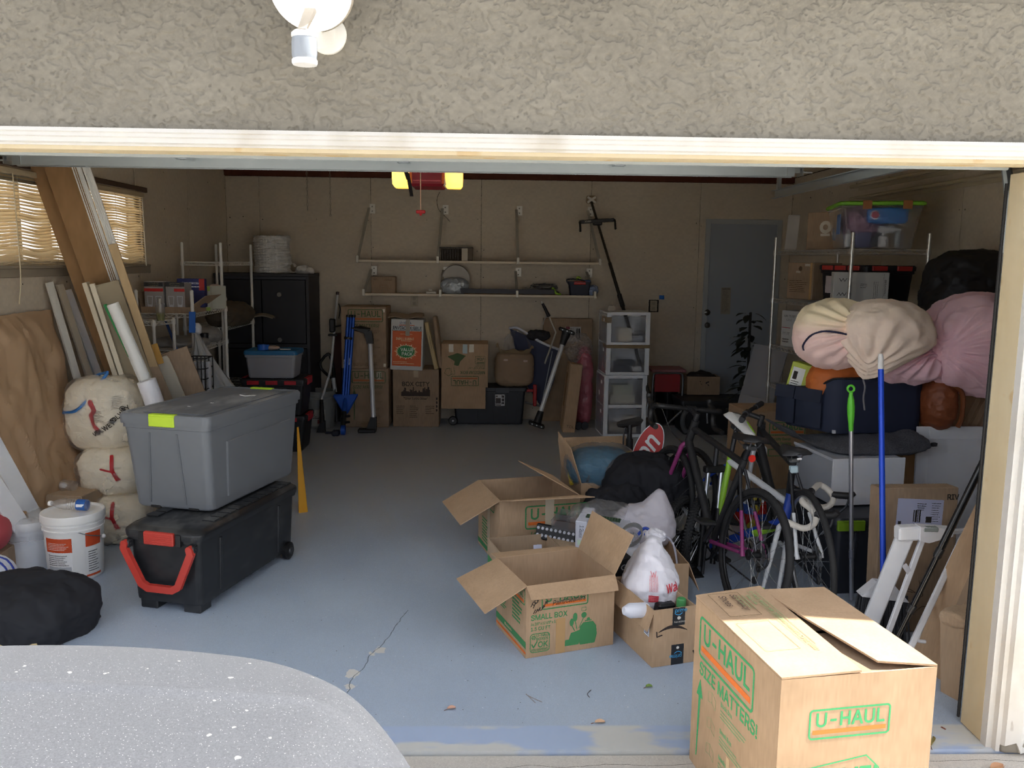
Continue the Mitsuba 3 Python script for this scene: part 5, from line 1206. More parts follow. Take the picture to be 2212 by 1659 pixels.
# ---------------------------------------------------------------- grey bucket, poles and stand
k = pail('mud_bucket', 'dusty grey plaster bucket without lid beside the cabinet', (-1.80, 6.24, 0), 0.155, 0.168, 0.40, C('#7b7d7a', 0.7), None, ribs=(0.88, 0.80), bail=False)
CB = (-1.80, 6.24, 0)
part(k, 'label', curved(CB, 0.155, 0.168, 0.40, 0.03, 0.21, 225, 300, 0.002), C('#aaa89f', 0.7), False)
part(k, 'label_mark', join(curved(CB, 0.155, 0.168, 0.40, 0.06, 0.10, 270, 292, 0.003)), C('#96504a', 0.7), False)
part(k, 'lettering', join(*[curved(CB, 0.155, 0.168, 0.40, 0.15 - 0.016 * i, 0.155 - 0.016 * i, 232, 262 + 8 * i, 0.003) for i in range(3)]), INK, False)
def seg(k, name, pts, r, mat, n=12, sm=60): return part(k, name, tube(np.array(pts, float), r, n), mat, sm)
k = thing('bent_pole', 'silver pole with a bend and black clamps leaning beside the cabinet', 'pole')
pa, pb, pc, pd = (-1.665, 6.660, 1.404), (-1.672, 6.250, 0.692), (-1.681, 6.150, 0.572), (-1.741, 6.020, 0.327)
seg(k, 'upper_tube', arc([pa, (np.array(pa) + pb) / 2, pb, pc, pd], 6), 0.0135, ALU)
seg(k, 'cap', [np.array(pa) + [0, 0, -0.002], np.array(pa) + [0.0005, 0, 0.03]], 0.017, C('#2a1216', 0.4))
cl = np.array((-1.670, 6.420, 1.065))
part(k, 'clamp', join(box(cl[0] - 0.045, cl[1] - 0.03, cl[2] - 0.06, cl[0] + 0.015, cl[1] + 0.03, cl[2] + 0.09, 0.012), box(cl[0] - 0.06, cl[1] - 0.03, cl[2] - 0.10, cl[0] + 0.04, cl[1] + 0.03, cl[2] - 0.075, 0.008), tube([cl, cl + [0.09, -0.02, 0.02]], 0.008, 8)), BLACK, False)
part(k, 'strap', tube(arc([np.array(pa) + [0.012, -0.01, -0.10], np.array(pa) + [0.03, -0.02, -0.16], np.array(pa) + [0.012, -0.02, -0.26]], 5), 0.006, 6), BLACK)
pe = np.array((-1.717, 5.920, 0.093)); 
seg(k, 'grip', [pd, (np.array(pd) + pe) / 2, pe], [0.018, 0.024, 0.030], BLACK)
part(k, 'foot', m3hull([pe + np.array(q) for q in ((-0.06, -0.03, -pe[2] + 0.002), (0.03, -0.03, -pe[2] + 0.002), (0.03, 0.03, -pe[2] + 0.002), (-0.06, 0.03, -pe[2] + 0.002), (-0.02, -0.02, 0.02), (0.03, -0.02, 0.03), (0.03, 0.02, 0.03))]), BLACK, False)
solo('dark_sleeve', plank((-1.70, 6.60, 0.03), (-1.665, 6.66, 0.98), 0.11, 0.05, (1, 0, 0), 0.01), C('#4a2c2b', 0.8), 'dark red padded sleeve standing behind the silver bent pole', 'sleeve', smooth=False)
k = thing('black_strut', 'short black and silver clamp rod leaning between the bucket and the blue stand', 'clamp rod')
sa, sb_, sc_, sd_ = (np.array((-1.774, 6.420, 0.743)), np.array((-1.674, 6.360, 0.512)), np.array((-1.649, 6.320, 0.362)), np.array((-1.622, 6.250, 0.052)))
part(k, 'loop', tube(arc([sa, sa + [-0.05, 0, -0.08], sa + [-0.02, 0, -0.16], sb_, sa + [0.09, 0, -0.12], sa + [0.05, 0, 0.02], sa], 5), 0.016, 8), BLACK)
seg(k, 'rod', [sb_, sc_], 0.022, ALU); seg(k, 'rod_end', [sc_, sd_], [0.024, 0.035], BLACK)
# blue repair stand: three folded legs up, hub plates, foot
k = thing('repair_stand', 'folded blue metal work stand with three legs standing on its head', 'work stand')
BL = C('#1d4fa8', 0.35, 0.3)
hb_ = np.array((-1.488, 6.020, 0.369))
for i, tp in enumerate(((-1.470, 6.140, 1.188), (-1.445, 6.170, 1.186), (-1.409, 6.120, 1.190))):
    tp = np.array(tp); st_ = hb_ + [0.016 * (i - 1) * 1.6, 0.02 * (i % 2), 0.0]
    lg = seg(k, 'leg', [st_, tp], 0.0165, BL)
    part(lg, 'cap', cyl(tp, tp + (tp - st_) * 0.03, 0.0195, n=12), BLACK, 60)
    if i != 1: part(lg, 'lettering', xf(text('PARK TOOL' if i == 0 else 'BICYCLE', 0.012, 0, 0, True), frame(st_ + (tp - st_) * (0.36 if i == 0 else 0.40) + np.array([-0.004, -0.0172, 0]), tp - st_, (-1, 0, 0))), C('#c9d3e3', 0.5), False)
part(k, 'collar', cyl(hb_ + (tp - hb_) * 0.72 + [-0.03, 0, 0], hb_ + (tp - hb_) * 0.75 + [-0.03, 0, 0], 0.045, n=14), BLACK, 60)
for sy in (-1, 1):
    part(k, 'hub_plate', m3hull([hb_ + np.array(q) + [0, sy * 0.03, 0] for q in ((-0.125, -0.004, 0.015), (0.125, -0.004, 0.02), (0.125, 0.004, 0.005), (-0.125, 0.004, 0.0), (0.0, -0.004, -0.185), (0.02, 0.004, -0.185), (-0.02, 0.004, -0.18))]), BL, False)
ft = np.array((-1.486, 5.800, 0.058))
seg(k, 'stem', [hb_, hb_ + (ft - hb_) * 0.5], 0.022, BL)
seg(k, 'lower_stem', [hb_ + (ft - hb_) * 0.48, ft], [0.024, 0.027], BLACK)
for s in (0.62, 0.80): part(k, 'knob', cyl(hb_ + (ft - hb_) * s + [0.0, 0, 0], hb_ + (ft - hb_) * s + [0.065, -0.02, 0.01], 0.014, n=10), BLACK)
part(k, 'jaw', xf(lathe([(0.03, -0.02), (0.05, -0.02), (0.05, 0.02), (0.03, 0.02), (0.03, -0.02)], 22), frame((ft[0] + 0.01, ft[1] - 0.03, 0.056), (0, 1, 0), (0, 0, 1))), BL, 40)
part(k, 'clamp', join(box(ft[0] - 0.10, ft[1] - 0.10, 0.004, ft[0] - 0.02, ft[1] - 0.02, 0.06, 0.012), box(ft[0] - 0.17, ft[1] - 0.07, 0.02, ft[0] - 0.09, ft[1] - 0.05, 0.045, 0.006)), C('#1a2030', 0.4), False)
# silver shop pole with black ends
def clamp_pole(name, label, a, b, g0, g1, r=0.024):
    k = thing(name, label, 'pole'); a, b = np.array(a, float), np.array(b, float)
    seg(k, 'tube', [a, b], r, ALU, 16)
    return k, a, b
k, a, b = clamp_pole('support_leg', 'straight silver leg with angled black end brackets leaning on the tall box', (-1.239, 6.120, 0.927), (-1.186, 5.930, 0.145), 0, 0)
part(k, 'elbow', m3hull([a + np.array(q) for q in ((-0.03, -0.03, -0.01), (0.035, -0.03, -0.01), (0.035, 0.03, -0.01), (-0.03, 0.03, -0.01), (-0.06, -0.03, 0.11), (0.02, -0.03, 0.13), (0.03, 0.03, 0.08), (-0.08, 0.03, 0.13))]), BLACK, False)
part(k, 'bracket', m3hull([a + np.array(q) for q in ((-0.06, -0.035, 0.10), (0.01, -0.035, 0.14), (-0.20, -0.035, 0.155), (-0.20, 0.035, 0.13), (-0.07, 0.035, 0.10), (-0.10, 0.0, 0.175), (0.0, 0.035, 0.15))]), BLACK, False)
part(k, 'ankle', m3hull([b + np.array(q) for q in ((-0.03, -0.03, 0.02), (0.03, -0.03, 0.02), (0.03, 0.03, 0.02), (-0.03, 0.03, 0.02), (-0.075, -0.03, -b[2] + 0.03), (0.03, -0.03, -b[2] + 0.03), (0.03, 0.03, -b[2] + 0.03), (-0.075, 0.03, -b[2] + 0.03))]), BLACK, False)
part(k, 'foot', box(b[0] - 0.16, b[1] - 0.05, 0.003, b[0] + 0.025, b[1] + 0.04, 0.045, 0.01), BLACK, False)
k, a, b = clamp_pole('support_leg', 'silver leg with flared black ends leaning right in front of the folded table', (0.791, 6.140, 0.919), (0.565, 5.980, 0.230), 0, 0)
d = (a - b) / np.linalg.norm(a - b); sd = np.array([d[2], 0, -d[0]])
def flare(k, o, d, L, r0, r1, pl):
    part(k, 'socket', tube([o, o + d * L], [r0, r1], 14), BLACK, 60)
    M_ = frame(o + d * (L + 0.018), np.cross([0, 1, 0], d), [0, 1, 0])
    q = part(k, 'plate', xf(box(-pl, -0.05, -0.018, pl, 0.05, 0.018, 0.008), M_), BLACK, False)
    for s in (-0.6, 0.0, 0.6): part(q, 'bolt', xf(lathe([(0, 0), (0.009, 0), (0.007, 0.004), (0, 0.005)], 8), frame(np.array(M_[:3, 3]) + M_[:3, 0] * s * pl - np.array([0, 0.05, 0]), (1, 0, 0), (0, 0, 1))), C('#b9bcc0', 0.3, 0.8))
flare(k, a, d, 0.14, 0.032, 0.05, 0.085); flare(k, b, -d, 0.13, 0.032, 0.045, 0.085)

# ---------------------------------------------------------------- the row of boxes along the back wall
def wardrobe_print(c, w, gr, og, dim=1.0):
    g_, o_ = uhaul(w * 0.78)
    c.dec('front', sh(g_, w * 0.155, c.H - 0.155), gr, 'logo'); c.dec('front', sh(o_, w * 0.155, c.H - 0.155), og, 'logo_stripe')
    c.dec('front', [text('SIZE MATTERS!', 0.032, w * 0.17, c.H - 0.21, True, 0.95, shear=0.2)], gr, 'lettering')
    c.dec('front', sum([lines(w * 0.60, c.H - 0.25 - 0.085 * i, 0.13, 3, 0.012, 0.003, i) for i in range(5)], []) + lines(w * 0.25, 0.055, w * 0.65, 3, 0.013, 0.004, 3), C('#6e5a40', 0.8), 'small_print')
    c.dec('front', [flat(Polygon([(0.09, 0.08), (0.092, 0.33), (0.075, 0.33), (0.1, 0.42), (0.125, 0.33), (0.106, 0.33), (0.10, 0.08)]))], gr, 'arrow')
b1 = Carton('moving_box', 'lower of two tall stacked brown moving boxes with SIZE MATTERS print, behind the blue stand', (-1.525, 6.21, 0.001), 0, 0.465, 0.44, 0.634, 'card_dark')
wardrobe_print(b1, 0.465, GREEN_D, ORANGE_D); b1.tape('front', 0.22, 0.5, 0.27, 0.634, C('#9a8a6f', 0.25)); b1.tape('front', 0.34, 0.50, 0.39, 0.61, C('#b9b3a3', 0.3))
b2_ = Carton('moving_box', 'upper of two tall stacked brown moving boxes with SIZE MATTERS print, behind the blue stand', (-1.555, 6.20, 0.6405), 0, 0.475, 0.46, 0.652, 'card_dark')
wardrobe_print(b2_, 0.475, GREEN_D, ORANGE_D)
for (x, z) in ((0.44, 0.60), (0.445, 0.02)): b2_.tape('front', x, z, x + 0.025, z + 0.035, C('#c9c0ae', 0.3))
b3 = Carton('city_box', 'brown BOX CITY carton with a skyline print under the white and orange box', (-1.02, 6.262, 0.001), 0, 0.495, 0.43, 0.622, 'card_dark')
DK = C('#3a2f29', 0.8)
t = text('BOX CITY', 0.046, 0, 0, True); sc = 0.30 / t.bounds[1][0]
v = np.array(t.vertices); v[:, 0] *= sc; t.vertices = v
b3.dec('front', [mv(t, 0.095, 0.445)], DK, 'lettering')
g = random.Random(4); sky_ = [(0.09, 0.335)]; x = 0.09
while x < 0.40:
    w = g.uniform(0.008, 0.02); h = 0.375 + g.uniform(0, 0.05) * (1 + 0.5 * math.sin(x * 20)); sky_ += [(x, h), (min(x + w, 0.40), h)]; x += w
sky_ += [(0.40, 0.335)]
b3.dec('front', [flat(Polygon(sky_).buffer(0)), bar(0.215, 0.38, 0.012, 0.055), bar(0.34, 0.38, 0.01, 0.05)], DK, 'skyline')
b3.dec('front', [text('"Over 2,000 Sizes"', 0.022, 0.115, 0.30, True, 0.95)], DK, 'lettering')
b3.dec('front', sum([lines(x, 0.222, 0.10, n, 0.020, 0.007, i) for i, (x, n) in enumerate(((0.035, 5), (0.18, 7), (0.35, 5)))], []), C('#5b4a3c', 0.8), 'small_print')
b3.dec('front', [bar(0.465, 0.17 + 0.042 * i, 0.016, 0.026) for i in range(4)], DK, 'marks'); b3.tape('front', 0.225, 0.54, 0.275, 0.622, C('#a8977c', 0.2))
b4 = Carton('packing_box', 'white and orange VALUE PACK packing box on the BOX CITY carton', (-1.045, 6.235, 0.6275), 0, 0.345, 0.30, 0.545, C('#b9b9b6', 0.6), roll=1.7, lid=False)
PKM = b4
b4.dec('front', [bar(0.018, 0.045, 0.31, 0.375)], C('#c4582a', 0.6), 'orange_panel')
gl, ol = [uhaul_only(0.15)], [bar(0.085, 0.477, 0.165, 0.008)]
b4.dec('front', [mv(m, 0.09, 0.495) for m in gl], C('#2f3f6a', 0.6), 'logo'); b4.dec('front', ol, C('#b5502c', 0.6), 'logo_stripe')
t = text('ENVIRO-BUBBLE', 0.034, 0, 0, True); sc = 0.31 / t.bounds[1][0]; v = np.array(t.vertices); v[:, 0] *= sc; t.vertices = v
b4.dec('front', [mv(t, 0.018, 0.435)], C('#1f2738', 0.6), 'lettering'); b4.dec('front', [bar(0.01, 0.424, 0.32, 0.004)], C('#1f2738', 0.6), 'rule')
CRM = C('#e0c49c', 0.6)
b4.dec('front', [text('SMALL BUBBLE', 0.026, 0.055, 0.325, True, 0.72), *lines(0.11, 0.312, 0.12, 1, 0.01, 0.005), *lines(0.10, 0.385, 0.14, 1, 0.01, 0.004), *lines(0.03, 0.085, 0.16, 1, 0.01, 0.005), *lines(0.03, 0.068, 0.24, 1, 0.01, 0.005)], CRM, 'lettering', 0.0005)
st = [(0.165 + r * math.cos(a) * 1.15, 0.20 + r * math.sin(a) * 0.8) for i, a in enumerate(np.linspace(0, 2 * math.pi, 49)[:-1]) for r in ((0.115 if i % 4 == 0 else 0.10) if i % 2 == 0 else 0.082,)]
b4.dec('front', [flat(Polygon(st))], CRM, 'starburst', 0.0004)
st2 = [(0.165 + r * math.cos(a) * 1.15, 0.20 + r * math.sin(a) * 0.8) for i, a in enumerate(np.linspace(0, 2 * math.pi, 49)[:-1]) for r in ((0.088) if i % 2 == 0 else 0.074,)]
b4.dec('front', [flat(Polygon(st2))], C('#2f7a3f', 0.6), 'green_burst', 0.0008)
b4.dec('front', [text('VALUE', 0.034, 0.105, 0.205, True, 0.92), text('PACK', 0.034, 0.118, 0.158, True, 0.92)], C('#dfe3da', 0.6), 'lettering', 0.0012)
b4.tape('front', 0.155, 0.37, 0.20, 0.545, C('#8d8170', 0.2), 0.0012)
part(b4.key, 'torn_top', crumple(sheet(np.array([[(-1.06 + 0.36 * u, 6.24 + 0.28 * v, 1.185 + 0.035 * math.sin(math.pi * v) + 0.01 * math.sin(9 * u)) for v in np.linspace(0, 1, 8)] for u in np.linspace(0, 1, 10)]), 0.006), 0.01, 10, 2), 'card_dark', 30)
k = thing('cream_slab', 'cream slab wrapped in brown paper leaning against the VALUE PACK box', 'slab')
part(k, 'slab', plank((-0.552, 6.31, 0.6285), (-0.665, 6.33, 1.135), 0.09, 0.045, (0, 1, 0), 0.008), C('#b5a076', 0.7), False)
part(k, 'wrapping', crumple(plank((-0.508, 6.42, 0.632), (-0.575, 6.44, 1.19), 0.26, 0.05, (0, 1, 0), 0.01).subdivide_loop(2), 0.012, 12, 2), 'card_dark', 30)
k2 = part(k, 'outline', join(*[plank(a, b, 0.006, 0.004, (0, 1, 0)) for a, b in (((-0.60, 6.262, 0.85), (-0.63, 6.264, 0.99)), ((-0.575, 6.262, 0.85), (-0.605, 6.264, 0.99)))]), C('#7a6a4c', 0.8), False)
# rolling black tote with crumpled bag and upside-down medium box
k = thing('rolling_tote', 'black rolling tote with a product sticker and a wheel under the upside-down medium box', 'storage tote')
RO = (0.02, 6.55, 0.0); W_, D_, H_ = 0.82, 0.36, 0.425
DT = C('#20242b', 0.45)
part(k, 'body', mv(layers([(W_ - 0.09, D_ - 0.06, 0.01), (W_ - 0.08, D_ - 0.05, 0.03), (W_ - 0.03, D_ - 0.02, H_ - 0.05), (W_, D_, H_ - 0.045), (W_, D_, H_ - 0.03)], 0.03, 5), *RO), DT, 35)
part(k, 'lid', mv(layers([(W_ + 0.012, D_ + 0.012, H_ - 0.029), (W_ + 0.012, D_ + 0.012, H_ - 0.008), (W_ - 0.02, D_ - 0.02, H_)], 0.03, 5), *RO), DT, 35)
for f in (-0.12, 0.04, 0.19, 0.30): part(k, 'rib', mv(plank((f, -D_ / 2 + 0.026, 0.04), (f * 1.04, -D_ / 2 + 0.010, H_ - 0.06), 0.014, 0.012), *RO), DT, False)
part(k, 'latch', box(0.09, 6.362, 0.36, 0.24, 6.374, 0.42, 0.004), C('#2a2f37', 0.4), False)
F = frame((0.086, 6.368, 0.219), (1, 0, 0), (0, 0.07, 1))
q = part(k, 'sticker', xf(bar(0, 0, 0.105, 0.125), F), C('#a9a9ac', 0.5), False)
part(q, 'print', xf(join(bar(0.006, 0.025, 0.055, 0.06), bar(0.07, 0.09, 0.028, 0.025), bar(0.07, 0.05, 0.028, 0.03), bar(0.07, 0.02, 0.028, 0.02), bar(0.006, 0.004, 0.06, 0.010), bar(0.006, 0.10, 0.02, 0.012)), mvF(F, 0.0004)), C('#3a3436', 0.7), False)
part(k, 'side_handle', join(box(0.50, 6.34, 0.22, 0.54, 6.38, 0.46, 0.008), box(0.42, 6.40, 0.37, 0.53, 6.42, 0.40, 0.004)), C('#9a1f22', 0.5), False, 'red side handle')
w = part(k, 'wheel', xf(lathe([(0, -0.02), (0.042, -0.02), (0.05, -0.01), (0.05, 0.01), (0.042, 0.02), (0, 0.02)], 24), frame((-0.375, 6.37, 0.051), (1, 0, 0), (0, 0, 1))), C('#16171a', 0.4), 40)
part(w, 'hub', xf(lathe([(0, 0), (0.012, 0), (0.009, 0.006), (0, 0.007)], 14), frame((-0.375, 6.3495, 0.051), (1, 0, 0), (0, 0, 1))), C('#b0b0b0', 0.3, 0.6))
mb_ = Carton('moving_box', 'upside-down MEDIUM BOX moving box with one flap hanging over the black rolling tote', (-0.50, 6.30, 0.43), 0, 0.505, 0.42, 0.475, 'card', lid=False)
part(mb_.key, 'hanging_flap', xf(sheet(np.array([[(0.48 * u, -0.004 - 0.012 * v, 0.004 - 0.235 * v) for v in (0, 0.5, 1)] for u in (0, 0.5, 1)]), 0.005), mb_.M), 'card', 30)
W2, H2 = 0.505, 0.475
g_, o_ = uhaul(0.30)
base = (0.09, 0.335)
def up(ms): return rot180(ms, W2, H2)
mb_.dec('front', up(sh(g_, 0.10, 0.350)), GREEN_D, 'logo'); mb_.dec('front', up(sh(o_, 0.10, 0.350)), ORANGE_D, 'logo_stripe')
mb_.dec('front', up([text('MEDIUM BOX', 0.032, 0.032, 0.295, True, 0.92), text('18 1/8" x 18" x 16"', 0.018, 0.032, 0.255, True, 0.8), text('3.0 CU FT', 0.018, 0.032, 0.228, True, 0.9)]), GREEN_D, 'lettering')
mb_.dec('front', up([outline(0.03, 0.13, 0.11, 0.09, 0.015, 0.004), text('OK', 0.03, 0.065, 0.15, True), stroke([(0.045, 0.165), (0.052, 0.15), (0.066, 0.18)], 0.005), *lines(0.04, 0.205, 0.09, 2, 0.009, 0.006)]), GREEN_D, 'badge')
mb_.dec('front', up([flat(Polygon([(0.24, 0.13), (0.33, 0.10), (0.44, 0.14), (0.36, 0.19), (0.37, 0.23), (0.32, 0.24), (0.30, 0.19)])), stroke([(0.37, 0.25), (0.36, 0.33), (0.40, 0.33), (0.42, 0.26)], 0.004), stroke([(x, y) for x, y in ((0.40, 0.27), (0.45, 0.27), (0.47, 0.32), (0.43, 0.35), (0.39, 0.33), (0.40, 0.27))], 0.004)]), GREEN_D, 'picture')
for x, y, w_, h_, m_ in ((0.08, 0.385, 0.05, 0.085, C('#c9c3b3', 0.3)), (0.23, 0.37, 0.05, 0.10, C('#9fb0b0', 0.25)), (0.30, 0.385, 0.05, 0.085, C('#cfc6b0', 0.3))): mb_.tape('front', x, y, x + w_, y + h_, m_)
k = thing('paper_bag', 'crumpled tan carrier bag holding a sheet of clear plastic, on the black rolling tote', 'bag')
pb0 = blob((0.295, 6.55, 0.615), (0.205, 0.155, 0.185), 5.0, 0.020, 5, 17, 5, floor=0.4265)
part(k, 'body', crumple(pb0, 0.010, 12, 4), C('#8d7760', 0.75), True)
P = np.array([[(0.09 + 0.41 * u, 6.395 + 0.02 * math.sin(7 * u) - 0.01 * v, 0.80 + 0.05 * v * (0.4 + 0.6 * math.sin(8 * u + 1) ** 2) + 0.06 * (u < 0.08) + 0.05 * (u > 0.9)) for v in np.linspace(0, 1, 5)] for u in np.linspace(0, 1, 20)])
part(k, 'torn_rim', sheet(P, 0.003), C('#7d6b50', 0.8), 40)
for x in (0.175, 0.39): part(k, 'tag', box(x, 6.374, 0.715 - 0.05 * (x - 0.17), x + 0.045, 6.377, 0.737 - 0.05 * (x - 0.17)), C('#b9a79c', 0.6), False)
k = thing('plastic_sheet', 'bent clear plastic sheet sticking out of the tan carrier bag', 'plastic sheet')
P = np.array([[(0.18 + 0.30 * u, 6.56 + 0.08 * math.sin(math.pi * u), 0.70 + (0.16 + 0.17 * math.sin(math.pi * min(1, u * 0.8 + 0.15))) * v) for v in np.linspace(0, 1, 8)] for u in np.linspace(0, 1, 14)])
part(k, 'sheet', sheet(P, 0.002), 'clear_bin', 60)
# navy folded table / game board
k = thing('folded_table', 'folded navy table with a white edge leaning on the back wall behind the silver leg', 'table')
tl, tr_ = np.array([0.245, 6.66, 1.045]), np.array([0.79, 6.50, 0.83])
NV = C('#1a2342', 0.6)
m = m3hull([tl, tr_, tl + [0, 0.05, 0], tr_ + [0, 0.05, 0], (0.62, 6.46, 0.16), (0.62, 6.51, 0.16), (0.42, 6.56, 0.45), (0.42, 6.61, 0.45), (0.38, 6.62, 0.85), (0.74, 6.46, 0.5), (0.74, 6.51, 0.5)])
part(k, 'panel', m, NV, False)
part(k, 'edge', tube(arc([tl + [-0.01, -0.01, 0.01], tl + [0.10, -0.03, 0.005], tl + (tr_ - tl) * 0.6 + [0, -0.015, 0], tr_ + [0, -0.012, 0]], 6), 0.014, 8), C('#c9ccd6', 0.4), label='white edge trim')
part(k, 'leg', tube([(0.42, 6.50, 0.24), (0.62, 6.44, 0.20)], 0.012, 8), C('#7a7d82', 0.4, 0.7))
part(k, 'fabric', crumple(blob((0.56, 6.60, 0.98), (0.12, 0.05, 0.05), 2.2, 0.03, 10, 3, 4), 0.01, 20, 2), C('#26262b', 0.8), True)
k = thing('spray_wand', 'bent chrome wand with a black grip leaning beside the folded navy table', 'wand')
w0, w1, w2, w3 = np.array((0.578, 6.420, 1.366)), np.array((0.666, 6.380, 1.194)), np.array((0.735, 6.330, 1.034)), np.array((0.613, 6.220, 0.705))
seg(k, 'tube', [w1, w2 + (w1 - w2) * 0.06], 0.009, CHROME); seg(k, 'bend', arc([w2 + (w1 - w2) * 0.06, w2, w2 + (w3 - w2) * 0.06], 5), 0.009, CHROME)
seg(k, 'lower_tube', [w2 + (w3 - w2) * 0.06, w3], 0.010, CHROME); seg(k, 'grip', [w0 + (w1 - w0) * 0.15, w0 + (w1 - w0) * 0.95], [0.014, 0.020], BLACK); seg(k, 'tip', [w0, w0 + (w1 - w0) * 0.18], 0.008, CHROME)
part(k, 'trigger', tube(arc([w1 + [-0.03, -0.02, 0.02], w1 + [-0.06, -0.02, -0.03], w1 + [-0.07, -0.02, -0.08]], 5), 0.006, 6), C('#b9bcc0', 0.3, 0.8))
w4 = np.array((0.744, 6.200, 0.678))
seg(k, 'stay', [np.array((0.690, 6.200, 0.841)), np.array((0.591, 6.100, 0.342))], 0.007, C('#7f8388', 0.4, 0.8))
# cartons right of it
c = Carton('flat_box', 'wide brown carton with a shipping label standing against the wall behind the long narrow box', (0.62, 6.64, 0.001), 0, 0.55, 0.10, 1.165, 'card_dark', lid=False)
c.tape('front', 0.245, 0.91, 0.42, 1.075, C('#a8a5a3', 0.5))
c.dec('front', [bar(0.37, 0.925, 0.012, 0.13), bar(0.386, 0.925, 0.006, 0.13), bar(0.395, 0.925, 0.015, 0.13), *lines(0.25, 1.05, 0.09, 8, 0.016, 0.004, 2)], INK, 'barcode', 0.0008); c.dec('front', [bar(0.25, 1.045, 0.045, 0.03)], C('#7a2c3a', 0.6), 'label_mark', 0.0008)
c.tape('front', 0.06, 0.72, 0.55, 0.77, C('#8f7450', 0.25))
c = Carton('long_box', 'long narrow brown carton leaning in front of the drawer tower', (0.80, 6.0, 0.001), -1, 0.128, 0.50, 0.73, 'card', lean=-3, roll=6)
c.dec('front', [text('TCL', 0.028, 0.03, 0.055, False, 1.2)], C('#5b4632', 0.8), 'lettering')
c.tape('left', 0.10, 0.25, 0.32, 0.62, C('#8a6b49', 0.2)); c.tape('left', 0.25, 0.0, 0.31, 0.73, C('#937250', 0.25))
k = thing('pink_garment_bag', 'tall pink plastic covered garment bundle squeezed beside the drawer tower', 'bundle')
part(k, 'body', crumple(blob((1.055, 6.36, 0.44), (0.085, 0.12, 0.43), 2.6, 0.03, 8, 5, 5, floor=0.05), 0.01, 22, 2), C('#a15a64', 0.35), True)
part(k, 'plastic', crumple(blob((0.99, 6.38, 0.86), (0.13, 0.10, 0.14), 2.2, 0.05, 9, 8, 5), 0.02, 22, 2), 'clear_bag', True)
for i, x in enumerate((0.985, 1.05)): part(k, 'caster', xf(lathe([(0, -0.015), (0.04, -0.015), (0.045, 0), (0.04, 0.015), (0, 0.015)], 18), frame((x, 6.15, 0.046), (1, 0.2, 0), (0, 0, 1))), C('#33363c', 0.4), 40)

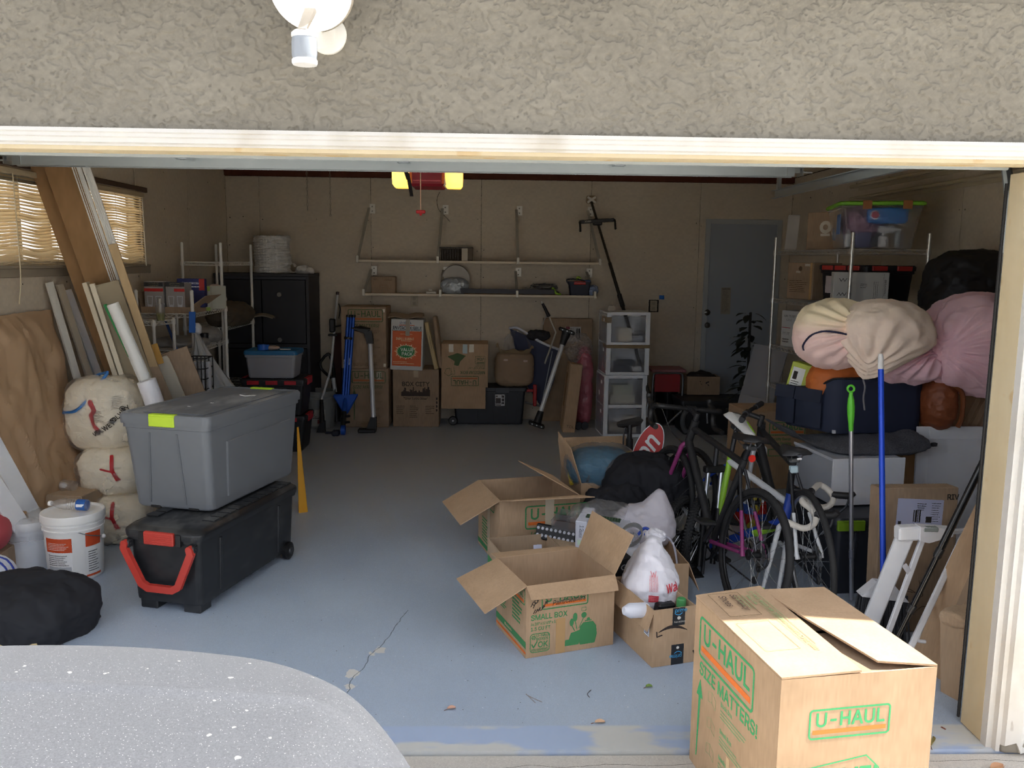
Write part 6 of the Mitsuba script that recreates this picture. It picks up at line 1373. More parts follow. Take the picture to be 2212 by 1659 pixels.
# ---------------------------------------------------------------- drawer towers
FRM = C('#d3d7dc', 0.45)
for i in range(2):
    z0 = 0.0 + 0.648 * i; yaw = 3.0
    o = np.array([1.20 + 0.012 * i, 5.765, z0]); M_ = at(o, yaw); W_, D_, H_ = 0.447, 0.46, 0.645
    k = thing('drawer_unit', ('upper' if i else 'lower') + ' plastic drawer unit with two clear drawers, by the folding stool', 'drawer unit')
    fr_ = join(box(0, 0, 0, 0.045, 0.03, H_, 0.004), box(W_ - 0.045, 0, 0, W_, 0.03, H_, 0.004), box(0.045, 0, 0, W_ - 0.045, 0.03, 0.03), box(0.045, 0, H_ - 0.03, W_ - 0.045, 0.03, H_), box(0.045, 0, H_ / 2 - 0.015, W_ - 0.045, 0.03, H_ / 2 + 0.015), box(0, 0.03, H_ - 0.02, W_, D_, H_, 0.003), box(0, 0.03, 0, W_, D_, 0.012), box(0, D_ - 0.02, 0.012, W_, D_, H_ - 0.02), box(0, 0.03, H_ / 2 - 0.008, W_, D_ - 0.02, H_ / 2 + 0.008))
    part(k, 'frame', xf(fr_, M_), FRM, False)
    for s in (0, 1): part(k, 'side_panel', xf(box(s * (W_ - 0.003), 0.03, 0.012, s * (W_ - 0.003) + 0.003, D_ - 0.02, H_ - 0.02), M_), 'clear_bin', False)
    for j in range(2):
        zb = 0.032 + j * (H_ / 2 - 0.016)
        dr_ = join(box(0.05, 0.006, zb, W_ - 0.05, 0.009, zb + 0.265), box(0.05, 0.009, zb, 0.053, D_ - 0.05, zb + 0.2), box(W_ - 0.053, 0.009, zb, W_ - 0.05, D_ - 0.05, zb + 0.2), box(0.05, 0.009, zb, W_ - 0.05, D_ - 0.05, zb + 0.003))
        dk_ = part(k, 'drawer', xf(dr_, M_), 'clear_bin', False)
        part(k, 'handle_slot', xf(box(-0.002, 0.14, zb + 0.20, 0.0, 0.20, zb + 0.235, 0.0008), M_), C('#d4d6d8', 0.4), False)
        # contents of each drawer: things of their own
        if i == 1 and j == 1: stuff_ = [('paper_stack', (0.13, 0.04, 0.14, 0.11, 0.14), '#cfcabd', 'cream paper cube seen through the top clear drawer'), ('plastic_tray', (0.27, 0.06, 0.12, 0.14, 0.06), '#9ea3ab', 'grey tray seen through the top clear drawer')]
        elif i == 1: stuff_ = [('cable_box', (0.10, 0.10, 0.22, 0.18, 0.10), '#2c323c', 'dark box seen through the second clear drawer'), ('plastic_tray', (0.28, 0.04, 0.10, 0.05, 0.05), '#b5b8ba', 'small pale tray seen through the second clear drawer')]
        elif j == 1: stuff_ = [('paper_stack', (0.07, 0.03, 0.26, 0.20, 0.10), '#b9b7ab', 'flat cream box seen through the third clear drawer'), ('paper_stack', (0.11, 0.05, 0.19, 0.16, 0.095), '#a7ad9f', 'smaller pale green box on top of the flat cream box in the third drawer')]
        else: stuff_ = [('fabric_bundle', (0.06, 0.03, 0.26, 0.20, 0.10), '#a39c90', 'folded cream cloth seen through the bottom clear drawer'), ('paper_bag', (0.22, 0.06, 0.14, 0.14, 0.17), '#b5b0a6', 'pale paper bag seen through the bottom clear drawer')]
        zz = zb + 0.004
        for n_, (x, y, w_, d_, h_), hx, lab in stuff_:
            if n_ == 'fabric_bundle': m = xf(crumple(blob((x + w_ / 2, y + d_ / 2, zz + h_ / 2), (w_ / 2, d_ / 2, h_ / 2), 3, 0.015, 12, 4, 4, floor=zz), 0.005, 26, 1), M_)
            elif n_ == 'paper_stack' and w_ < 0.2 and j == 1 and i == 0: m = xf(box(x, y, zz + 0.101, x + w_, y + d_, zz + 0.101 + h_, 0.003), M_)
            else: m = xf(box(x, y, zz, x + w_, y + d_, zz + h_, 0.004), M_)
            solo(n_, m, C(hx, 0.7), lab, n_.replace('_', ' '), smooth=40)
        if not (i == 1 and j == 1): solo('white_roll', xf(crumple(blob((0.09 + 0.13 * (i == 0 and j == 0), 0.19 + 0.08 * j, zz + 0.085), (0.055 if i else 0.09, 0.07, 0.085), 2.2, 0.01, 14, j + 2, 4, floor=zz), 0.003, 26, 1), M_), C('#c3c6c9', 0.5), 'rounded white bundle in the %s clear drawer' % ('second' if i else 'third' if j else 'bottom'), 'bundle')
        if i * 2 + j in (0, 2):
            part(k, 'side_sticker', xf(box(-0.0025, 0.06, zb + 0.03, -0.0003, 0.12, zb + 0.16), M_), C('#6f747c', 0.6), False)
    if i:
        part(k, 'brown_tape', xf(join(box(-0.0015, -0.0015, H_ - 0.11, 0.046, 0.0, H_ - 0.05), box(-0.0015, 0.0, H_ - 0.11, 0.0, 0.3, H_ - 0.05)), M_), C('#7d6a4d', 0.3), False)
        part(k, 'brown_tape', xf(join(box(-0.0015, -0.0015, H_ / 2 - 0.045, W_ + 0.001, 0.0, H_ / 2 - 0.01), box(-0.0015, 0.0, H_ / 2 - 0.045, 0.0, 0.2, H_ / 2 - 0.01)), M_), C('#7d6a4d', 0.3), False)
        solo('white_caddy', xf(m3hull([(0.04, 0.2, H_ + 0.001), (0.12, 0.2, H_ + 0.001), (0.11, 0.2, H_ + 0.05), (0.05, 0.2, H_ + 0.06), (0.04, 0.3, H_ + 0.001), (0.12, 0.3, H_ + 0.001), (0.10, 0.3, H_ + 0.06)]), M_), C('#a79f93', 0.6), 'small pale block on top of the drawer tower', 'block', smooth=False)

# ---------------------------------------------------------------- red folding stool and what is around it
k = thing('folding_stool', 'red topped folding step stool with grey metal legs right of the drawer tower', 'stool')
RS = C('#8a5a5e', 0.5); TB = C('#6d7276', 0.4, 0.7)
part(k, 'seat', box(1.78, 6.27, 0.615, 2.16, 6.60, 0.65, 0.012), RS, False)
part(k, 'back_plate', box(1.82, 6.285, 0.40, 2.10, 6.295, 0.60, 0.012), C('#8e1b22', 0.5), False)
part(k, 'frame_loop', tube(arc([(1.80, 6.25, 0.003), (1.795, 6.26, 0.3), (1.80, 6.27, 0.55), (1.83, 6.275, 0.606), (1.96, 6.275, 0.608), (2.09, 6.275, 0.606), (2.125, 6.27, 0.55), (2.12, 6.26, 0.3), (2.12, 6.25, 0.003)], 5), 0.011, 8), TB)
for x in (1.79, 2.13): part(k, 'leg', tube([(x, 6.56, 0.61), (x, 6.60, 0.003)], 0.011, 8), TB)
for x in (1.80, 2.12): part(k, 'foot', cyl((x, 6.25, 0.0), (x, 6.25, 0.03), 0.015, n=10), BLACK)
k = thing('dark_mirror', 'dark glossy framed pane standing under the red stool', 'mirror')
part(k, 'frame', join(box(1.84, 6.40, 0.01, 2.11, 6.43, 0.03), box(1.84, 6.40, 0.39, 2.11, 6.43, 0.42), box(1.84, 6.40, 0.01, 1.86, 6.43, 0.42), box(2.09, 6.40, 0.01, 2.11, 6.43, 0.42), box(1.985, 6.40, 0.02, 2.0, 6.43, 0.40)), C('#1a1a1c', 0.4), False)
part(k, 'pane', box(1.86, 6.405, 0.03, 2.09, 6.41, 0.39), C('#3a3b3d', 0.08, 0.9), False)
c = Carton('open_carton', 'dark open carton with odds and ends beside the back door', (2.18, 6.30, 0.37), 0, 0.36, 0.24, 0.20, 'card_dark', hollow=True)
solo('dark_clutter', crumple(blob((2.36, 6.42, 0.50), (0.15, 0.09, 0.10), 2.2, 0.06, 10, 3, 4, floor=0.378), 0.02, 24, 3), C('#201b1c', 0.6), 'dark clutter inside the open carton beside the back door', 'clutter')
k, M_ = tote('black_bin', 'wide black lidded bin on the floor under the open carton', (2.42, 6.14, 0.0), 0, 0.78, 0.50, 0.368, body=C('#121419', 0.5), lid=C('#191c22', 0.45), ribs=False)
k = thing('stroller_wheel', 'grey folded frame leg with a ribbed grey tire in front of the red stool', 'wheel frame')
part(k, 'strut', tube([(1.90, 5.95, 0.10), (2.10, 5.95, 0.30)], 0.012, 8), TB)
part(k, 'tire', tube(arc([(2.12, 5.90, 0.30), (2.06, 5.90, 0.20), (2.06, 5.90, 0.10), (2.10, 5.90, 0.03)], 6), 0.028, 10), C('#4c4f52', 0.6))

# ================================================================ right side: chrome shelving
CS = wire_shelf('wire_shelf', 'tall chrome wire shelving unit along the right wall', (2.43, 4.36), (2.513, 3.0), (3.05, 3.0), [1.905, 1.505, 1.11, 0.78, 0.22], 2.02, CHROME, 0.0125)
LIME = C('#6fae2c', 0.45)
k = thing('clear_tote', 'clear plastic tote with green lid, full of bottles, on top of the chrome shelving', 'storage tote')
TC = at((2.80, 3.36, 1.9125), -14)
part(k, 'body', xf(layers([(0.44, 0.56, 0.0), (0.45, 0.57, 0.01), (0.53, 0.66, 0.275), (0.545, 0.675, 0.28), (0.545, 0.675, 0.295)], 0.03, 5), TC), 'clear_bin', 35)
part(k, 'lid', xf(layers([(0.55, 0.69, 0.2955), (0.575, 0.71, 0.30), (0.575, 0.71, 0.316), (0.55, 0.69, 0.325), (0.5, 0.64, 0.327)], 0.04, 5), TC), LIME, 35)
for x in (-0.10, 0.16): part(k, 'lid_tape', xf(box(x - 0.03, -0.358, 0.27, x + 0.03, -0.354, 0.329, 0.001), TC), C('#8a5a34', 0.4), False)
part(k, 'side_label', xf(box(-0.262, -0.27, 0.10, -0.257, -0.12, 0.24), TC), C('#4f6f9e', 0.5), False)
def inside(nm, m, hx, lab, cat, r=0.5): return solo(nm, xf(m, TC), C(hx, r), lab, cat)
q = inside('wipes_packet', crumple(box(-0.08, -0.27, 0.175, 0.19, -0.21, 0.285, 0.02).subdivide_loop(2), 0.01, 18, 3), '#2f6fb6', 'blue wipes packet against the front of the clear green-lidded tote', 'packet')
part(q, 'badge', xf(mv(xf(lathe([(0, 0), (0.034, 0), (0.03, 0.003), (0, 0.004)], 20), frame((0, 0, 0), (1, 0, 0), (0, 0, 1))), -0.03, -0.268, 0.235), TC), C('#c9d3e6', 0.5)); part(q, 'badge_core', xf(mv(xf(lathe([(0, 0), (0.025, 0), (0.022, 0.003), (0, 0.004)], 20), frame((0, 0, 0), (1, 0, 0), (0, 0, 1))), -0.03, -0.2715, 0.235), TC), C('#b04257', 0.5))
inside('purple_tub', layers([(0.10, 0.09, 0.006), (0.115, 0.10, 0.11)], 0.015, 4).apply_translation([-0.09, -0.17, 0.004]), '#51567f', 'purple grey tub low in the clear green-lidded tote', 'tub')
for i, (x, y, r_, h_, hx, lab) in enumerate(((-0.19, -0.21, 0.025, 0.12, '#b9bfc6', 'leftmost white bottle in the clear green-lidded tote'), (-0.15, -0.14, 0.03, 0.15, '#9db4a8', 'pale green bottle in the clear green-lidded tote'), (0.05, -0.18, 0.035, 0.10, '#c9ccd0', 'white jar labelled in grey in the clear green-lidded tote'), (0.14, -0.20, 0.022, 0.13, '#8f979b', 'slim grey bottle in the clear green-lidded tote'), (0.17, -0.11, 0.03, 0.12, '#b5b8c4', 'rightmost pale bottle in the clear green-lidded tote'))):
    q = inside('bottle', mv(lathe([(0, 0), (r_, 0), (r_, h_ * 0.75), (r_ * 0.4, h_ * 0.88), (r_ * 0.4, h_), (0, h_)], 16), x, y, 0.012), hx, lab, 'bottle')
inside('white_bottle', xf(lathe([(0, 0), (0.026, 0), (0.026, 0.10), (0.012, 0.12), (0.012, 0.15), (0, 0.15)], 16), frame((0.0, -0.24, 0.135), (0, 1, 0), (0, 0, 1))), '#c3c8cf', 'white bottle lying flat on the jar in the clear green-lidded tote', 'bottle')
inside('cloth_bundle', crumple(blob((-0.09, -0.10, 0.19), (0.12, 0.12, 0.09), 2.2, 0.05, 10, 4, 4), 0.02, 20, 2), '#8d6f86', 'mixed mauve and blue cloths in the middle of the clear green-lidded tote', 'cloth')
inside('net_puff', crumple(blob((0.16, -0.12, 0.22), (0.08, 0.10, 0.055), 2.2, 0.03, 14, 6, 4), 0.01, 26, 2), '#b7ab97', 'beige puff at the upper right inside the clear green-lidded tote', 'puff')
inside('white_pack', crumple(blob((-0.06, 0.15, 0.13), (0.18, 0.13, 0.11), 2.4, 0.03, 10, 8, 4, floor=0.012), 0.01, 20, 2), '#7f8894', 'grey bundle at the back of the clear green-lidded tote', 'bundle')
# cartons on the top level
c = Carton('shelf_carton', 'brown carton with a white sticker beside the clear tote on the chrome shelving', (2.575, 4.05, 1.912), -50, 0.34, 0.20, 0.30, 'card_dark', lid=False)
c.dec('front', [flat(Point(0.16, 0.18).buffer(0.05).difference(Point(0.16, 0.18).buffer(0.022)).union(sbox(0.12, 0.11, 0.20, 0.13)))], C('#bdb7ab', 0.6), 'sticker')
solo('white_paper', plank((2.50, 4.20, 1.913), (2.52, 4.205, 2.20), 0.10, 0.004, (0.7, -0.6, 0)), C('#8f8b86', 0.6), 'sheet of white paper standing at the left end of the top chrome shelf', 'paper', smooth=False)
c = Carton('shelf_carton', 'brown printed carton at the left end of the second chrome shelf', (2.50, 4.23, 1.512), -68, 0.30, 0.30, 0.30, 'card_dark', lid=False)
c.dec('front', [flat(Point(0.15, 0.25).buffer(0.02)), *lines(0.03, 0.15, 0.22, 7, 0.015, 0.004, 1)], C('#54402d', 0.8), 'print'); c.dec('front', [bar(0.10, 0.215, 0.05, 0.018)], C('#b9b3a8', 0.6), 'label'); c.dec('front', [bar(0.20, 0.27, 0.06, 0.02)], C('#b9b3a8', 0.6), 'label')
c.tape('front', 0.262, 0.0, 0.285, 0.30, C('#b08e60', 0.25))
k, M_ = tote('black_tote', 'black tote with red latches on the second chrome shelf', (2.84, 3.50, 1.5125), -80, 0.62, 0.42, 0.285, body=C('#14161c', 0.5), lid=C('#17191f', 0.5), tap=0.88, ribs=False)
for (x, y, a, b) in ((-0.17, -0.222, 0.07, 0.012), (0.0, -0.222, 0.07, 0.012), (0.17, -0.222, 0.07, 0.012)): part(k, 'latch', xf(box(x - a, y, 0.245, x + a, y + 0.014, 0.28, 0.003), M_), C('#a3302b', 0.45), False)
for y in (-0.1, 0.1): part(k, 'end_latch', xf(box(0.306, y - 0.06, 0.245, 0.322, y + 0.06, 0.28, 0.003), M_), C('#a3302b', 0.45), False)
part(k, 'sticker', xf(box(-0.20, -0.2075, 0.07, -0.11, -0.200, 0.20), M_), C('#b3a9ad', 0.5), False)
WB = C('#a5a5a2', 0.7)
c = Carton('white_carton', 'white document carton with handwriting in front of the black tote on the second chrome shelf', (2.445, 3.12, 1.5125), -14, 0.37, 0.12, 0.235, WB, lid=False)
c.dec('front', [xf(text('TRANSFERS', 0.012, 0, 0, True, 1.2), np.array([[0, -1, 0, 0.352], [1, 0, 0, 0.07], [0, 0, 1, 0], [0, 0, 0, 1.0]])), bar(0.333, 0.01, 0.0015, 0.215), *[bar(0.27 + 0.012 * i, 0.05, 0.0025, 0.12) for i in range(3)], *lines(0.18, 0.15, 0.05, 3, 0.012, 0.004)], C('#5d5b5a', 0.7), 'print')
c.dec('front', [stroke([(0.03 + 0.012 * i, 0.07 + 0.02 * (i % 2)) for i in range(6)], 0.004), stroke([(0.04 + 0.012 * i, 0.19 - 0.02 * (i % 2)) for i in range(5)], 0.004)], C('#3c3a3a', 0.7), 'handwriting')
c = Carton('white_carton', 'white document carton with handwriting at the left of the third chrome shelf', (2.46, 4.20, 1.1165), -66, 0.38, 0.30, 0.30, C('#b0b0ae', 0.7), lid=False)
c.dec('front', [text('MR TS M?', 0.02, 0.03, 0.245, False), text('LAST', 0.018, 0.06, 0.215, False), text('TO ST', 0.02, 0.02, 0.10, False), *lines(0.02, 0.055, 0.08, 2, 0.02, 0.012)], C('#6a6663', 0.7), 'handwriting'); c.dec('front', [bar(0.01, 0.155, 0.10, 0.006)], C('#a3474c', 0.7), 'red_line')
c = Carton('shelf_carton', 'dim brown carton on the fourth chrome shelf behind the lime shoe box', (2.55, 3.70, 0.7865), -10, 0.35, 0.40, 0.22, 'card_dark', lid=False)
# plant, white boards and things on the floor behind
k = thing('artificial_plant', 'dark artificial plant standing between the back door and the chrome shelving', 'plant')
part(k, 'stem', tube([(2.42, 5.0, 0.0), (2.45, 5.02, 0.7), (2.44, 5.0, 1.35)], 0.012, 6), C('#23221e', 0.8))
part(k, 'pot', mv(lathe([(0, 0), (0.12, 0), (0.15, 0.24), (0.13, 0.24), (0.11, 0.2), (0, 0.2)], 20), 2.42, 5.0, 0.001), C('#2a2b2a', 0.7))
g = random.Random(12); LF = C('#1c2420', 0.6)
for i in range(70):
    z = g.uniform(0.25, 1.36); a = g.uniform(0, 6.28); L_ = g.uniform(0.09, 0.17)
    o = np.array([2.435, 5.0, z]); d = np.array([math.cos(a), math.sin(a), g.uniform(-0.5, 0.4)]); d /= np.linalg.norm(d)
    s_ = np.cross(d, (0, 0, 1)); s_ /= np.linalg.norm(s_)
    P = np.array([[o + d * (0.05 + L_ * u) + s_ * w * 0.035 * math.sin(math.pi * min(1, u * 0.9 + 0.08)) + np.array([0, 0, -0.05 * u * u]) for w in (-1, 0, 1)] for u in np.linspace(0, 1, 5)])
    part(k, 'leaf', sheet(P, 0.002), LF, 60)
for i, (a, b, w) in enumerate((((2.28, 4.62, 0.003), (2.56, 4.72, 1.06), 0.42), ((2.26, 4.48, 0.003), (2.40, 4.52, 0.62), 0.40))):
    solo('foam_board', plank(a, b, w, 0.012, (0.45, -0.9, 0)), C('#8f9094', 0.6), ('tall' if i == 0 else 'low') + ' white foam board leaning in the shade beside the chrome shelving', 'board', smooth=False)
c = Carton('moving_box', 'brown moving box half hidden behind the bicycles and the navy tote', (2.06, 3.72, 0.001), 4, 0.50, 0.42, 0.63, 'card')
g_, o_ = uhaul(0.30)
c.dec('front', sh(g_, 0.19, 0.44), GREEN, 'logo'); c.dec('front', sh(o_, 0.19, 0.44), ORANGE, 'logo_stripe')
c.dec('front', [text('Specialty Boxes', 0.022, 0.19, 0.40, True, 0.8), text('to Make Packing', 0.022, 0.19, 0.365, True, 0.8), outline(0.19, 0.27, 0.22, 0.06, 0.01, 0.006)], GREEN, 'lettering')

# ---------------------------------------------------------------- stack by the right jamb
k, M_ = tote('dark_tote', 'dark grey tote with a lime latch at the bottom of the right hand stack', (2.115, 1.80, 0.0), 4, 0.50, 0.60, 0.44, body=C('#262a33', 0.45), lid=C('#2b2f37', 0.45), tap=0.88, ribs=True)
part(k, 'latch', xf(box(-0.245, -0.318, 0.375, -0.09, -0.298, 0.432, 0.004), M_), C('#6f9222', 0.45), False, label='lime latch')
k = thing('white_cabinet', 'white drawer cabinet with grey side lying on the dark tote under the grey blanket', 'cabinet')
MC = at((1.955, 1.73, 0.4445), 7)
part(k, 'shell', xf(box(0, 0.004, 0, 0.43, 0.47, 0.265, 0.006), MC), C('#a3a9b3', 0.45), False)
part(k, 'front', xf(box(-0.006, -0.008, 0.0, 0.436, 0.004, 0.27, 0.004), MC), C('#e3e6ec', 0.4), False, label='white front')
part(k, 'side_rim', xf(box(-0.006, 0.004, 0.255, 0.0, 0.47, 0.272, 0.002), MC), C('#c2c6cf', 0.4), False)
# grey blanket
nu, nv = 60, 40; P = np.zeros((nu, nv, 3))
path = arc([(1.843, 2.220, 0.803), (1.898, 2.120, 0.765), (1.958, 2.000, 0.753), (2.048, 1.900, 0.783), (2.191, 1.900, 0.805), (2.382, 1.920, 0.810), (2.481, 1.950, 0.841), (2.573, 1.970, 0.823)], 9)
bpts = arc([(1.839, 2.160, 0.791), (1.877, 2.060, 0.748), (1.945, 1.940, 0.722), (2.013, 1.800, 0.707), (2.156, 1.800, 0.690), (2.349, 1.830, 0.684), (2.471, 1.860, 0.685), (2.581, 1.880, 0.703)], 9)
k = thing('grey_blanket', 'thick folded dark grey moving blanket between the navy tote and the white cabinet', 'blanket')
rings = []
for i in range(len(path)):
    t_, b_ = path[i], bpts[min(i, len(bpts) - 1)]; c_ = (t_ + b_) / 2; h_ = np.linalg.norm(t_ - b_) / 2; e = 0.92 if 2 < i < len(path) - 3 else 0.7
    an = np.linspace(0, 2 * math.pi, 20, endpoint=False); dirv = (t_ - b_) / (2 * h_)
    rings.append([c_ + dirv * h_ * e * np.sign(math.sin(a)) * abs(math.sin(a)) ** 0.7 + np.array([0, 0.16, 0]) + np.array([0.03, -0.17, 0]) * np.sign(math.cos(a)) * abs(math.cos(a)) ** 0.7 for a in an])
bm = loft(rings); bm = bm.subdivide()
PM('felt', lambda p, n, uv: mix(lin('#3b3d43'), lin('#6d6f75'), pn(p.x * 260, p.y * 260, p.z * 260) * 0.55 + 0.25 * pf(p.x * 20, p.y * 20, p.z * 20, 2)), 0.95, 0.1)
part(k, 'body', crumple(bm, 0.016, 9, 4), 'felt', True)
e0 = np.array((2.616, 1.950, 0.761))
for i in range(4): part(k, 'fringe', tube(arc([e0 + [0, 0, -0.005 * i], e0 + [0.02, -0.01, 0.005 - 0.006 * i], e0 + [0.035, -0.01, -0.004 * i]], 4), 0.004, 5), C('#2b2c30', 0.9))
# navy organiser
NT = C('#222a40', 0.75)
k = thing('navy_organizer', 'navy fabric trunk organizer with pockets on top of the grey blanket', 'organizer')
foot = np.array([(2.055, 1.985), (2.615, 2.075), (2.57, 2.42), (1.84, 2.33)])
def ring_(z, top=False, s=1.0):
    o = Polygon(foot).buffer(-0.05).buffer(0.05 * s, 6); c = np.array([o.exterior.interpolate(t, True).coords[0] for t in np.linspace(0, 1, 64, endpoint=False)])
    zz = np.full(64, z)
    if top: zz = z - 0.085 * np.array([smooth_(1.99 - x) for x in c[:, 0]])
    return np.c_[c, zz]
def smooth_(x): x = min(1, max(0, x / 0.10 + 0.6)); return x * x * (3 - 2 * x)
part(k, 'body', crumple(loft([ring_(0.805), ring_(0.82, s=1.2), ring_(0.95, s=1.25), ring_(1.06, True, s=1.2) * 0 + np.c_[ring_(1.0, False, 1.22)[:, :2], np.minimum(ring_(1.135, True, 1.2)[:, 2] - 0.02, 1.10)], ring_(1.135, True, 1.15)], cap=True), 0.006, 7, 4), NT, 40)
part(k, 'binding', tube(ring_(1.138, True, 1.16), 0.007, 6, closed=True), C('#10131c', 0.7), True)
def on_left(u, z, off): # point on the left (facing the camera) side, u from the back corner to the front corner
    a, b = np.array([1.83, 2.325]), np.array([2.045, 1.975]); n = np.array([-(b - a)[1], (b - a)[0]]); n /= -np.linalg.norm(n); q = a + (b - a) * u + n * off
    return (q[0], q[1], z)
for i, (u0, u1) in enumerate(((0.0, 0.32), (0.36, 0.80))):
    P = np.array([[on_left(u, z, 0.018 + 0.010 * math.sin(math.pi * (u - u0) / (u1 - u0))) for z in np.linspace(0.83, 1.035, 6)] for u in np.linspace(u0, u1, 8)])
    pk = part(k, 'pocket', sheet(P, 0.012), C('#1e2639', 0.8), 40)
    P = np.array([[on_left(u, 1.06 - 0.075 * v, 0.026 + 0.012 * v) for v in np.linspace(0, 1, 4)] for u in np.linspace(u0 - 0.01, u1 + 0.01, 8)])
    part(pk, 'flap', sheet(P, 0.006), C('#1c2335', 0.8), 40)
part(k, 'tab', box(2.03, 1.955, 0.815, 2.05, 1.97, 0.835, 0.002), C('#b5b9c3', 0.5), False)
# what is in and on the organiser
c = Carton('shoe_box', 'lime green shoe box with a white label in the left of the navy organizer', (1.850, 2.30, 1.02), -34, 0.32, 0.14, 0.19, C('#a9b645', 0.6), roll=12, lid=False, lean=-4, cat='shoe box')
c.dec('front', [bar(0.015, 0.02, 0.075, 0.14)], C('#c9ccc8', 0.6), 'label'); c.dec('front', [bar(0.025, 0.085, 0.025, 0.05), *lines(0.022, 0.07, 0.05, 3, 0.014, 0.004)], INK, 'label_print', 0.0006)
c.dec('front', [stroke([(0.125, 0.15), (0.15, 0.15), (0.158, 0.13), (0.14, 0.115), (0.12, 0.12)], 0.010), stroke([(0.145, 0.07), (0.15, 0.05)], 0.010), *lines(0.17, 0.12, 0.07, 1, 0.01, 0.010)], C('#3b3f1c', 0.7), 'logo')
OB = C('#b8642c', 0.65)
ob = thing('orange_bag', 'orange leather bag stuffed in the navy organizer under the cream bedding', 'bag')
part(ob, 'body', crumple(blob((2.16, 2.15, 1.09), (0.22, 0.12, 0.145), 2.3, 0.02, 6, 3, 5), 0.006, 16, 2), OB, True)
part(ob, 'side', crumple(blob((2.065, 2.17, 1.07), (0.11, 0.09, 0.135), 2.2, 0.012, 6, 8, 4), 0.004, 16, 2), C('#9e4f26', 0.6), True)
part(ob, 'piping', tube(arc([(2.02, 2.10, 1.19), (2.10, 2.08, 1.12), (2.12, 2.08, 1.03)], 6), 0.006, 6), C('#8a4420', 0.6))
lb = thing('leather_bag', 'brown leather bag squeezed between the navy organizer and the brown carton', 'bag')
part(lb, 'body', crumple(blob((2.70, 2.08, 0.99), (0.09, 0.14, 0.16), 2.3, 0.03, 6, 5, 5), 0.008, 16, 2), C('#7f4527', 0.55), True)
part(lb, 'strap', tube(arc([(2.70, 1.93, 1.12), (2.77, 1.93, 1.06), (2.785, 1.94, 0.92), (2.77, 1.95, 0.86)], 6), 0.014, 6), C('#75401f', 0.55))
c = Carton('open_carton', 'brown open carton with torn flaps behind the white door panel', (2.80, 2.14, 0.001), 3, 0.50, 0.45, 1.06, 'card', hollow=True)
for u in (0.10, 0.16, 0.22): part(c.key, 'torn_flap', xf(sheet(np.array([[(u + 0.03 * a + 0.10 * (1 - b), -0.004 - 0.012 * a, 1.05 - 0.22 * b) for b in (0, 0.5, 1)] for a in (0, 0.5, 1)]), 0.004), c.M), 'card', 30)
k = thing('cupboard_door', 'white shaker cupboard door standing behind the jamb at the right', 'cupboard door')
MD = at((2.575, 1.985, 0.002), 2, -3)
part(k, 'panel', xf(box(0, 0.004, 0, 0.52, 0.014, 0.845), MD), C('#dfe2e8', 0.4), False)
for a in ((0, 0, 0, 0.075, 0.018, 0.845), (0.445, 0, 0, 0.52, 0.018, 0.845), (0.075, 0, 0, 0.445, 0.018, 0.09), (0.075, 0, 0.77, 0.445, 0.018, 0.845)): part(k, 'frame_rail', xf(box(*a, 0.002), MD), C('#e3e6eb', 0.4), False)
# bedding
PK = PM('pink_cloth', lambda p, n, uv: mix(lin('#dfb6c1'), lin('#eccad1'), pf(p.x * 4, p.y * 4, p.z * 4, 3)), 0.9, 0.15)
CR_ = PM('cream_cloth', lambda p, n, uv: mix(lin('#e6d0c4'), lin('#ecdcc6'), pf(p.x * 3, p.y * 3, p.z * 5 + 4, 2)), 0.9, 0.15)
def soft(c_, r, sd, amp=0.02, dirn=(1, 0.2, 0.4), f=9, sub=5, p=2.3, yaw=0, gather=None):
    """soft bedding: long gentle folds fanning out of a gathered point"""
    m = blob(c_, r, p, amp, 3.5, sd, sub, yaw)
    v = np.array(m.vertices); n = np.array(m.vertex_normals)
    gpt = np.array(gather if gather is not None else np.array(c_) + np.array(r) * dirn)
    w = v - gpt; R = np.linalg.norm(w, axis=1)
    ang = np.arctan2(w[:, 2], np.hypot(w[:, 0] * 0.7, w[:, 1])) 
    fold = np.sin(ang * 24 + 4 * meshkit.noise(v * 7)) * np.clip(1.3 - R / (max(r) * 1.5), 0, 1)
    m.vertices = v + n * (0.014 * fold + 0.020 * (ridged(v, 7, sd + 3) - 0.6) + 0.008 * (ridged(v * [1, 1, 2.5], 15, sd) - 0.6))[:, None]
    return m
k = thing('pink_comforter', 'big pink rolled comforter by the right jamb above the brown carton', 'comforter')
part(k, 'body', soft((2.95, 2.02, 1.345), (0.40, 0.30, 0.285), 3, 0.03, gather=(2.56, 1.82, 1.32)), PK, True)
part(k, 'fold', soft((2.47, 2.02, 1.235), (0.20, 0.16, 0.115), 5, 0.02, gather=(2.56, 1.85, 1.34)), PK, True)
k = thing('cream_comforter', 'cream and pale pink comforter tied at its tip, lying over the orange bag', 'comforter')
cmL = soft((2.04, 2.04, 1.395), (0.225, 0.20, 0.19), 7, 0.02, gather=(2.14, 1.85, 1.45))
part(k, 'left_lobe', cmL, PM('blush_cloth', lambda p, n, uv: mix(lin('#ebccc5'), lin('#ebdcbc'), smoothstep(1.36, 1.52, p.z + 0.05 * (pf(p.x * 6, p.y * 6, 0, 2) - 0.5))), 0.9, 0.15), True)
mR = soft((2.27, 1.90, 1.395), (0.265, 0.20, 0.20), 9, 0.02, gather=(2.10, 1.73, 1.17))
v = np.array(mR.vertices); lowf = np.clip((1.36 - v[:, 2]) / 0.22, 0, 1) ** 1.2; tip = np.array([2.098, 1.78, 1.165])
v[:, 0] = v[:, 0] * (1 - 0.85 * lowf) + tip[0] * 0.85 * lowf; v[:, 1] = v[:, 1] * (1 - 0.75 * lowf) + tip[1] * 0.75 * lowf; v[:, 2] -= 0.03 * lowf; mR.vertices = v
part(k, 'right_lobe', mR, CR_, True)
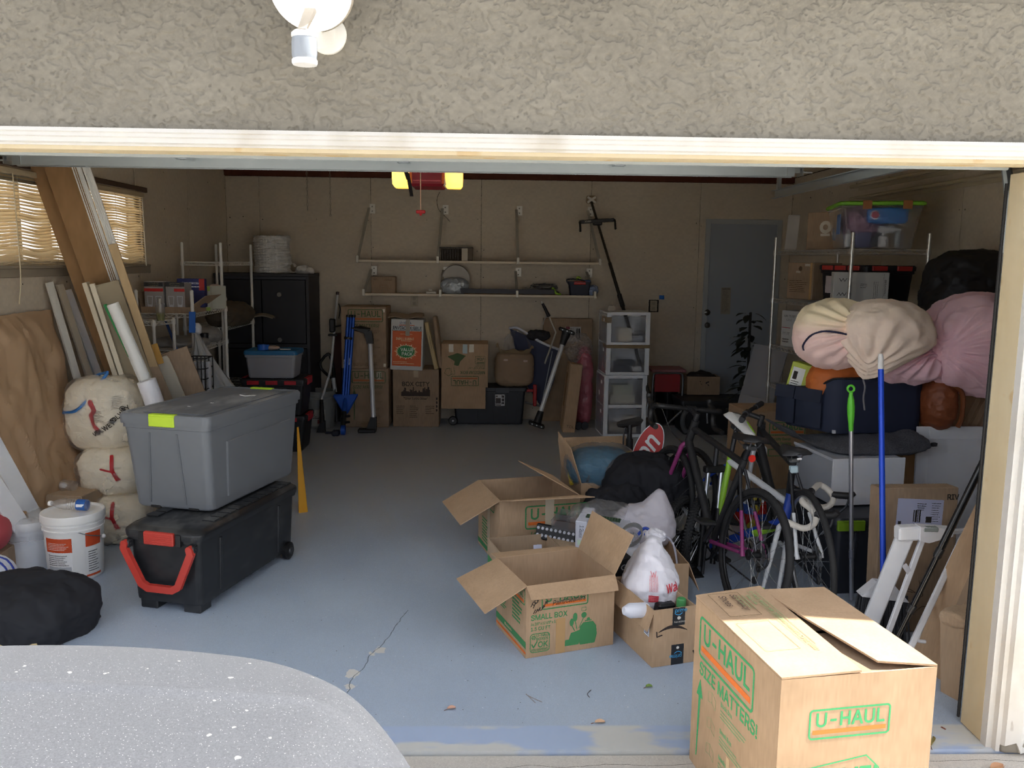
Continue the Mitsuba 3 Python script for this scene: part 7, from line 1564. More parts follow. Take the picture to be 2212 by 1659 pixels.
from scipy.spatial import cKDTree
_w = np.array(cmL.vertices) - np.array((2.04, 2.04, 1.395)); _R = np.linalg.norm(_w, axis=1); _t = cKDTree(_w / _R[:, None])
ps = []
for p_ in ((1.815, 1.950, 1.299), (1.817, 1.950, 1.335), (1.831, 1.900, 1.389), (1.871, 1.880, 1.416), (1.916, 1.870, 1.424), (1.987, 1.870, 1.415), (2.055, 1.870, 1.401)):
    d = np.array(p_) - np.array((2.04, 2.04, 1.395)); d /= np.linalg.norm(d); ps.append(np.array((2.04, 2.04, 1.395)) + d * (_R[_t.query(d)[1]] + 0.003))
part(k, 'piping', tube(arc(ps, 6), 0.006, 6), C('#1b1c3a', 0.7), label='dark navy piping seam')
part(k, 'tie', tube(arc([tip + [0, -0.03, 0.0], tip + [0.005, -0.05, -0.04], tip + [0.0, -0.05, -0.10], tip + [0.012, -0.05, -0.17]], 5), 0.005, 6), C('#6d6c72', 0.8), label='frayed tie string')
k = thing('black_duffel', 'black soft bag with two white labels behind the pink comforter', 'bag')
part(k, 'body', crumple(blob((3.10, 2.50, 1.60), (0.27, 0.20, 0.27), 3.2, 0.07, 5, 4, 5), 0.012, 14, 3), C('#141518', 0.6), True)
for i, q in enumerate(((2.941, 2.330, 1.682), (2.971, 2.330, 1.697))):
    part(k, 'label', xf(box(-0.014, -0.045, 0, 0.014, 0.045, 0.001), frame(q, (1, 0.15, 0.10), (-0.15, 0.25, 1))), C('#a5a3a6', 0.5), False)
solo('carton_support', box(2.86, 2.60 - 0.30 + 0.32, 0.0, 3.36, 2.90, 1.30, 0.004), 'card_dark', 'tall dim carton against the right wall under the black soft bag', 'cardboard box', smooth=False)

# ---------------------------------------------------------------- brooms, gate, pole and flattened cartons by the jamb
k = thing('mop', 'mop with a lime green grip and silver pole standing before the dark tote', 'mop')
t_, b_ = np.array([1.838, 1.30, 1.19]), np.array([1.965, 1.40, 0.0])
d = (t_ - b_) / np.linalg.norm(t_ - b_); Lm = np.linalg.norm(t_ - b_)
part(k, 'pole', tube([b_ + d * 0.02, b_ + d * (Lm - 0.22)], 0.0115, 10), C('#b9bcc6', 0.3, 0.8), 60)
GL = C('#57b832', 0.4)
part(k, 'grip', tube([b_ + d * (Lm - s) for s in (0.235, 0.20, 0.15, 0.11, 0.07, 0.045, 0.03)], [0.0115, 0.013, 0.018, 0.019, 0.016, 0.010, 0.009], 12), GL, 60, label='lime green grip')
part(k, 'loop', tube([b_ + d * (Lm - 0.012) + 0.017 * (np.array([1, 0, 0]) * math.cos(a) + d * math.sin(a)) for a in np.linspace(0, 2 * math.pi, 16, endpoint=False)], 0.006, 8, closed=True), GL, True)
part(k, 'collar', cyl(b_ + d * 0.26, b_ + d * 0.31, 0.0135, n=10), C('#8f93a3', 0.4, 0.6), 60)
k = thing('broom', 'broom with a blue metal handle, white tip and dark bristles leaning before the labelled carton', 'broom')
t_, b_ = np.array([1.909, 1.15, 1.372]), np.array([2.09, 0.96, 0.13]); b_ = np.array((1.892, 0.920, 0.343)); d = (t_ - b_) / np.linalg.norm(t_ - b_); b2 = np.array([1.90, 0.90, 0.16])
part(k, 'handle', tube([b_ - d * 0.03, t_ - d * 0.07], 0.0135, 12), C('#1f49c4', 0.35, 0.2), 60)
part(k, 'tip', tube([t_ - d * 0.075, t_ - d * 0.02, t_], [0.0145, 0.013, 0.010], 12), C('#d2cfcd', 0.4), 60, label='white hanging tip')
hb2 = b_ - d * 0.03
part(k, 'head', m3hull([hb2 + np.array(q) for q in ((-0.11, -0.03, -0.07), (0.12, -0.03, -0.10), (0.12, 0.04, -0.10), (-0.11, 0.04, -0.07), (-0.04, -0.02, 0.0), (0.04, -0.02, -0.01), (0.04, 0.03, -0.01), (-0.04, 0.03, 0.0))]), C('#d3d5da', 0.4), False, label='white broom head')
g = random.Random(6); br_ = []
for i in range(26):
    for j in range(3):
        x = -0.10 + 0.21 * i / 25; y = -0.02 + 0.025 * j
        br_.append(tube([hb2 + np.array([x, y, -0.062 - 0.1 * (x + 0.16) * 0.3]), np.array([hb2[0] + x * 1.2 + g.uniform(-.008, .008), hb2[1] + y * 1.4 + g.uniform(-.008, .008), 0.003])], 0.005, 4))
part(k, 'bristles', join(br_), C('#26282d', 0.8), stuff=True)
c = Carton('labelled_carton', 'brown flat carton with a big shipping label and curved line print behind the white gate', (1.915, 1.02, 0.002), 3, 0.40, 0.10, 0.725, 'card_dark', lid=False, lean=-3)
c.dec('front', [xf(bar(0, 0, 0.235, 0.145), at((0.085, 0.53, 0), -3))], C('#a9acc4', 0.5), 'label')
c.dec('front', [xf(join(bar(0.085, 0.03, 0.005, 0.06), bar(0.094, 0.03, 0.010, 0.06), bar(0.107, 0.03, 0.004, 0.06), bar(0.115, 0.03, 0.007, 0.06), bar(0.15, 0.03, 0.03, 0.03), *lines(0.10, 0.12, 0.05, 4, 0.010, 0.003), *lines(0.175, 0.125, 0.05, 9, 0.011, 0.002), bar(0.01, 0.012, 0.015, 0.02)), at((0.085, 0.53, 0), -3))], INK, 'label_print', 0.0006)
c.dec('front', [text('RIV', 0.026, 0.34, 0.665, True)], INK, 'lettering')
for i, q in enumerate(([(0.05, 0.30), (0.12, 0.34), (0.16, 0.28), (0.14, 0.22), (0.20, 0.20)], [(0.10, 0.15), (0.16, 0.22), (0.24, 0.18), (0.22, 0.26)], [(0.18, 0.08), (0.25, 0.13), (0.31, 0.09), (0.36, 0.16)], [(0.04, 0.12), (0.08, 0.17), (0.05, 0.24)])):
    P = arc([(a, b, 0) for a, b in q], 8); c.dec('front', [stroke([(a[0], a[1]) for a in P], 0.003)], C('#4d3a28', 0.8), 'curve_print')
WG = C('#c6c8cc', 0.4)
k = thing('baby_gate', 'white plastic and metal baby gate leaning beside the labelled carton', 'baby gate')
def ex(a, b, s): a, b = np.array(a, float), np.array(b, float); return a + (b - a) * s
g1t, g1b = (1.900, 0.75, 0.60), (1.815, 0.82, 0.19); g1z = ex(g1t, g1b, 1.45)
part(k, 'wide_post', plank(g1t, g1z, 0.075, 0.03, (1, -0.3, 0.2), 0.006), WG, False)
part(k, 'post_cap', xf(box(-0.045, -0.03, -0.03, 0.05, 0.03, 0.035, 0.008), frame(g1t, (1, 0, 0.05), (0, 1, 0))), C('#d0d2d5', 0.35), False)
g2t, g2b = (1.985, 0.75, 0.60), (1.842, 0.70, 0.197); g2z = ex(g2t, g2b, 1.40)
part(k, 'rod', plank(g2t, g2z, 0.026, 0.02, (1, 0, 0), 0.004), WG, False)
tr0, tr1 = np.array([1.955, 0.735, 0.612]), np.array([2.175, 0.75, 0.612])
part(k, 'latch_handle', m3hull([tr0 + np.array(q) for q in ((-0.01, -0.03, -0.035), (-0.012, -0.03, 0.03), (0.06, -0.03, 0.026), (0.14, -0.025, 0.02), (0.14, -0.025, -0.015), (0.03, -0.03, -0.045), (-0.01, 0.03, -0.035), (-0.012, 0.03, 0.03), (0.14, 0.025, 0.02), (0.14, 0.025, -0.015))]), C('#c9cbce', 0.35), False)
part(k, 'grip_pad', mv(box(0.0, -0.033, 0.006, 0.07, 0.0, 0.0285, 0.006), *tr0), C('#7d8582', 0.5), False, label='grey grip pad')
part(k, 'top_rail', plank(tr0 + [0.12, 0, -0.003], tr1, 0.022, 0.022, (0, 0, 1), 0.004), WG, False)
g3t, g3b = (2.169, 0.75, 0.60), (1.873, 0.55, 0.187); g3z = ex(g3t, g3b, 1.38)
part(k, 'rod', plank(g3t, g3z, 0.026, 0.02, (1, 0, 0), 0.004), WG, False)
part(k, 'lower_loop', tube(arc([np.array((2.063, 0.700, 0.294)), np.array((2.015, 0.680, 0.291)), np.array((1.956, 0.620, 0.253)), np.array((1.897, 0.560, 0.203)), np.array((1.887, 0.550, 0.180)), np.array((1.921, 0.550, 0.173))], 6), 0.008, 8), WG)
part(k, 'tag', xf(box(-0.03, -0.012, 0, 0.03, 0.012, 0.001), frame((1.904, 0.720, 0.438), (0.6, 0, -0.8), (0.8, 0, 0.6))), C('#b9bac0', 0.5), False)
part(k, 'side_clip', xf(box(-0.014, -0.008, -0.045, 0.014, 0.008, 0.045, 0.004), frame((2.096, 0.700, 0.401), (1, 0, -0.2), (0, 1, 0))), C('#c9ccd4', 0.4), False)
k = thing('black_pole', 'glossy black telescopic pole leaning across the baby gate to the jamb', 'pole')
p0, p1 = ex((2.085, 0.5, 1.015), (1.81, 0.55, 0.228), 1.22), ex((2.085, 0.5, 1.015), (1.81, 0.55, 0.228), -0.25)
part(k, 'lower_tube', tube([p0, ex(p0, p1, 0.45)], 0.0125, 10), C('#101113', 0.2), 60)
part(k, 'upper_tube', tube([ex(p0, p1, 0.44), p1], 0.0155, 10), C('#141517', 0.2), 60)
for s in (0.22, 0.445): part(k, 'collar', tube([ex(p0, p1, s), ex(p0, p1, s + 0.03)], 0.018, 10), C('#1d1e20', 0.35), 60)
part(k, 'tip', tube([p0, ex(p0, p1, 0.015)], 0.016, 10), C('#55565a', 0.4))
for i, (b_, t_, w, mat, lab) in enumerate((((1.985, 0.62, 0.003), (2.205, 0.44, 0.92), 0.30, 'card', 'tallest flattened carton leaning right of the baby gate'), ((2.02, 0.50, 0.003), (2.19, 0.36, 0.80), 0.26, 'card_dark', 'second flattened carton with a bent edge right of the baby gate'), ((2.05, 0.40, 0.003), (2.20, 0.30, 0.66), 0.24, 'card', 'frontmost flattened carton right of the baby gate'))):
    solo('flattened_carton', plank(b_, t_, w, 0.010, (0.25, -1, 0)), mat, lab, 'cardboard', 'flattened cartons by the jamb', smooth=False)
c = Carton('crushed_carton', 'crushed moving carton with green print standing behind the jamb foot', (1.985, 0.33, 0.002), 20, 0.17, 0.12, 0.34, 'card_old', lid=False, lean=-6)
c.dec('front', [flat(Polygon([(0.02, 0.075), (0.16, 0.09), (0.16, 0.12), (0.035, 0.105)])), *[flat(Point(0.10 + 0.04 * i, 0.18 - 0.03 * (i % 2)).buffer(0.014)) for i in range(3)]], GREEN, 'green_print'); c.dec('front', [outline(0.07, 0.22, 0.06, 0.08, 0.002, 0.003)], INK, 'outline')
part(c.key, 'crushed_top', xf(crumple(box(-0.01, -0.015, 0.31, 0.175, 0.12, 0.37, 0.01).subdivide_loop(3), 0.02, 16, 3), c.M), 'card_old', 30)

# ================================================================ the heap of open boxes in the middle
A = Carton('open_moving_box', 'large open moving box, leftmost of the heap, with flaps folded out', (0.078, 1.905, 0.001), 15, 0.50, 0.50, 0.412, 'card', hollow=True)
A.flap('left', 0.27, -28, curl=0.0); A.flap('front', 0.235, 14, skew=-0.05); A.flap('right', 0.26, 152, skew=0.1); A.flap('back', 0.20, -80)
g_, o_ = uhaul(0.40)
A.dec('front', sh(g_, 0.155, 0.225), GREEN, 'logo'); A.dec('front', sh(o_, 0.155, 0.225), ORANGE, 'logo_stripe'); 
A.dec('front', [text('Large Moving Box', 0.026, 0.19, 0.185, True, 0.85, shear=0.15)], GREEN, 'lettering')
A.dec('front', [stroke(q, 0.002) for q in ([(0.20, 0.04), (0.20, 0.12), (0.27, 0.15), (0.34, 0.12), (0.34, 0.04), (0.27, 0.07), (0.20, 0.04)], [(0.20, 0.12), (0.27, 0.10), (0.34, 0.12)], [(0.27, 0.10), (0.27, 0.07)])] + lines(0.07, 0.115, 0.09, 5, 0.012, 0.0025, 2), C('#4a5b41', 0.8), 'drawing')
A.tape('front', 0.28, 0.22, 0.335, 0.408, C('#c9bda8', 0.2), 0.0008)
A.dec('left', [outline(0.10, 0.30, 0.28, 0.09, 0.015, 0.006), *lines(0.10, 0.20, 0.17, 8, 0.020, 0.009, 4), bar(0.0, 0.015, 0.5, 0.03)], GREEN, 'print'); A.tape('left', 0.23, 0.0, 0.285, 0.40, C('#b9a587', 0.2), 0.0008)
Bx = Carton('small_open_box', 'small open brown box between the two big open moving boxes', (0.10, 1.375, 0.001), 14, 0.345, 0.37, 0.245, 'card_old', hollow=True)
Bx.dec('left', [bar(0.0, 0.10, 0.37, 0.05)], GREEN, 'green_band')
solo('white_note', xf(box(0, 0, 0, 0.05, 0.002, 0.04), at((0.27, 1.72, 0.168), 14, -20)), C('#c3c8dd', 0.5), 'small white printed note inside the small open box', 'note', smooth=False)
S = Carton('open_moving_box', 'open SMALL BOX moving box with handwriting at the front of the heap', (0.184, 0.747, 0.001), 19.3, 0.447, 0.395, 0.345, 'card', hollow=True)
S.flap('left', 0.225, -24, skew=0.1); S.flap('front', 0.075, -42, skew=-0.25, curl=-0.15); S.flap('right', 0.205, 66, skew=0.12); S.flap('back', 0.09, -6, skew=-0.1)
g_, o_ = uhaul(0.235)
S.dec('front', sh(g_, 0.075, 0.222), GREEN, 'logo'); S.dec('front', sh(o_, 0.075, 0.222), ORANGE, 'logo_stripe')
S.dec('front', [text('SMALL BOX', 0.025, 0.022, 0.178, True, 0.93)], GREEN, 'lettering')
S.dec('front', [text('16 3/8" x 12 5/8" x 12 5/8"', 0.0125, 0.022, 0.153, True, 0.70, shear=0.15), text('1.5 CU FT', 0.0165, 0.022, 0.128, True, 0.9)], GREEN, 'lettering')
S.dec('front', [outline(0.02, 0.022, 0.098, 0.092, 0.016, 0.0035), text('U-HAUL', 0.013, 0.050, 0.096, True, 0.95), text('BOXES', 0.013, 0.050, 0.079, True, 1.0), text('OK', 0.027, 0.058, 0.045, True, 0.95), text('FOR SHIPPING', 0.0105, 0.027, 0.029, True, 0.78), stroke([(0.030, 0.062), (0.038, 0.047), (0.055, 0.074)], 0.006), *[flat(Polygon([(0.038 + 0.012 * math.cos(a) * q, 0.095 + 0.012 * math.sin(a) * q) for a, q in ((k_ * 1.047 - 0.35, 0.2), (k_ * 1.047 - 0.35, 1), (k_ * 1.047 + 0.35, 1), (k_ * 1.047 + 0.35, 0.2))])) for k_ in range(6)]], GREEN, 'badge')
pot = [flat(Polygon([(0.225, 0.09), (0.27, 0.10), (0.275, 0.055), (0.265, 0.03), (0.21, 0.03), (0.185, 0.03), (0.178, 0.045), (0.20, 0.06), (0.215, 0.06)])), flat(Polygon([(0.275, 0.03), (0.27, 0.07), (0.275, 0.115), (0.29, 0.13), (0.335, 0.13), (0.35, 0.11), (0.355, 0.07), (0.345, 0.03)]).buffer(0.004)), flat(sbox(0.296, 0.138, 0.33, 0.143)), flat(Point(0.313, 0.147).buffer(0.008)),
       flat(affinity.scale(Point(0.245, 0.165).buffer(0.014), 0.8, 1.5)), stroke([(0.245, 0.15), (0.255, 0.105)], 0.004), flat(affinity.scale(Point(0.228, 0.142).buffer(0.013), 0.8, 1.4)), stroke([(0.228, 0.128), (0.243, 0.10)], 0.004), flat(Point(0.29, 0.17).buffer(0.014, 3)), stroke([(0.287, 0.155), (0.265, 0.11)], 0.003), outline(0.277, 0.19, 0.024, 0.018, 0.003, 0.002)]
S.dec('front', pot, GREEN, 'picture')
hand = lambda pts, w=0.0035: stroke(pts, w)
HW = [hand([(0.022, 0.245), (0.034, 0.268)]), hand([(0.033, 0.238), (0.045, 0.262)]), hand([(0.028, 0.256), (0.039, 0.250)]), hand([(0.047 + 0.008 * math.cos(a), 0.267 + 0.008 * math.sin(a)) for a in np.linspace(0, 6.3, 10)]), hand([(0.056, 0.268), (0.066, 0.290), (0.069, 0.276), (0.079, 0.296), (0.078, 0.275)]),
      hand([(0.036, 0.212), (0.044, 0.228)]), hand([(0.046, 0.213), (0.055, 0.230), (0.058, 0.220), (0.067, 0.236), (0.067, 0.222)]), hand([(0.074, 0.222), (0.083, 0.244), (0.090, 0.240), (0.080, 0.232)]), hand([(0.090, 0.245), (0.096, 0.262), (0.101, 0.250), (0.105, 0.266)])]
S.dec('front', HW + [xf(text('Paint/cleaners', 0.023, 0, 0, False, 0.78, shear=0.3), at((0.128, 0.238, 0), 3) @ rot('z', 0))], INK, 'handwriting', 0.0008)
S.tape('front', 0.148, 0.0, 0.195, 0.17, C('#b08d60', 0.2), 0.0008)
S.dec('left', [outline(0.22, 0.245, 0.16, 0.075, 0.012, 0.005), text('U-HAUL', 0.024, 0.235, 0.28, True, 0.9)], GREEN, 'logo'); S.dec('left', [bar(0.235, 0.256, 0.13, 0.012)], ORANGE, 'logo_stripe')
S.dec('left', [*lines(0.22, 0.225, 0.13, 6, 0.018, 0.009, 1), *lines(0.05, 0.225, 0.11, 9, 0.012, 0.006, 7), bar(0.0, 0.045, 0.395, 0.032)], GREEN, 'print'); S.dec('left', [bar(0.0, 0.018, 0.395, 0.012)], ORANGE, 'stripe')
S.dec('left', [text('uhaul.com', 0.014, 0.12, 0.055, True, 1.0)], C('#b5a684', 0.8), 'lettering', 0.0007)
Pb = Carton('open_carton', 'narrow open carton with black tape and a curved arrow beside the SMALL BOX carton', (0.746, 0.657, 0.001), 16.5, 0.213, 0.43, 0.268, 'card', hollow=True)
Pb.flap('left', 0.10, -72, skew=0.0); Pb.flap('right', 0.07, -84)
for (x, y0, y1) in ((0.095, 0.185, 0.268), (0.095, 0.0, 0.095)): Pb.tape('front', x, y0, x + 0.062, y1, C('#121317', 0.35), 0.0008)
PBL = C('#3d9fd0', 0.6)
smile = [(0.028 + 0.142 * t, 0.152 - 0.0 + 0.030 * math.sin(math.pi * (0.12 + 0.80 * t))) for t in np.linspace(0, 1, 20)]
body_ = Polygon([*[(x, y + 0.006 * math.sin(math.pi * i / 19) + 0.001) for i, (x, y) in enumerate(smile)], *[(x, y - 0.006 * math.sin(math.pi * i / 19) - 0.001) for i, (x, y) in reversed(list(enumerate(smile)))]]).buffer(0.0006)
Pb.dec('front', [flat(body_), flat(LineString([(0.018, 0.165), (0.020, 0.142), (0.044, 0.148)]).buffer(0.0028))], C('#2b1f1c', 0.7), 'curved_arrow')
Pb.dec('front', [text('prime', 0.018, 0.104, 0.248, False, 0.95), stroke([(0.106 + 0.036 * t, 0.243 - 0.008 * math.sin(math.pi * t)) for t in np.linspace(0, 1, 8)], 0.003)], PBL, 'lettering', 0.0014)
Pb.dec('front', rot180([text('prime', 0.018, 0.104, 0.052, False, 0.95), stroke([(0.106 + 0.036 * t, 0.046 - 0.008 * math.sin(math.pi * t)) for t in np.linspace(0, 1, 8)], 0.003)], 0.252, 0.1), PBL, 'lettering', 0.0014)
Pb.dec('front', [text('free delivery', 0.0075, 0.103, 0.199, False, 0.95), flat(Polygon([(0.118, 0.216), (0.126, 0.212), (0.135, 0.216), (0.135, 0.225), (0.126, 0.229), (0.118, 0.225)])), flat(Polygon([(0.119, 0.076), (0.126, 0.073), (0.133, 0.076), (0.133, 0.084), (0.126, 0.087), (0.119, 0.084)]))], C('#c9c5bd', 0.6), 'lettering', 0.0014)
Pb.dec('front', [flat(Polygon([(0.213, 0.03), (0.203, 0.055), (0.213, 0.058)]))], INK, 'corner_mark')
Pb.tape('left', 0.345, 0.13, 0.395, 0.225, C('#c5c9d6', 0.5), 0.0008)
Pb.dec('left', [bar(0.352, 0.138 + 0.007 * i, 0.034, 0.003 + 0.0015 * (i % 2)) for i in range(11)], C('#3a3d52', 0.7), 'barcode', 0.0014)
Pb.dec('left', [outline(0.285, 0.145, 0.034, 0.09, 0.001, 0.003), *[bar(0.288, 0.155 + 0.012 * i, 0.028, 0.005) for i in range(6)], stroke([(0.17, 0.225), (0.185, 0.245), (0.20, 0.23)], 0.004), stroke([(0.205, 0.225), (0.215, 0.245)], 0.004)], INK, 'print')
# box with household things
Hh = Carton('household_box', 'brown box under the pile of household things behind the SMALL BOX carton', (0.47, 1.36, 0.001), 14, 0.40, 0.42, 0.235, 'card_old', lid=False)
Cc = Carton('open_carton', 'open brown carton with a bent flap right of the white carrier bag', (0.86, 1.31, 0.001), 4, 0.20, 0.42, 0.245, 'card', hollow=True)
Cc.flap('right', 0.16, -62, skew=0.2)
solo('white_cable', tube(arc([(0.90, 1.70, 0.27), (0.96, 1.66, 0.30), (1.02, 1.58, 0.28), (1.03, 1.48, 0.20), (1.02, 1.42, 0.12)], 7), 0.006, 6), C('#b9b9c9', 0.5), 'looped white cable in the open carton right of the white carrier bag', 'cable')
k = thing('dotted_tray', 'long black tray with two rows of white dots standing by the large open moving box', 'tray')
a, b = np.array([0.30, 1.86, 0.250]), np.array([0.515, 1.72, 0.250])
MT = frame(a, b - a, (0, 0.35, 1))
Lt = np.linalg.norm(b - a)
part(k, 'body', xf(box(0, -0.045, 0, Lt, 0.045, 0.03, 0.008), MT @ np.diag([1, 1, -1, 1]) if False else MT), C('#17181c', 0.5), False)
for i in range(9):
    for j in (-0.020, 0.020):
        part(k, 'dot', xf(lathe([(0, 0), (0.0095, 0), (0.0085, 0.003), (0, 0.0035)], 14), MT @ at((0.016 + i * (Lt - 0.03) / 8, j, 0.03))), C('#b9bcc6', 0.5), 40)
k = thing('clear_organizer', 'clear plastic divided organizer with dark contents above the dotted black tray', 'organizer')
MO = at((0.37, 1.74, 0.30), -28, 14)
part(k, 'tray', xf(join(box(0, 0, 0, 0.26, 0.14, 0.004), *[box(x, 0, 0, x + 0.004, 0.14, 0.055) for x in (0, 0.085, 0.17, 0.256)], *[box(0, y, 0, 0.26, y + 0.004, 0.055) for y in (0, 0.068, 0.136)]), MO), 'clear_bin', False)
for i in range(6):
    solo('dark_brush', xf(box(0.010 + 0.085 * (i % 3), 0.010 + 0.068 * (i // 3), 0.0045, 0.075 + 0.085 * (i % 3), 0.058 + 0.068 * (i // 3), 0.028, 0.006), MO), C(('#3c2f2a', '#5a4438', '#2b2a2d')[i % 3], 0.6), 'dark item in the clear divided organizer, %s of the %s row' % (('first', 'second', 'third')[i % 3], 'front' if i < 3 else 'rear'), 'brush', smooth=False)
c = Carton('white_box', 'white box marked 12 standing beside the dotted black tray', (0.49, 1.60, 0.237), -18, 0.065, 0.24, 0.155, C('#c9ccd8', 0.5), lid=False, lean=3)
c.dec('front', [xf(text('12', 0.022, 0, 0, False), np.array([[0, 1, 0, 0.025], [-1, 0, 0, 0.135], [0, 0, 1, 0], [0, 0, 0, 1.0]])), *[bar(0.022 + 0.006 * i, 0.06, 0.002, 0.04) for i in range(3)]], C('#5d6370', 0.7), 'lettering'); c.dec('front', [bar(0.012, 0.018, 0.035, 0.03)], C('#c3d9c6', 0.6), 'tint')
k = thing('plant_ruler', 'dark green ridged strip lying across the white boxes in the heap', 'strip')
ra, rb_ = np.array([0.555, 1.655, 0.402]), np.array([0.735, 1.585, 0.395])
part(k, 'strip', plank(ra, rb_, 0.035, 0.006, (0.25, 1, 0.3), 0.002), C('#2e4030', 0.5), False)
for i in range(11): part(k, 'ridge', plank(ra + (rb_ - ra) * (0.08 + 0.083 * i) + [0, -0.014, 0.001], ra + (rb_ - ra) * (0.08 + 0.083 * i) + [0.006, 0.010, 0.008], 0.004, 0.004, (1, 0, 0)), C('#4d6650', 0.5), False)
solo('white_tray', xf(box(0, 0, 0, 0.20, 0.18, 0.13, 0.006), at((0.57, 1.57, 0.2375), -16)), C('#c3c6d0', 0.5), 'white lidded box under the dark green ridged strip', 'box', smooth=False)
solo('clear_wrap', crumple(blob((0.66, 1.79, 0.33), (0.19, 0.10, 0.11), 2.2, 0.03, 9, 5, 5), 0.012, 22, 3), 'clear_bag', 'sheet of clear crinkled plastic behind the white boxes of the heap', 'plastic wrap')
k = solo('grey_band', xf(loft([np.c_[0.068 * np.cos(np.linspace(0, 2 * math.pi, 40)), 0.052 * np.sin(np.linspace(0, 2 * math.pi, 40)), np.full(40, z)] for z in (0,)] + [np.c_[0.068 * np.cos(np.linspace(0, 2 * math.pi, 40)), 0.052 * np.sin(np.linspace(0, 2 * math.pi, 40)), np.full(40, 0.045)]] + [np.c_[0.062 * np.cos(np.linspace(0, 2 * math.pi, 40)), 0.046 * np.sin(np.linspace(0, 2 * math.pi, 40)), np.full(40, 0.045)]] + [np.c_[0.062 * np.cos(np.linspace(0, 2 * math.pi, 40)), 0.046 * np.sin(np.linspace(0, 2 * math.pi, 40)), np.full(40, 0)]] + [np.c_[0.068 * np.cos(np.linspace(0, 2 * math.pi, 40)), 0.052 * np.sin(np.linspace(0, 2 * math.pi, 40)), np.full(40, 0)]], cap=False), frame((0.765, 1.40, 0.385), (0.6, -0.25, 0.75), (-0.75, 0.1, 0.6))), C('#7d7f82', 0.5), 'grey oval band tilted in the heap behind the white carrier bag', 'band')
k = thing('white_basket', 'white wire tray with strings in the heap left of the grey band', 'basket')
for i in range(7): part(k, 'cord', tube(arc([(0.71 + 0.012 * i, 1.43, 0.27), (0.705 + 0.012 * i, 1.40, 0.33), (0.72 + 0.012 * i, 1.45, 0.37), (0.74 + 0.014 * i, 1.50, 0.33)], 5), 0.004, 6), C('#b5b8c2', 0.5))
part(k, 'dish', crumple(blob((0.75, 1.44, 0.285), (0.075, 0.08, 0.048), 2.3, 0.01, 14, 4, 4, floor=0.24), 0.004, 30, 2), C('#c6c8cf', 0.5), True)
k = thing('carrier_bag', 'translucent white carrier bag with a raised peak behind the grey band', 'plastic bag')
bb_ = blob((0.90, 1.78, 0.30), (0.17, 0.13, 0.12), 2.2, 0.02, 6, 6, 5)
v = np.array(bb_.vertices); pk_ = np.exp(-(((v[:, 0] - 0.99) / 0.07) ** 2 + ((v[:, 1] - 1.78) / 0.09) ** 2)) * (v[:, 2] > 0.29); v[:, 2] += 0.10 * pk_; bb_.vertices = v
thin('carrier_film', '#d9d5dd', 0.5, 0.3)
part(k, 'skin', crumple(bb_, 0.018, 10, 3), 'carrier_film', True)
solo('pink_item', crumple(blob((0.90, 1.80, 0.31), (0.10, 0.07, 0.06), 2.2, 0.02, 10, 6, 4), 0.01, 20, 2), C('#b98d97', 0.7), 'pink cloth inside the translucent carrier bag', 'cloth')
k = thing('blue_strap', 'royal blue folded strap beside the grey band on the heap', 'strap')
part(k, 'loop', tube(arc([(0.82, 1.53, 0.33), (0.86, 1.52, 0.375), (0.90, 1.50, 0.345), (0.86, 1.53, 0.335)], 5), 0.009, 6), C('#2b48a8', 0.5))
k = thing('blue_label_bottle', 'black box with white swirl print between the two open cartons', 'box')
part(k, 'body', xf(box(0, 0, 0, 0.10, 0.12, 0.30, 0.004), at((0.655, 1.23, 0.002), 14)), C('#17171a', 0.5), False)
F = at((0.655, 1.23, 0.002), 14) @ frame((0, 0, 0), (1, 0, 0), (0, 0, 1))
for i, (x, y) in enumerate(((0.05, 0.25), (0.035, 0.19))): part(k, 'swirl', xf(join(stroke([(x + 0.018 * math.cos(a) * (1 - 0.1 * a), y + 0.018 * math.sin(a) * (1 - 0.1 * a)) for a in np.linspace(0, 7, 24)], 0.005)), mvF(F, 0.0003)), C('#a9abb5', 0.6), False)
# the white shop bag with red print in the narrow carton
k = thing('shop_bag', 'white plastic shop bag with red script lettering standing in the narrow open carton', 'plastic bag')
sb_ = blob((0.795, 1.005, 0.265), (0.118, 0.15, 0.205), 2.3, 0.014, 7, 14, 5)
v = np.array(sb_.vertices); up_ = np.clip((v[:, 2] - 0.28) / 0.20, 0, 1); v[:, 0] = v[:, 0] * (1 - 0.55 * up_) + (0.825) * 0.55 * up_; v[:, 1] = v[:, 1] * (1 - 0.45 * up_) + 1.06 * 0.45 * up_
lo_ = v[:, 2] < 0.272; M_i = np.linalg.inv(Pb.M); loc_ = (np.c_[v, np.ones(len(v))] @ M_i.T)[:, :3]
loc_[:, 0] = np.where(lo_, np.clip(loc_[:, 0], 0.012, 0.200), loc_[:, 0]); loc_[:, 1] = np.where(lo_, np.clip(loc_[:, 1], 0.10, 0.415), loc_[:, 1]); v = (np.c_[loc_, np.ones(len(v))] @ Pb.M.T)[:, :3]
v[:, 2] = np.maximum(v[:, 2], 0.010); sb_.vertices = v
sb_ = crumple(sb_, 0.032, 7, 21)
thin('white_film', '#eceaf0', 0.45, 0.35)
part(k, 'skin', sb_, C('#d9d8e0', 0.4), True)
part(k, 'knot', crumple(blob((0.835, 1.12, 0.462), (0.04, 0.035, 0.028), 2.2, 0.02, 20, 3, 4), 0.01, 30, 2), C('#d2d1d8', 0.45), True)
RDI = C('#c03542', 0.6)
cb_ = np.array((0.795, 1.005, 0.265)); dv = EYE - cb_; dv /= np.linalg.norm(dv)
part(k, 'lettering', wrap(xf(centre(text('Wal', 0.036, 0, 0, True, 0.8, shear=0.3)), rot('z', 6)), sb_, cb_, dv + np.array([0.70, 0, -0.15]), off=0.004), RDI, False)
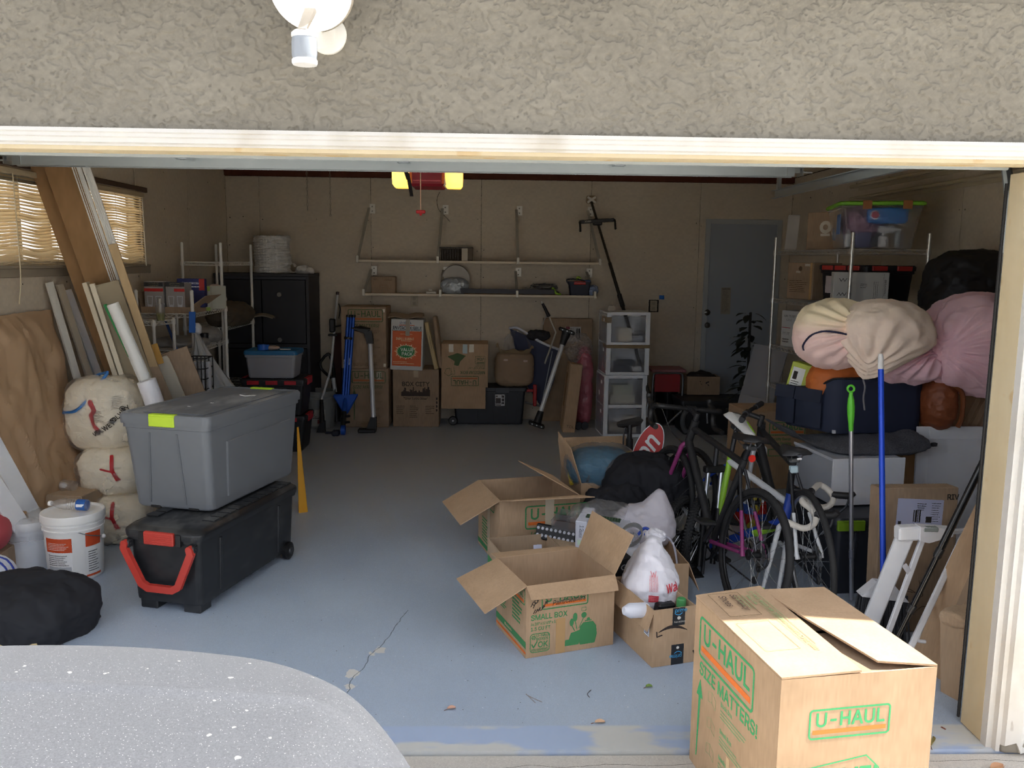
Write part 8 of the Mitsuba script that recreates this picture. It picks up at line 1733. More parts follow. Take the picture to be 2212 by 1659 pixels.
part(k, 'red_tag', wrap(join(*[mv(bar(0, 0, 0.045, 0.006), -0.022, -0.014 + 0.0075 * i) for i in range(4)]), sb_, cb_, dv + np.array([0.10, 0, -0.45]), off=0.004), RDI, False)
part(k, 'red_lines', wrap(join(*[mv(bar(0, 0, 0.0022, 0.075), -0.018 + 0.007 * i, -0.03) for i in range(6)]), sb_, cb_, dv + np.array([0.10, 0, -0.08]), off=0.004), C('#cf7f86', 0.6), False)
part(k, 'w_mark', wrap(stroke([(-0.012, 0.014), (-0.006, -0.012), (0, 0.008), (0.006, -0.012), (0.012, 0.014)], 0.003), sb_, cb_, dv + np.array([0.10, 0, 0.28]), off=0.004), C('#cf7f86', 0.6), False)
bt = thing('white_bottle', 'white bottle lying at the front of the narrow open carton', 'bottle')
part(bt, 'body', xf(lathe([(0, 0), (0.030, 0), (0.034, 0.01), (0.034, 0.09), (0.018, 0.12), (0, 0.12)], 20), frame((0.735, 0.745, 0.236), (0, 0.3, 1), (-0.3, 1, 0))), C('#cfd3de', 0.4), 40)
bt = thing('green_cap_bottle', 'bottle with a green cap at the right front of the narrow open carton', 'bottle')
part(bt, 'body', mv(lathe([(0, 0), (0.03, 0), (0.03, 0.20), (0.018, 0.23), (0, 0.23)], 20), 0.895, 0.775, 0.012), C('#15161a', 0.4), 40)
part(bt, 'cap', mv(lathe([(0, 0.23), (0.022, 0.23), (0.022, 0.262), (0.018, 0.268), (0, 0.268)], 20), 0.895, 0.775, 0.012), C('#4a8f55', 0.4), 40)
solo('black_case', xf(box(0, 0, 0, 0.09, 0.10, 0.225, 0.01), at((0.80, 0.80, 0.010), 16)), C('#141518', 0.5), 'black case behind the white bottle in the narrow open carton', 'case', smooth=False)
# comforter box with jacket, racket and pump behind
E_ = Carton('open_moving_box', 'open carton at the back of the heap under the clear comforter bag', (0.60, 2.36, 0.001), 10, 0.50, 0.50, 0.40, 'card_dark', hollow=True)
E_.flap('left', 0.24, 78, skew=0.2); E_.flap('back', 0.2, 60); E_.flap('front', 0.2, -86)
k = thing('comforter_bag', 'clear zip bag with a teal comforter sticking out of the rear open carton', 'comforter bag')
cbm = blob((0.755, 2.57, 0.455), (0.215, 0.20, 0.12), 2.5, 0.02, 6, 4, 5, 8)
part(k, 'comforter', crumple(cbm, 0.012, 13, 3), C('#125a76', 0.8), True)
part(k, 'yellow_edge', tube(arc([(0.555, 2.50, 0.36), (0.55, 2.56, 0.40), (0.555, 2.62, 0.42)], 5), 0.014, 6), C('#c9b13a', 0.7))
part(k, 'film', crumple(blob((0.76, 2.57, 0.465), (0.235, 0.215, 0.135), 2.6, 0.02, 6, 4, 5, 8), 0.012, 18, 3), 'clear_film', True)
for x0 in (0.66, 0.75): part(k, 'strap', tube(arc([(x0 - 0.02, 2.365, 0.41), (x0 + 0.01, 2.39, 0.49), (x0 + 0.05, 2.46, 0.56), (x0 + 0.09, 2.56, 0.585)], 6), 0.008, 6), C('#17181d', 0.6))
k = thing('black_jacket', 'black jacket heaped over the rear open carton next to the bicycles', 'jacket')
JB = C('#191a20', 0.9)
part(k, 'body', crumple(blob((1.02, 2.34, 0.38), (0.235, 0.19, 0.16), 2.8, 0.08, 3.2, 9, 5), 0.055, 8, 3, an=(1, 1, 0.3)), JB, True)
part(k, 'sleeve', crumple(blob((0.80, 2.17, 0.30), (0.18, 0.12, 0.12), 2.6, 0.08, 5, 19, 5), 0.03, 10, 3, an=(1, 1, 0.35)), JB, True)
part(k, 'hood', crumple(blob((1.14, 2.40, 0.38), (0.10, 0.14, 0.13), 2.6, 0.09, 5, 29, 5), 0.035, 10, 3, an=(1, 1, 0.35)), JB, True)
part(k, 'pink_trim', tube([(1.05, 2.165, 0.455), (1.06, 2.155, 0.43)], 0.004, 5), C('#c2456d', 0.6))
k = thing('racket_bag', 'red tennis racket cover with white lettering on, standing in the rear open carton', 'racket cover')
c0 = np.array([1.085, 2.76, 0.50]); ax_, up2 = np.array([0.92, -0.25, -0.05]), np.array([0.22, 0.10, 1.0])
FR_ = frame(c0, ax_, up2)
el = affinity.rotate(affinity.scale(Point(0, 0.02).buffer(0.12, 24), 0.78, 1.75), -16, origin=(0, 0))
el = unary_union([el, sbox(-0.06, -0.30, 0.02, 0)])
part(k, 'cover', xf(prism(el, -0.035, 0.0), FR_), C('#1a1b1f', 0.5), False)
part(k, 'edge', xf(prism(el.difference(el.buffer(-0.006)), 0.0, 0.003), FR_), C('#c9ccd0', 0.5), False)
part(k, 'face', xf(prism(el.buffer(-0.006), 0.0, 0.004), FR_), C('#b52a28', 0.5), False, label='red face')
tt = xf(join(centre(text('on', 0.115, 0, 0, True, 1.0, shear=0.25))), rot('z', 62))
part(k, 'lettering', xf(mv(tt, 0.015, 0.045, 0.004), FR_), C('#dcdcdc', 0.5), False)
k = thing('bike_pump', 'black and yellow floor pump standing beside the red racket cover', 'pump')
pb_ = np.array([0.975, 2.80, 0.02])
part(k, 'barrel', cyl(pb_, pb_ + [0, 0, 0.52], 0.020, n=14), C('#d3b02c', 0.4), 60); part(k, 'collar', cyl(pb_ + [0, 0, 0.50], pb_ + [0, 0, 0.58], 0.025, n=14), BLACK, 60)
part(k, 'rod', cyl(pb_ + [0, 0, 0.58], pb_ + [0, 0, 0.68], 0.017, n=12), BLACK, 60)
part(k, 'handle', m3hull([pb_ + np.array(q) for q in ((-0.09, -0.018, 0.685), (-0.09, 0.018, 0.685), (0.09, -0.018, 0.715), (0.09, 0.018, 0.715), (-0.085, -0.012, 0.665), (0.07, -0.012, 0.68), (-0.03, 0, 0.655), (0.02, 0, 0.66), (0.06, 0.0, 0.735), (-0.06, 0, 0.71))]), C('#1c1a1a', 0.5), False)
part(k, 'hose', tube(arc([pb_ + [-0.03, -0.02, 0.30], pb_ + [-0.045, -0.02, 0.55], pb_ + [-0.035, -0.02, 0.66], pb_ + [-0.02, -0.02, 0.62]], 6), 0.006, 6), C('#26262a', 0.5)); part(k, 'base', box(pb_[0] - 0.08, pb_[1] - 0.04, 0.006, pb_[0] + 0.08, pb_[1] + 0.04, 0.022, 0.004), BLACK, False)
solo('beige_pouch', crumple(blob((1.00, 2.70, 0.43), (0.06, 0.05, 0.07), 2.2, 0.02, 12, 5, 4), 0.006, 24, 2), C('#a58f74', 0.8), 'small beige pouch beside the red racket cover', 'pouch')
# leaves and twigs
def leaf(name, lab, o, L, w, rz, hx, curl=0.006):
    k = thing(name, lab, 'leaf')
    P = np.array([[(L * (u - 0.5), wv * w * 0.5 * math.sin(math.pi * u) ** 0.7, 0.004 + curl * (wv * wv + 0.6 * math.sin(3 * u))) for wv in (-1, -0.5, 0, 0.5, 1)] for u in np.linspace(0.03, 0.97, 10)])
    part(k, 'blade', xf(sheet(P, 0.001), at(o, rz)), C(hx, 0.7), 60)
    part(k, 'stalk', xf(tube([(-L * 0.5, 0, 0.004), (-L * 0.85, -0.004, 0.002)], 0.0012, 5), at(o, rz)), C('#6d4a3c', 0.8))
leaf('dry_leaf', 'tan pink dry leaf on the blue floor, leftmost', (-0.135, 0.299, 0.0), 0.036, 0.022, 12, '#c29a86')
leaf('dry_leaf', 'pale tan dry leaf at the edge of the garage slab', (0.453, 0.190, 0.0), 0.042, 0.024, 0, '#c9a98b')
leaf('green_leaf', 'small green leaf on the floor below the narrow open carton', (0.70, 0.475, 0.0), 0.030, 0.022, 5, '#6f8a45')
solo('pine_needle', tube(arc([(0.172, 0.418, 0.002), (0.20, 0.385, 0.003), (0.235, 0.355, 0.002)], 4), 0.0011, 5), C('#8a7f78', 0.8), 'thin forked dry pine needle lying on the blue floor, long strand', 'twig')
solo('pine_needle', tube([(0.172, 0.418, 0.004), (0.208, 0.345, 0.003)], 0.0011, 5), C('#8a7f78', 0.8), 'thin forked dry pine needle lying on the blue floor, short strand', 'twig')
solo('dark_twig', tube(arc([(0.45, 0.455, 0.003), (0.43, 0.42, 0.003), (0.435, 0.39, 0.003)], 4), 0.0014, 5), C('#4a4648', 0.8), 'small dark curved twig on the floor left of the green leaf', 'twig')
leaf('dry_leaf', 'curled olive dry leaf beside the foot of the right jamb', (1.70, -0.02 + 0.06, 0.0), 0.06, 0.025, 60, '#8d8458', 0.012)
leaf('dry_leaf', 'orange brown dry leaf on the driveway at the right frame edge', (1.86, -0.12, -0.012), 0.07, 0.035, 20, '#b58a68', 0.012)
g = random.Random(3)
for i in range(10):
    x, y = 1.55 + g.uniform(0, 0.3), 0.10 + g.uniform(-0.06, 0.16); a = g.uniform(0, 3.1)
    solo('leaf_bit', mv(xf(box(-0.010, -0.003, 0, 0.010, 0.003, 0.003, 0.001), rot('z', math.degrees(a))), x, y, 0.001), C('#7a4a3c', 0.8), 'tiny brown leaf fragment among others on the slab beside the right jamb', 'leaf', 'leaf fragments by the right jamb', smooth=False)

# ================================================================ bicycles
def torus(c, ax, R, r, n=48, m=8):
    ax = np.array(ax, float); a = np.cross(ax, (0, 0, 1)) if abs(ax[2]) < 0.9 else np.array([1.0, 0, 0]); a /= np.linalg.norm(a); b = np.cross(ax, a)
    return tube([np.array(c) + R * (math.cos(t) * a + math.sin(t) * b) for t in np.linspace(0, 2 * math.pi, n, endpoint=False)], r, m, closed=True)
TIRE, RIM, SPK = C('#1b1c1e', 0.75), C('#2a2b2e', 0.35, 0.5), C('#a9adb2', 0.3, 0.9)
def wheel(parent, c, R, M, tire=0.016, rim=RIM, spokes=24, spk=SPK, hub=BLACK, knobs=False, disc=None, name='wheel'):
    """wheel in the local xz plane at c"""
    k = part(parent, name, xf(torus(c, (0, 1, 0), R - tire, tire, 56, 10), M), TIRE, True)
    if knobs:
        kn_ = []
        for i in range(72):
            a = 2 * math.pi * i / 72
            for s in (-1, 0, 1):
                o = np.array(c) + np.array([math.cos(a), 0, math.sin(a)]) * (R - tire + tire * (1.0 if s == 0 else 0.72)) + np.array([0, s * tire * 0.72, 0])
                kn_.append(xf(box(-0.005, -0.006, -0.003, 0.005, 0.006, 0.004), frame(o, (-math.sin(a), 0, math.cos(a)), (0, 1, 0))))
        part(k, 'tread', xf(join(kn_), M), TIRE, False, stuff=True)
    part(k, 'rim', xf(torus(c, (0, 1, 0), R - 2 * tire - 0.006, 0.009, 56, 8), M), rim, True)
    sp_ = []
    for i in range(spokes):
        a = 2 * math.pi * i / spokes; s = 1 if i % 2 else -1; b = a + (0.9 if (i // 2) % 2 else -0.9)
        sp_.append(cyl(np.array(c) + [0.024 * math.cos(b), s * 0.028, 0.024 * math.sin(b)], np.array(c) + [(R - 2 * tire - 0.01) * math.cos(a), 0, (R - 2 * tire - 0.01) * math.sin(a)], 0.0012, n=4))
    part(k, 'spokes', xf(join(sp_), M), spk, stuff=True)
    part(k, 'hub', xf(join(cyl(np.array(c) + [0, -0.04, 0], np.array(c) + [0, 0.04, 0], 0.014, n=12), cyl(np.array(c) + [0, -0.032, 0], np.array(c) + [0, -0.026, 0], 0.028, n=16), cyl(np.array(c) + [0, 0.026, 0], np.array(c) + [0, 0.032, 0], 0.028, n=16)), M), hub)
    if disc is not None:
        part(k, 'brake_disc', xf(join(torus(np.array(c) + [0, disc, 0], (0, 1, 0), 0.068, 0.007, 36, 4), *[cyl(np.array(c) + [0, disc, 0], np.array(c) + [0.066 * math.cos(t), disc, 0.066 * math.sin(t)], 0.004, n=4) for t in np.arange(6) * 1.047]), M), C('#55575b', 0.3, 0.9), True)
    return k
def bike(name, label, o, heading, lean, frame_c, fork_c, stay_c=None, R=0.34, wb=1.0, seat_h=0.93, bar='drop', tape=BLACK, saddle=BLACK, front=True, pitch=0.0, bar_turn=0, rim=RIM, disc=None, seat_c=None, knobs=False, tt_c=None, tire=0.016):
    """bicycle: o = ground point under the rear axle; local x forward, y left, z up"""
    k = thing(name, label, 'bicycle')
    M = at(o) @ rot('z', heading) @ rot('x', lean) @ rot('y', pitch)
    ra, bb, fa = np.array([0, 0, R]), np.array([0.42, 0, R - 0.06]), np.array([wb, 0, R])
    sc, ht, hb = np.array([0.24, 0, 0.76]), np.array([wb - 0.19, 0, 0.86]), np.array([wb - 0.145, 0, 0.73])
    X = lambda m: xf(m, M)
    stay_c = stay_c or frame_c; tt_c = tt_c or frame_c
    wheel(k, ra, R, M, rim=rim, disc=disc, knobs=knobs, name='rear_wheel', tire=tire)
    if front: wheel(k, fa, R, M, rim=rim, disc=disc, knobs=knobs, name='front_wheel', tire=tire)
    part(k, 'down_tube', X(cyl(hb + [0, 0, 0.02], bb, 0.024, n=14)), frame_c, 60)
    part(k, 'top_tube', X(cyl(ht + [0, 0, -0.03], sc, 0.0185, n=14)), tt_c, 60)
    part(k, 'seat_tube', X(cyl(bb, sc + (sc - bb) * 0.05, 0.018, n=14)), seat_c or frame_c, 60)
    part(k, 'head_tube', X(cyl(hb - (ht - hb) * 0.1, ht + (ht - hb) * 0.15, 0.023, n=14)), frame_c, 60)
    for s in (-1, 1):
        part(k, 'chain_stay', X(tube([bb + [-0.02, s * 0.025, 0], ra + [0.03, s * 0.062, 0]], [0.012, 0.009], 8)), stay_c, 60)
        sp0, sp1 = sc + [0, s * 0.014, -0.03], ra + [0.01, s * 0.062, 0.02]
        q = part(k, 'seat_stay', X(tube([sp0, sp0 + (sp1 - sp0) * 0.55], [0.009, 0.008], 8)), frame_c, 60)
        part(q, 'stay_end', X(tube([sp0 + (sp1 - sp0) * 0.53, sp1, ra + [0, s * 0.06, -0.01]], [0.0095, 0.010, 0.013], 8)), stay_c, 60)
        f0, f1 = hb + [0.012, s * 0.032, -0.02], fa + [0, s * 0.055, 0]
        q = part(k, 'fork_blade', X(tube([f0 + [-0.005, -s * 0.02, 0.02], f0, f0 + (f1 - f0) * 0.6, f1], [0.015, 0.015, 0.012, 0.009], 8)), fork_c, 60)
    st0 = ht + (ht - hb) * 0.35; st1 = st0 + [0.09, 0, 0.03]
    Ms = M @ at(st0) @ rot('z', bar_turn) @ at(-st0)
    part(k, 'stem', xf(join(cyl(ht, st0 + [0, 0, 0.02], 0.017, n=10), cyl(st0, st1, 0.015, n=10), cyl(st1 + [0, -0.03, 0], st1 + [0, 0.03, 0], 0.02, n=10)), Ms), C('#25262a', 0.4, 0.3))
    if bar == 'drop':
        for s in (-1, 1):
            pts = arc([st1 + [0, s * 0.02, 0], st1 + [0, s * 0.10, 0], st1 + [0.005, s * 0.19, 0], st1 + [0.05, s * 0.205, -0.005], st1 + [0.095, s * 0.208, -0.03], st1 + [0.10, s * 0.21, -0.075], st1 + [0.065, s * 0.215, -0.115], st1 + [-0.02, s * 0.22, -0.125]], 6)
            q = part(k, 'handlebar', xf(tube(pts, [0.013 if i < 4 else 0.0165 for i in range(len(pts))], 10), Ms), tape, 60)
            hd_ = part(k, 'brake_hood', xf(tube(arc([st1 + [0.085, s * 0.208, -0.02], st1 + [0.13, s * 0.208, 0.0], st1 + [0.165, s * 0.206, 0.02], st1 + [0.175, s * 0.206, 0.045]], 4), [0.016] * 4 + [0.018] * 4 + [0.020] * 3 + [0.020, 0.014][:2] if False else 0.0185, 10), Ms), BLACK, 60)
            part(hd_, 'brake_lever', xf(tube(arc([st1 + [0.165, s * 0.206, 0.02], st1 + [0.175, s * 0.203, -0.04], st1 + [0.155, s * 0.205, -0.10]], 4), 0.006, 6), Ms), C('#4a4d52', 0.35, 0.7))
    else:
        part(k, 'handlebar', xf(tube([st1 + [-0.03, -0.25, 0.01], st1 + [0, -0.08, 0.0], st1 + [0, 0.08, 0], st1 + [-0.03, 0.25, 0.01]], 0.0125, 8), Ms), BLACK)
        for s in (-1, 1):
            part(k, 'grip', xf(tube([st1 + [-0.018, s * 0.17, 0.006], st1 + [-0.032, s * 0.27, 0.011]], 0.017, 10), Ms), C('#202124', 0.7))
    sp_t = sc + (sc - bb) / np.linalg.norm(sc - bb) * (seat_h - 0.80)
    part(k, 'seat_post', X(cyl(sc, sp_t, 0.0138, n=12)), C('#2b2c30', 0.35, 0.4), 60)
    P = []
    for u in np.linspace(0, 1, 12):
        w = 0.072 * (1 - u) ** 1.4 * (u > -1) + 0.020; w = w * (0.8 + 0.2 * min(1, u * 8))
        x = -0.11 + 0.27 * u
        an = np.linspace(0, 2 * math.pi, 14, endpoint=False)
        sc_ = 0.35 if u in (0.0, 1.0) else 1.0
        P.append([sp_t + np.array([x + 0.02, w * math.cos(a) * sc_, 0.045 + 0.010 * math.cos(math.pi * u) + 0.016 * math.sin(a) * sc_ - (0.012 if abs(math.cos(a)) > 0.8 else 0)]) for a in an])
    sd = part(k, 'saddle', X(loft(P)), saddle, 50)
    for s in (-1, 1): part(sd, 'rail', X(tube(arc([sp_t + [-0.06, s * 0.03, 0.035], sp_t + [-0.03, s * 0.022, 0.005], sp_t + [0.06, s * 0.02, 0.005], sp_t + [0.13, s * 0.012, 0.035]], 4), 0.0035, 6)), C('#8d9094', 0.3, 0.9))
    part(k, 'seat_clamp', X(box(sp_t[0] - 0.025, -0.028, sp_t[2] - 0.012, sp_t[0] + 0.025, 0.028, sp_t[2] + 0.014, 0.005)), C('#55585c', 0.35, 0.7), False)
    ck = part(k, 'chainring', X(join(torus(bb + [0, -0.045, 0], (0, 1, 0), 0.085, 0.006, 40, 5), *[cyl(bb + [0, -0.045, 0], bb + [0.085 * math.cos(t), -0.045, 0.085 * math.sin(t)], 0.006, n=5) for t in np.arange(5) * 1.2566])), C('#3a3b3e', 0.35, 0.7), True)
    for s, a in ((-1, -0.9), (1, 2.24)):
        e = bb + [0.17 * math.cos(a), s * 0.07, 0.17 * math.sin(a)]
        cr = part(k, 'crank_arm', X(tube([bb + [0, s * 0.055, 0], e], [0.014, 0.010], 8)), C('#35363a', 0.35, 0.6))
        part(cr, 'pedal', X(mv(box(-0.045, -0.045, -0.010, 0.045, 0.045, 0.010, 0.004), *(e + [0, s * 0.055, 0]))), BLACK, False)
    part(k, 'cassette', X(join(*[cyl(ra + [0, -0.030 - 0.004 * i, 0], ra + [0, -0.032 - 0.004 * i, 0], 0.055 - 0.005 * i, n=24) for i in range(6)])), C('#7d8084', 0.3, 0.9), stuff=True)
    dr_ = part(k, 'derailleur', X(m3hull([ra + np.array(q) for q in ((0.0, -0.06, -0.02), (0.02, -0.075, -0.06), (0.05, -0.07, -0.09), (0.02, -0.05, -0.03), (0.035, -0.055, -0.09))])), C('#9a9da1', 0.25, 0.9), False)
    for q in ((0.03, -0.06, -0.08), (0.05, -0.06, -0.15)): part(dr_, 'jockey_wheel', X(cyl(ra + np.array(q) + [0, -0.004, 0], ra + np.array(q) + [0, 0.004, 0], 0.02, n=14)), C('#2b2c2e', 0.5))
    part(dr_, 'cage', X(plank(ra + [0.03, -0.068, -0.075], ra + [0.05, -0.068, -0.155], 0.014, 0.004, (1, 0, 0))), C('#b3b6ba', 0.25, 0.9), False)
    ch = [bb + [0, -0.045, 0.085], ra + [0, -0.042, 0.045]]
    part(k, 'chain', X(join(plank(*ch, 0.008, 0.005, (0, 0, 1)), plank(bb + [0, -0.045, -0.085], ra + [0.05, -0.055, -0.165], 0.008, 0.005, (0, 0, 1)))), C('#47484b', 0.4, 0.8), False)
    return k, M, dict(ra=ra, bb=bb, fa=fa, sc=sc, ht=ht, hb=hb, sp=sp_t, st1=st1)
MAT = C('#1d1e21', 0.5); MAG = C('#7d2c63', 0.45)
k, M, J = bike('bicycle', 'matt black road bicycle with magenta stays, rear wheel nearest the camera', (1.315, 1.19, 0.0), 90 + 12.5, 7.0, MAT, MAG, MAG, disc=-0.045, saddle=C('#1c1d20', 0.5), seat_h=0.90, wb=1.04, tire=0.018)
part(k, 'tail_light', xf(xf(lathe([(0, 0), (0.020, 0), (0.017, 0.012), (0, 0.014)], 16), frame(J['sp'] + [-0.045, 0, -0.05], (0, 1, 0), (0, 0, 1))), M), C('#c02a22', 0.3), 40, label='round red tail light')
part(k, 'saddle_print', xf(xf(centre(text('RX', 0.02, 0, 0, True)), frame(J['sp'] + [-0.03, -0.05, 0.055], (0.9, -0.3, 0), (0.1, 0.5, 0.6))), M), C('#b5b7ba', 0.5), False)
part(k, 'cable', xf(tube(arc([J['st1'] + [0.12, 0.20, 0.0], J['st1'] + [0.16, 0.12, -0.03], J['st1'] + [0.10, 0.06, -0.16], J['hb'] + [0.02, 0.03, 0.0]], 6), 0.0028, 5), M), BLACK)
WHB, BLU, GRN = C('#cfd3d8', 0.35), C('#1f3f9a', 0.35), C('#8fc233', 0.4)
k, M, J = bike('bicycle', 'white, blue and green road bicycle with white bar tape and white saddle, front wheel off', (1.15, 2.36, 0.0), -71, -13.0, BLU, WHB, WHB, front=False, pitch=17.0, tape=C('#c9c5bd', 0.7), saddle=C('#d3d4d3', 0.45), seat_h=1.0, wb=1.0, bar_turn=40, seat_c=GRN, tt_c=WHB)
part(k, 'saddle_print', xf(xf(centre(text('fizik', 0.022, 0, 0, True)), frame(J['sp'] + [-0.055, 0.0, 0.0725], (0, -1, 0), (1, 0, 0))), M), INK, False)
part(k, 'saddle_patch', xf(tube(arc([J['sp'] + [0.02, 0.035, 0.052], J['sp'] + [0.09, 0.022, 0.047], J['sp'] + [0.15, 0.012, 0.042]], 4), 0.011, 8), M), GRN, 60, label='green saddle edge')
part(k, 'green_flash', xf(cyl(J['hb'] + (J['bb'] - J['hb']) * 0.15, J['hb'] + (J['bb'] - J['hb']) * 0.38, 0.0248, n=14), M), GRN, 60)
part(k, 'lettering', xf(xf(centre(text('indale', 0.035, 0, 0, True)), frame(J['hb'] + (J['bb'] - J['hb']) * 0.55 + np.array([0, 0.0245, 0]), J['hb'] - J['bb'], (0.3, 0.0, 1))), M), C('#dfe2e8', 0.5), False)
for s in (-1, 1): part(k, 'fork_tip', xf(tube([J['fa'] + [-0.02, s * 0.054, 0.06], J['fa'] + [0, s * 0.055, -0.005]], 0.0105, 8), M), GRN, 60)
k, M, J = bike('bicycle', 'black and white road bicycle nearest the dark tote, saddle low and bars turned', (1.655, 1.17, 0.0), 90 - 1.0, -4.0, MAT, WHB, WHB, saddle=C('#2a2b2e', 0.45), seat_h=0.83, wb=0.98, bar='flat', bar_turn=62, rim=C('#b5b8bc', 0.3, 0.8))
part(k, 'lettering', xf(xf(centre(text('GIANT', 0.02, 0, 0, True)), frame(J['bb'] + (J['sc'] - J['bb']) * 0.45 + np.array([-0.004, 0.019, 0]), J['sc'] - J['bb'], (1, 0, -0.4))), M), C('#d3d6da', 0.5), False)
part(k, 'reflector', xf(box(J['sp'][0] - 0.095, -0.012, J['sp'][2] + 0.02, J['sp'][0] - 0.09, 0.012, J['sp'][2] + 0.03, 0.002), M), C('#d8dadc', 0.4), False)
part(k, 'post_clamp', xf(box(J['sp'][0] - 0.02, -0.02, J['sp'][2] - 0.07, J['sp'][0] + 0.02, 0.02, J['sp'][2] - 0.03, 0.006), M), C('#a9c0c9', 0.4), False)
for i, (o, hd, ln, lab) in enumerate((((1.10, 1.93, 0.0), 52, 8, 'left knobby mountain bike wheel with silver spokes standing by the white carrier bag'), ((1.215, 1.90, 0.0), 62, 5, 'right knobby mountain bike wheel with an orange reflector beside the black bicycle'))):
    k = thing('bike_wheel', lab, 'bicycle wheel')
    M = at(o) @ rot('z', hd) @ rot('x', ln)
    w = wheel(k, (0, 0, 0.225), 0.225, M, tire=0.024, rim=C('#3a3b3e', 0.3, 0.7), spokes=32, spk=C('#c9ccd0', 0.25, 0.9), knobs=True, name='tire')
    if i: part(k, 'reflector', xf(box(-0.012, -0.02, 0.225 + 0.07, 0.012, -0.008, 0.225 + 0.14, 0.003), M @ at((0, 0, 0.225)) @ rot('y', 100) @ at((0, 0, -0.225))), C('#d98a1c', 0.3), False, label='orange reflector')
k = thing('suspension_fork', 'black and silver suspension fork standing upright beside the black bicycle frame', 'suspension fork')
f0, f1 = np.array((1.350, 1.980, 0.593)), np.array((1.287, 1.850, 0.047))
for s in (-0.045, 0.045):
    d = np.array([s, 0.02 * np.sign(s), 0])
    part(k, 'lower_leg', tube([ex(f0, f1, 0.42) + d, f1 + d], [0.019, 0.016], 10), C('#1a1b1d', 0.4), 60)
    part(k, 'stanchion', tube([f0 + d, ex(f0, f1, 0.43) + d], 0.0135, 10), C('#b9bcc0', 0.2, 0.9), 60)
part(k, 'crown', xf(box(-0.07, -0.025, -0.02, 0.07, 0.025, 0.02, 0.008), frame(f0, (1, 0.3, 0), (-0.3, 1, 0))), BLACK, False)
part(k, 'steerer', tube([f0, f0 + (f0 - f1) * 0.25], 0.0145, 10), C('#2b2c2f', 0.4, 0.5), 60)
part(k, 'sticker', xf(box(-0.012, -0.019, -0.03, 0.012, -0.018, 0.03), frame(ex(f0, f1, 0.72) + [0.045, 0, 0], (1, 0, 0), (0, 1, 0))), C('#b9bcc6', 0.5), False)
# striped ball glimpsed behind the rear wheel
kb = trimesh.creation.icosphere(subdivisions=4, radius=0.128)
bc = np.array((1.810, 2.719, 0.130))
k = thing('striped_ball', 'red, yellow and blue ball wedged behind the rear wheel of the black bicycle', 'ball')
fcs = kb.triangles_center; a = np.arctan2(fcs[:, 2], fcs[:, 0])
sect = np.floor((a + math.pi) / (2 * math.pi / 6)).astype(int) % 3
for i, hx in enumerate(('#b0221f', '#c9b52a', '#2148a0')):
    q = kb.submesh([np.where(sect == i)[0]], append=True); part(k, 'gore', mv(q, *bc), C(hx, 0.4), True)

# ================================================================ the big moving box in the sun
W_, D_ = 0.505, 0.63
bo = np.array([0.856, -0.648, -0.012])
bx_ = Carton('large_moving_box', 'biggest brown moving box, in front of the right jamb with its top in sunlight', bo, 9.2, 0.505, 0.625, 0.622, 'card', lid=False, hollow=True, th=0.006)
Hb = bx_.H
# closed top: left flap lies over, right flap lifted a little
def fl(p0, p1, p2, p3, name, mat='card'):
    p0, p1, p2, p3 = (np.array(q, float) for q in (p0, p1, p2, p3)); P = np.array([[p0 * (1 - u) * (1 - v) + p1 * u * (1 - v) + p2 * u * v + p3 * (1 - u) * v for v in np.linspace(0, 1, 5)] for u in np.linspace(0, 1, 5)])
    return part(bx_.key, name, xf(sheet(P, 0.006), bx_.M), mat, False)
for s in (0, 1): fl((0.006, s * D_ + (0.004 if s == 0 else -0.004), Hb - 0.012), (0.499, s * D_ + (0.004 if s == 0 else -0.004), Hb - 0.012), (0.499, 0.30 if s == 0 else 0.33, Hb - 0.016), (0.006, 0.30 if s == 0 else 0.33, Hb - 0.016), 'under_flap', 'card_dark')
lf = fl((0, 0.0, Hb + 0.004), (0.255, 0.0, Hb + 0.007), (0.258, D_ + 0.02, Hb + 0.016), (0, D_, Hb + 0.004), 'top_flap')
rf = fl((0.505, 0.0, Hb + 0.004), (0.325, 0.03, Hb + 0.016), (0.262, D_ * 0.62, Hb + 0.020), (0.505, D_ * 0.62, Hb + 0.004), 'top_flap')
rf2 = fl((0.505, D_ * 0.62, Hb + 0.004), (0.262, D_ * 0.62, Hb + 0.022), (0.25, D_ + 0.0, Hb + 0.010), (0.505, D_, Hb + 0.004), 'top_flap')
TF = bx_.M @ frame((0, 0, Hb + 0.0075), (1, 0, 0.012), (0, 1, 0.0165))
RT = np.array([[0, 1, 0, 0], [-1, 0, 0, 0], [0, 0, 1, 0], [0, 0, 0, 1.0]])
LG = C('#7f9266', 0.8)
def toprint(ms, x, y, mat, nm): return part(lf, nm, xf(join(ms), TF @ at((x, y, 0.0008), -90)), mat, False)
toprint([outline(0, 0, 0.19, 0.115, 0.002, 0.002)], 0.03, 0.60, C('#6d5a40', 0.8), 'print_frame')
toprint([text('Sis Nancy', 0.024, 0.015, 0.075, False, 0.85, shear=0.2), text('Shoes', 0.026, 0.02, 0.03, False, 0.85, shear=0.2)], 0.03, 0.60, C('#4b3a33', 0.8), 'handwriting')
toprint([outline(0, 0, 0.21, 0.115, 0.002, 0.002)], 0.035, 0.37, C('#b39a72', 0.8), 'print_frame')
toprint([text('U-HAUL BOXES ARE DESIGNED FOR MULTIPLE USES!', 0.014, 0, 0.022, True, 0.92), bar(0, 0.045, 0.42, 0.002), bar(0, 0.014, 0.42, 0.0015), text('What, 4 Mo', 0.012, 0.03, -0.004, True, 0.9), *lines(0.03, -0.02, 0.12, 3, 0.014, 0.003)], 0.165, 0.60, LG, 'lettering')
Fr, Lf = bx_.F('front'), bx_.F('left')
G1, O1 = C('#3f9a60', 0.7), C('#dd7431', 0.7)
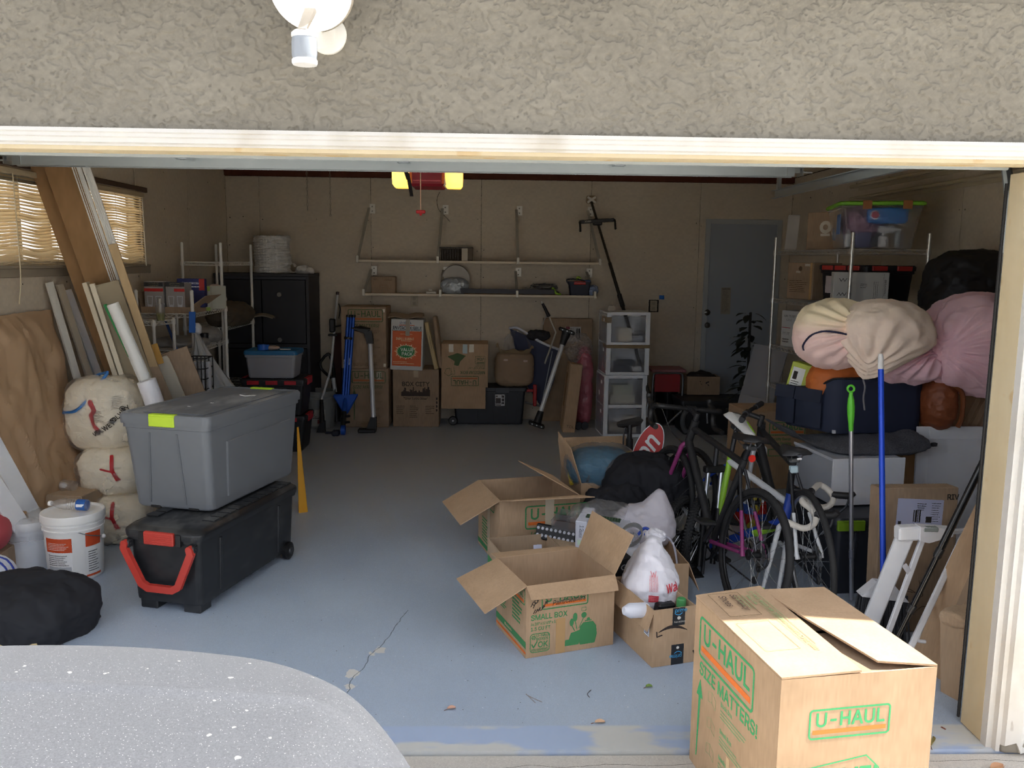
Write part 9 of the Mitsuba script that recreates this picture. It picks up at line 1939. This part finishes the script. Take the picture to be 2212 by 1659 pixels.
g_, o_ = uhaul(0.265)
bx_.dec('front', sh(g_, 0.095, 0.425), G1, 'logo'); bx_.dec('front', sh(o_, 0.095, 0.425), O1, 'logo_stripe')
tag_ = Polygon([(0.095, 0.02), (0.095, 0.37), (0.29, 0.40), (0.335, 0.36), (0.335, 0.0), (0.12, 0.0)])
tag_ = Polygon([(0.09, 0.05), (0.09, 0.335), (0.29, 0.362), (0.335, 0.318), (0.335, 0.06)])
bx_.dec('front', [flat(tag_.difference(tag_.buffer(-0.004))), text('SAVE!', 0.062, 0.107, 0.262, True, 0.92), bar(0.107, 0.250, 0.16, 0.006), text('BEST PRICE', 0.038, 0.107, 0.200, True, 0.78), text('GUARANTEE', 0.038, 0.107, 0.150, True, 0.74), bar(0.107, 0.135, 0.16, 0.006), flat(Point(0.303, 0.268).buffer(0.015).difference(Point(0.303, 0.268).buffer(0.008))), stroke([(0.31, 0.276), (0.325, 0.29), (0.334, 0.286)], 0.002), stroke([(0.31, 0.270), (0.330, 0.276)], 0.002)], G1, 'lettering')
g_, o_ = uhaul(0.42)
bx_.dec('left', sh(g_, 0.045, 0.425), G1, 'logo'); bx_.dec('left', sh(o_, 0.045, 0.425), O1, 'logo_stripe')
bx_.dec('left', [text('SIZE MATTERS!', 0.045, 0.055, 0.365, True, 0.95)], G1, 'lettering')
bx_.dec('left', [flat(Polygon([(0.055, 0.05), (0.06, 0.28), (0.042, 0.28), (0.068, 0.345), (0.094, 0.28), (0.077, 0.28), (0.062, 0.05)]))], G1, 'arrow')
bx_.dec('left', sum([[text(s, 0.016, 0.24, 0.335 - 0.095 * i, True, 0.9), *lines(0.24, 0.318 - 0.095 * i, 0.20, 3, 0.012, 0.003, i)] for i, s in enumerate(('Book Box', 'Small Box', 'Medium Box'))], []), C('#6aa06f', 0.8), 'small_print')
for i in range(3):
    y = 0.30 - 0.095 * i
    bx_.dec('left', [stroke(q, 0.0018) for q in ([(0.14, y), (0.14, y + 0.035), (0.17, y + 0.045), (0.20, y + 0.03), (0.20, y - 0.005), (0.17, y + 0.008), (0.14, y)], [(0.17, y + 0.008), (0.17, y + 0.045)])], C('#8f9a72', 0.8), 'drawing')
bx_.tape('left', 0.30, 0.0, 0.325, 0.19, C('#c9ae86', 0.3), 0.0008)

# ================================================================ the parked car
CG = thing('car', 'dusty silver grey car on the driveway, its hood at the lower left', 'car')
CXc, FY, HW = -1.03, -1.01, 0.93          # car centre and nose
NX, NY = 140, 150
X = np.linspace(-HW, HW, NX)
def nose(u):  # how far the nose lies back at this side position
    u = abs(u) / HW; return 0.19 * u ** 2 + 0.24 * np.clip((u - 0.5) / 0.5, 0, 1) ** 2
P = np.zeros((NX, NY, 3))
for i, dx in enumerate(X):
    u = abs(dx) / HW
    for j, t in enumerate(np.linspace(0, 1, NY)):
        y = FY - nose(dx) - 1.15 * t
        s = 1.15 * t
        yc = -1.385 + 0.02 * math.cos(dx * 3.2) - 0.25 * np.clip((u - 0.72) / 0.28, 0, 1) ** 2      # the crease across the hood
        z = 0.962 + 0.06 * (1 - math.exp(-max(0, yc - y) / 0.5)) - 0.085 * (1 - np.clip((FY - nose(dx) - y) / max(0.04, FY - nose(dx) - yc), 0, 1)) ** 1.7 - 0.03 * u ** 2 - 0.10 * np.clip((u - 0.74) / 0.26, 0, 1) ** 2.0
        z += 0.011 * math.exp(-((y - yc) / 0.016) ** 2) * (1 - np.clip((u - 0.70) / 0.2, 0, 1)) + 0.004 / (1 + math.exp((yc - y) / 0.01))
        P[i, j] = (CXc + dx, y, z)
hoodm = sheet(P, 0.01)
part(CG, 'hood', hoodm, 'car_paint', 60)
# nose, bumper and sides hang from the hood's rim
rim = np.vstack([P[0, ::-1], P[:, 0], P[-1, :]])
lv = []
for f, inset, zz in ((0, 0, None), (1, -0.012, 0.72), (2, 0.0, 0.60), (3, 0.01, 0.42), (4, 0.06, 0.26), (5, 0.14, 0.22)):
    r = rim.copy(); c = np.array([CXc, FY - 1.2])
    d = r[:, :2] - c; d /= np.linalg.norm(d, axis=1, keepdims=True); r[:, :2] -= d * inset
    r[:, 2] = r[:, 2] - 0.006 if zz is None else np.minimum(zz, r[:, 2] - 0.02 * f)
    lv.append(r)
part(CG, 'front_body', sheet(np.array(lv), 0.008), 'car_paint', 40)
gr = np.array([(CXc + x, FY + 0.012 - nose(x), z) for z in (0.46, 0.66) for x in (-0.42, 0.42)])
part(CG, 'grille', sheet(np.array([[(CXc + x, FY + 0.016 - nose(x) * 1.0, z) for z in (0.50, 0.58, 0.68)] for x in np.linspace(-0.42, 0.42, 12)]), 0.01), C('#141517', 0.4), 40)
for s in (-1, 1):
    part(CG, 'headlight', sheet(np.array([[(CXc + s * x, FY + 0.012 - nose(x) * 0.985, z + 0.03 * (x - 0.5)) for z in (0.64, 0.69, 0.74)] for x in np.linspace(0.50, 0.80, 8)]), 0.012), C('#aeb6bd', 0.1, 0.3), 40)
    w = part(CG, 'tire', xf(lathe([(0, -0.10), (0.22, -0.10), (0.31, -0.095), (0.325, -0.07), (0.325, 0.07), (0.31, 0.095), (0.22, 0.10), (0, 0.10)], 40), frame((CXc + s * 0.77, FY - 0.92, 0.3135), (0, 1, 0), (0, 0, 1))), C('#1a1a1b', 0.8), 40)
    part(w, 'wheel_disc', xf(lathe([(0, 0.101), (0.20, 0.101), (0.20, 0.104), (0, 0.108)], 30), frame((CXc + s * 0.77, FY - 0.92, 0.3135), (0, s, 0), (0, 0, 1))), C('#b3b6ba', 0.3, 0.8), 40)
# cabin behind: windscreen, roof, doors and tail, simple but whole
prof = [(-1.15, 1.02), (-1.95, 1.42), (-2.3, 1.47), (-3.3, 1.45), (-3.9, 1.15), (-4.35, 1.05), (-4.42, 0.6), (-4.40, 0.28)]
rings = []
low = 0.24
for (dy, z) in prof:
    hw = 0.90 if z < 1.06 else 0.90 - 0.24 * (z - 1.06) / 0.42
    y = FY + dy - 0.30 * 0
    rings.append([(CXc - 0.90, y, low), (CXc - 0.925, y, min(z, 0.95)), (CXc - hw, y, z), (CXc, y, z + 0.02), (CXc + hw, y, z), (CXc + 0.925, y, min(z, 0.95)), (CXc + 0.90, y, low)])
part(CG, 'cabin', loft(rings), 'car_paint', 30)
part(CG, 'windscreen', sheet(np.array([[(CXc + x * (0.80 - 0.14 * t), FY - 1.17 - 0.78 * t - 0.006, 1.045 + 0.375 * t + 0.018 * (1 - x * x) + 0.006) for t in np.linspace(0, 1, 6)] for x in np.linspace(-1, 1, 10)]), 0.004), C('#1c2226', 0.08, 0.0, 0.8), 40)
for s in (-1, 1):
    part(CG, 'side_window', m3hull([(CXc + s * a, FY + y, z) for (y, z, a) in ((-1.45, 1.07, 0.868), (-3.6, 1.07, 0.868), (-3.2, 1.38, 0.735), (-2.0, 1.38, 0.735), (-1.45, 1.07, 0.80), (-3.6, 1.07, 0.80), (-3.2, 1.38, 0.68), (-2.0, 1.38, 0.68))]), C('#1c2226', 0.08, 0.0, 0.8), False)
    w = part(CG, 'tire', xf(lathe([(0, -0.10), (0.22, -0.10), (0.31, -0.095), (0.325, -0.07), (0.325, 0.07), (0.31, 0.095), (0.22, 0.10), (0, 0.10)], 40), frame((CXc + s * 0.79, FY - 3.55, 0.3135), (0, 1, 0), (0, 0, 1))), C('#1a1a1b', 0.8), 40)
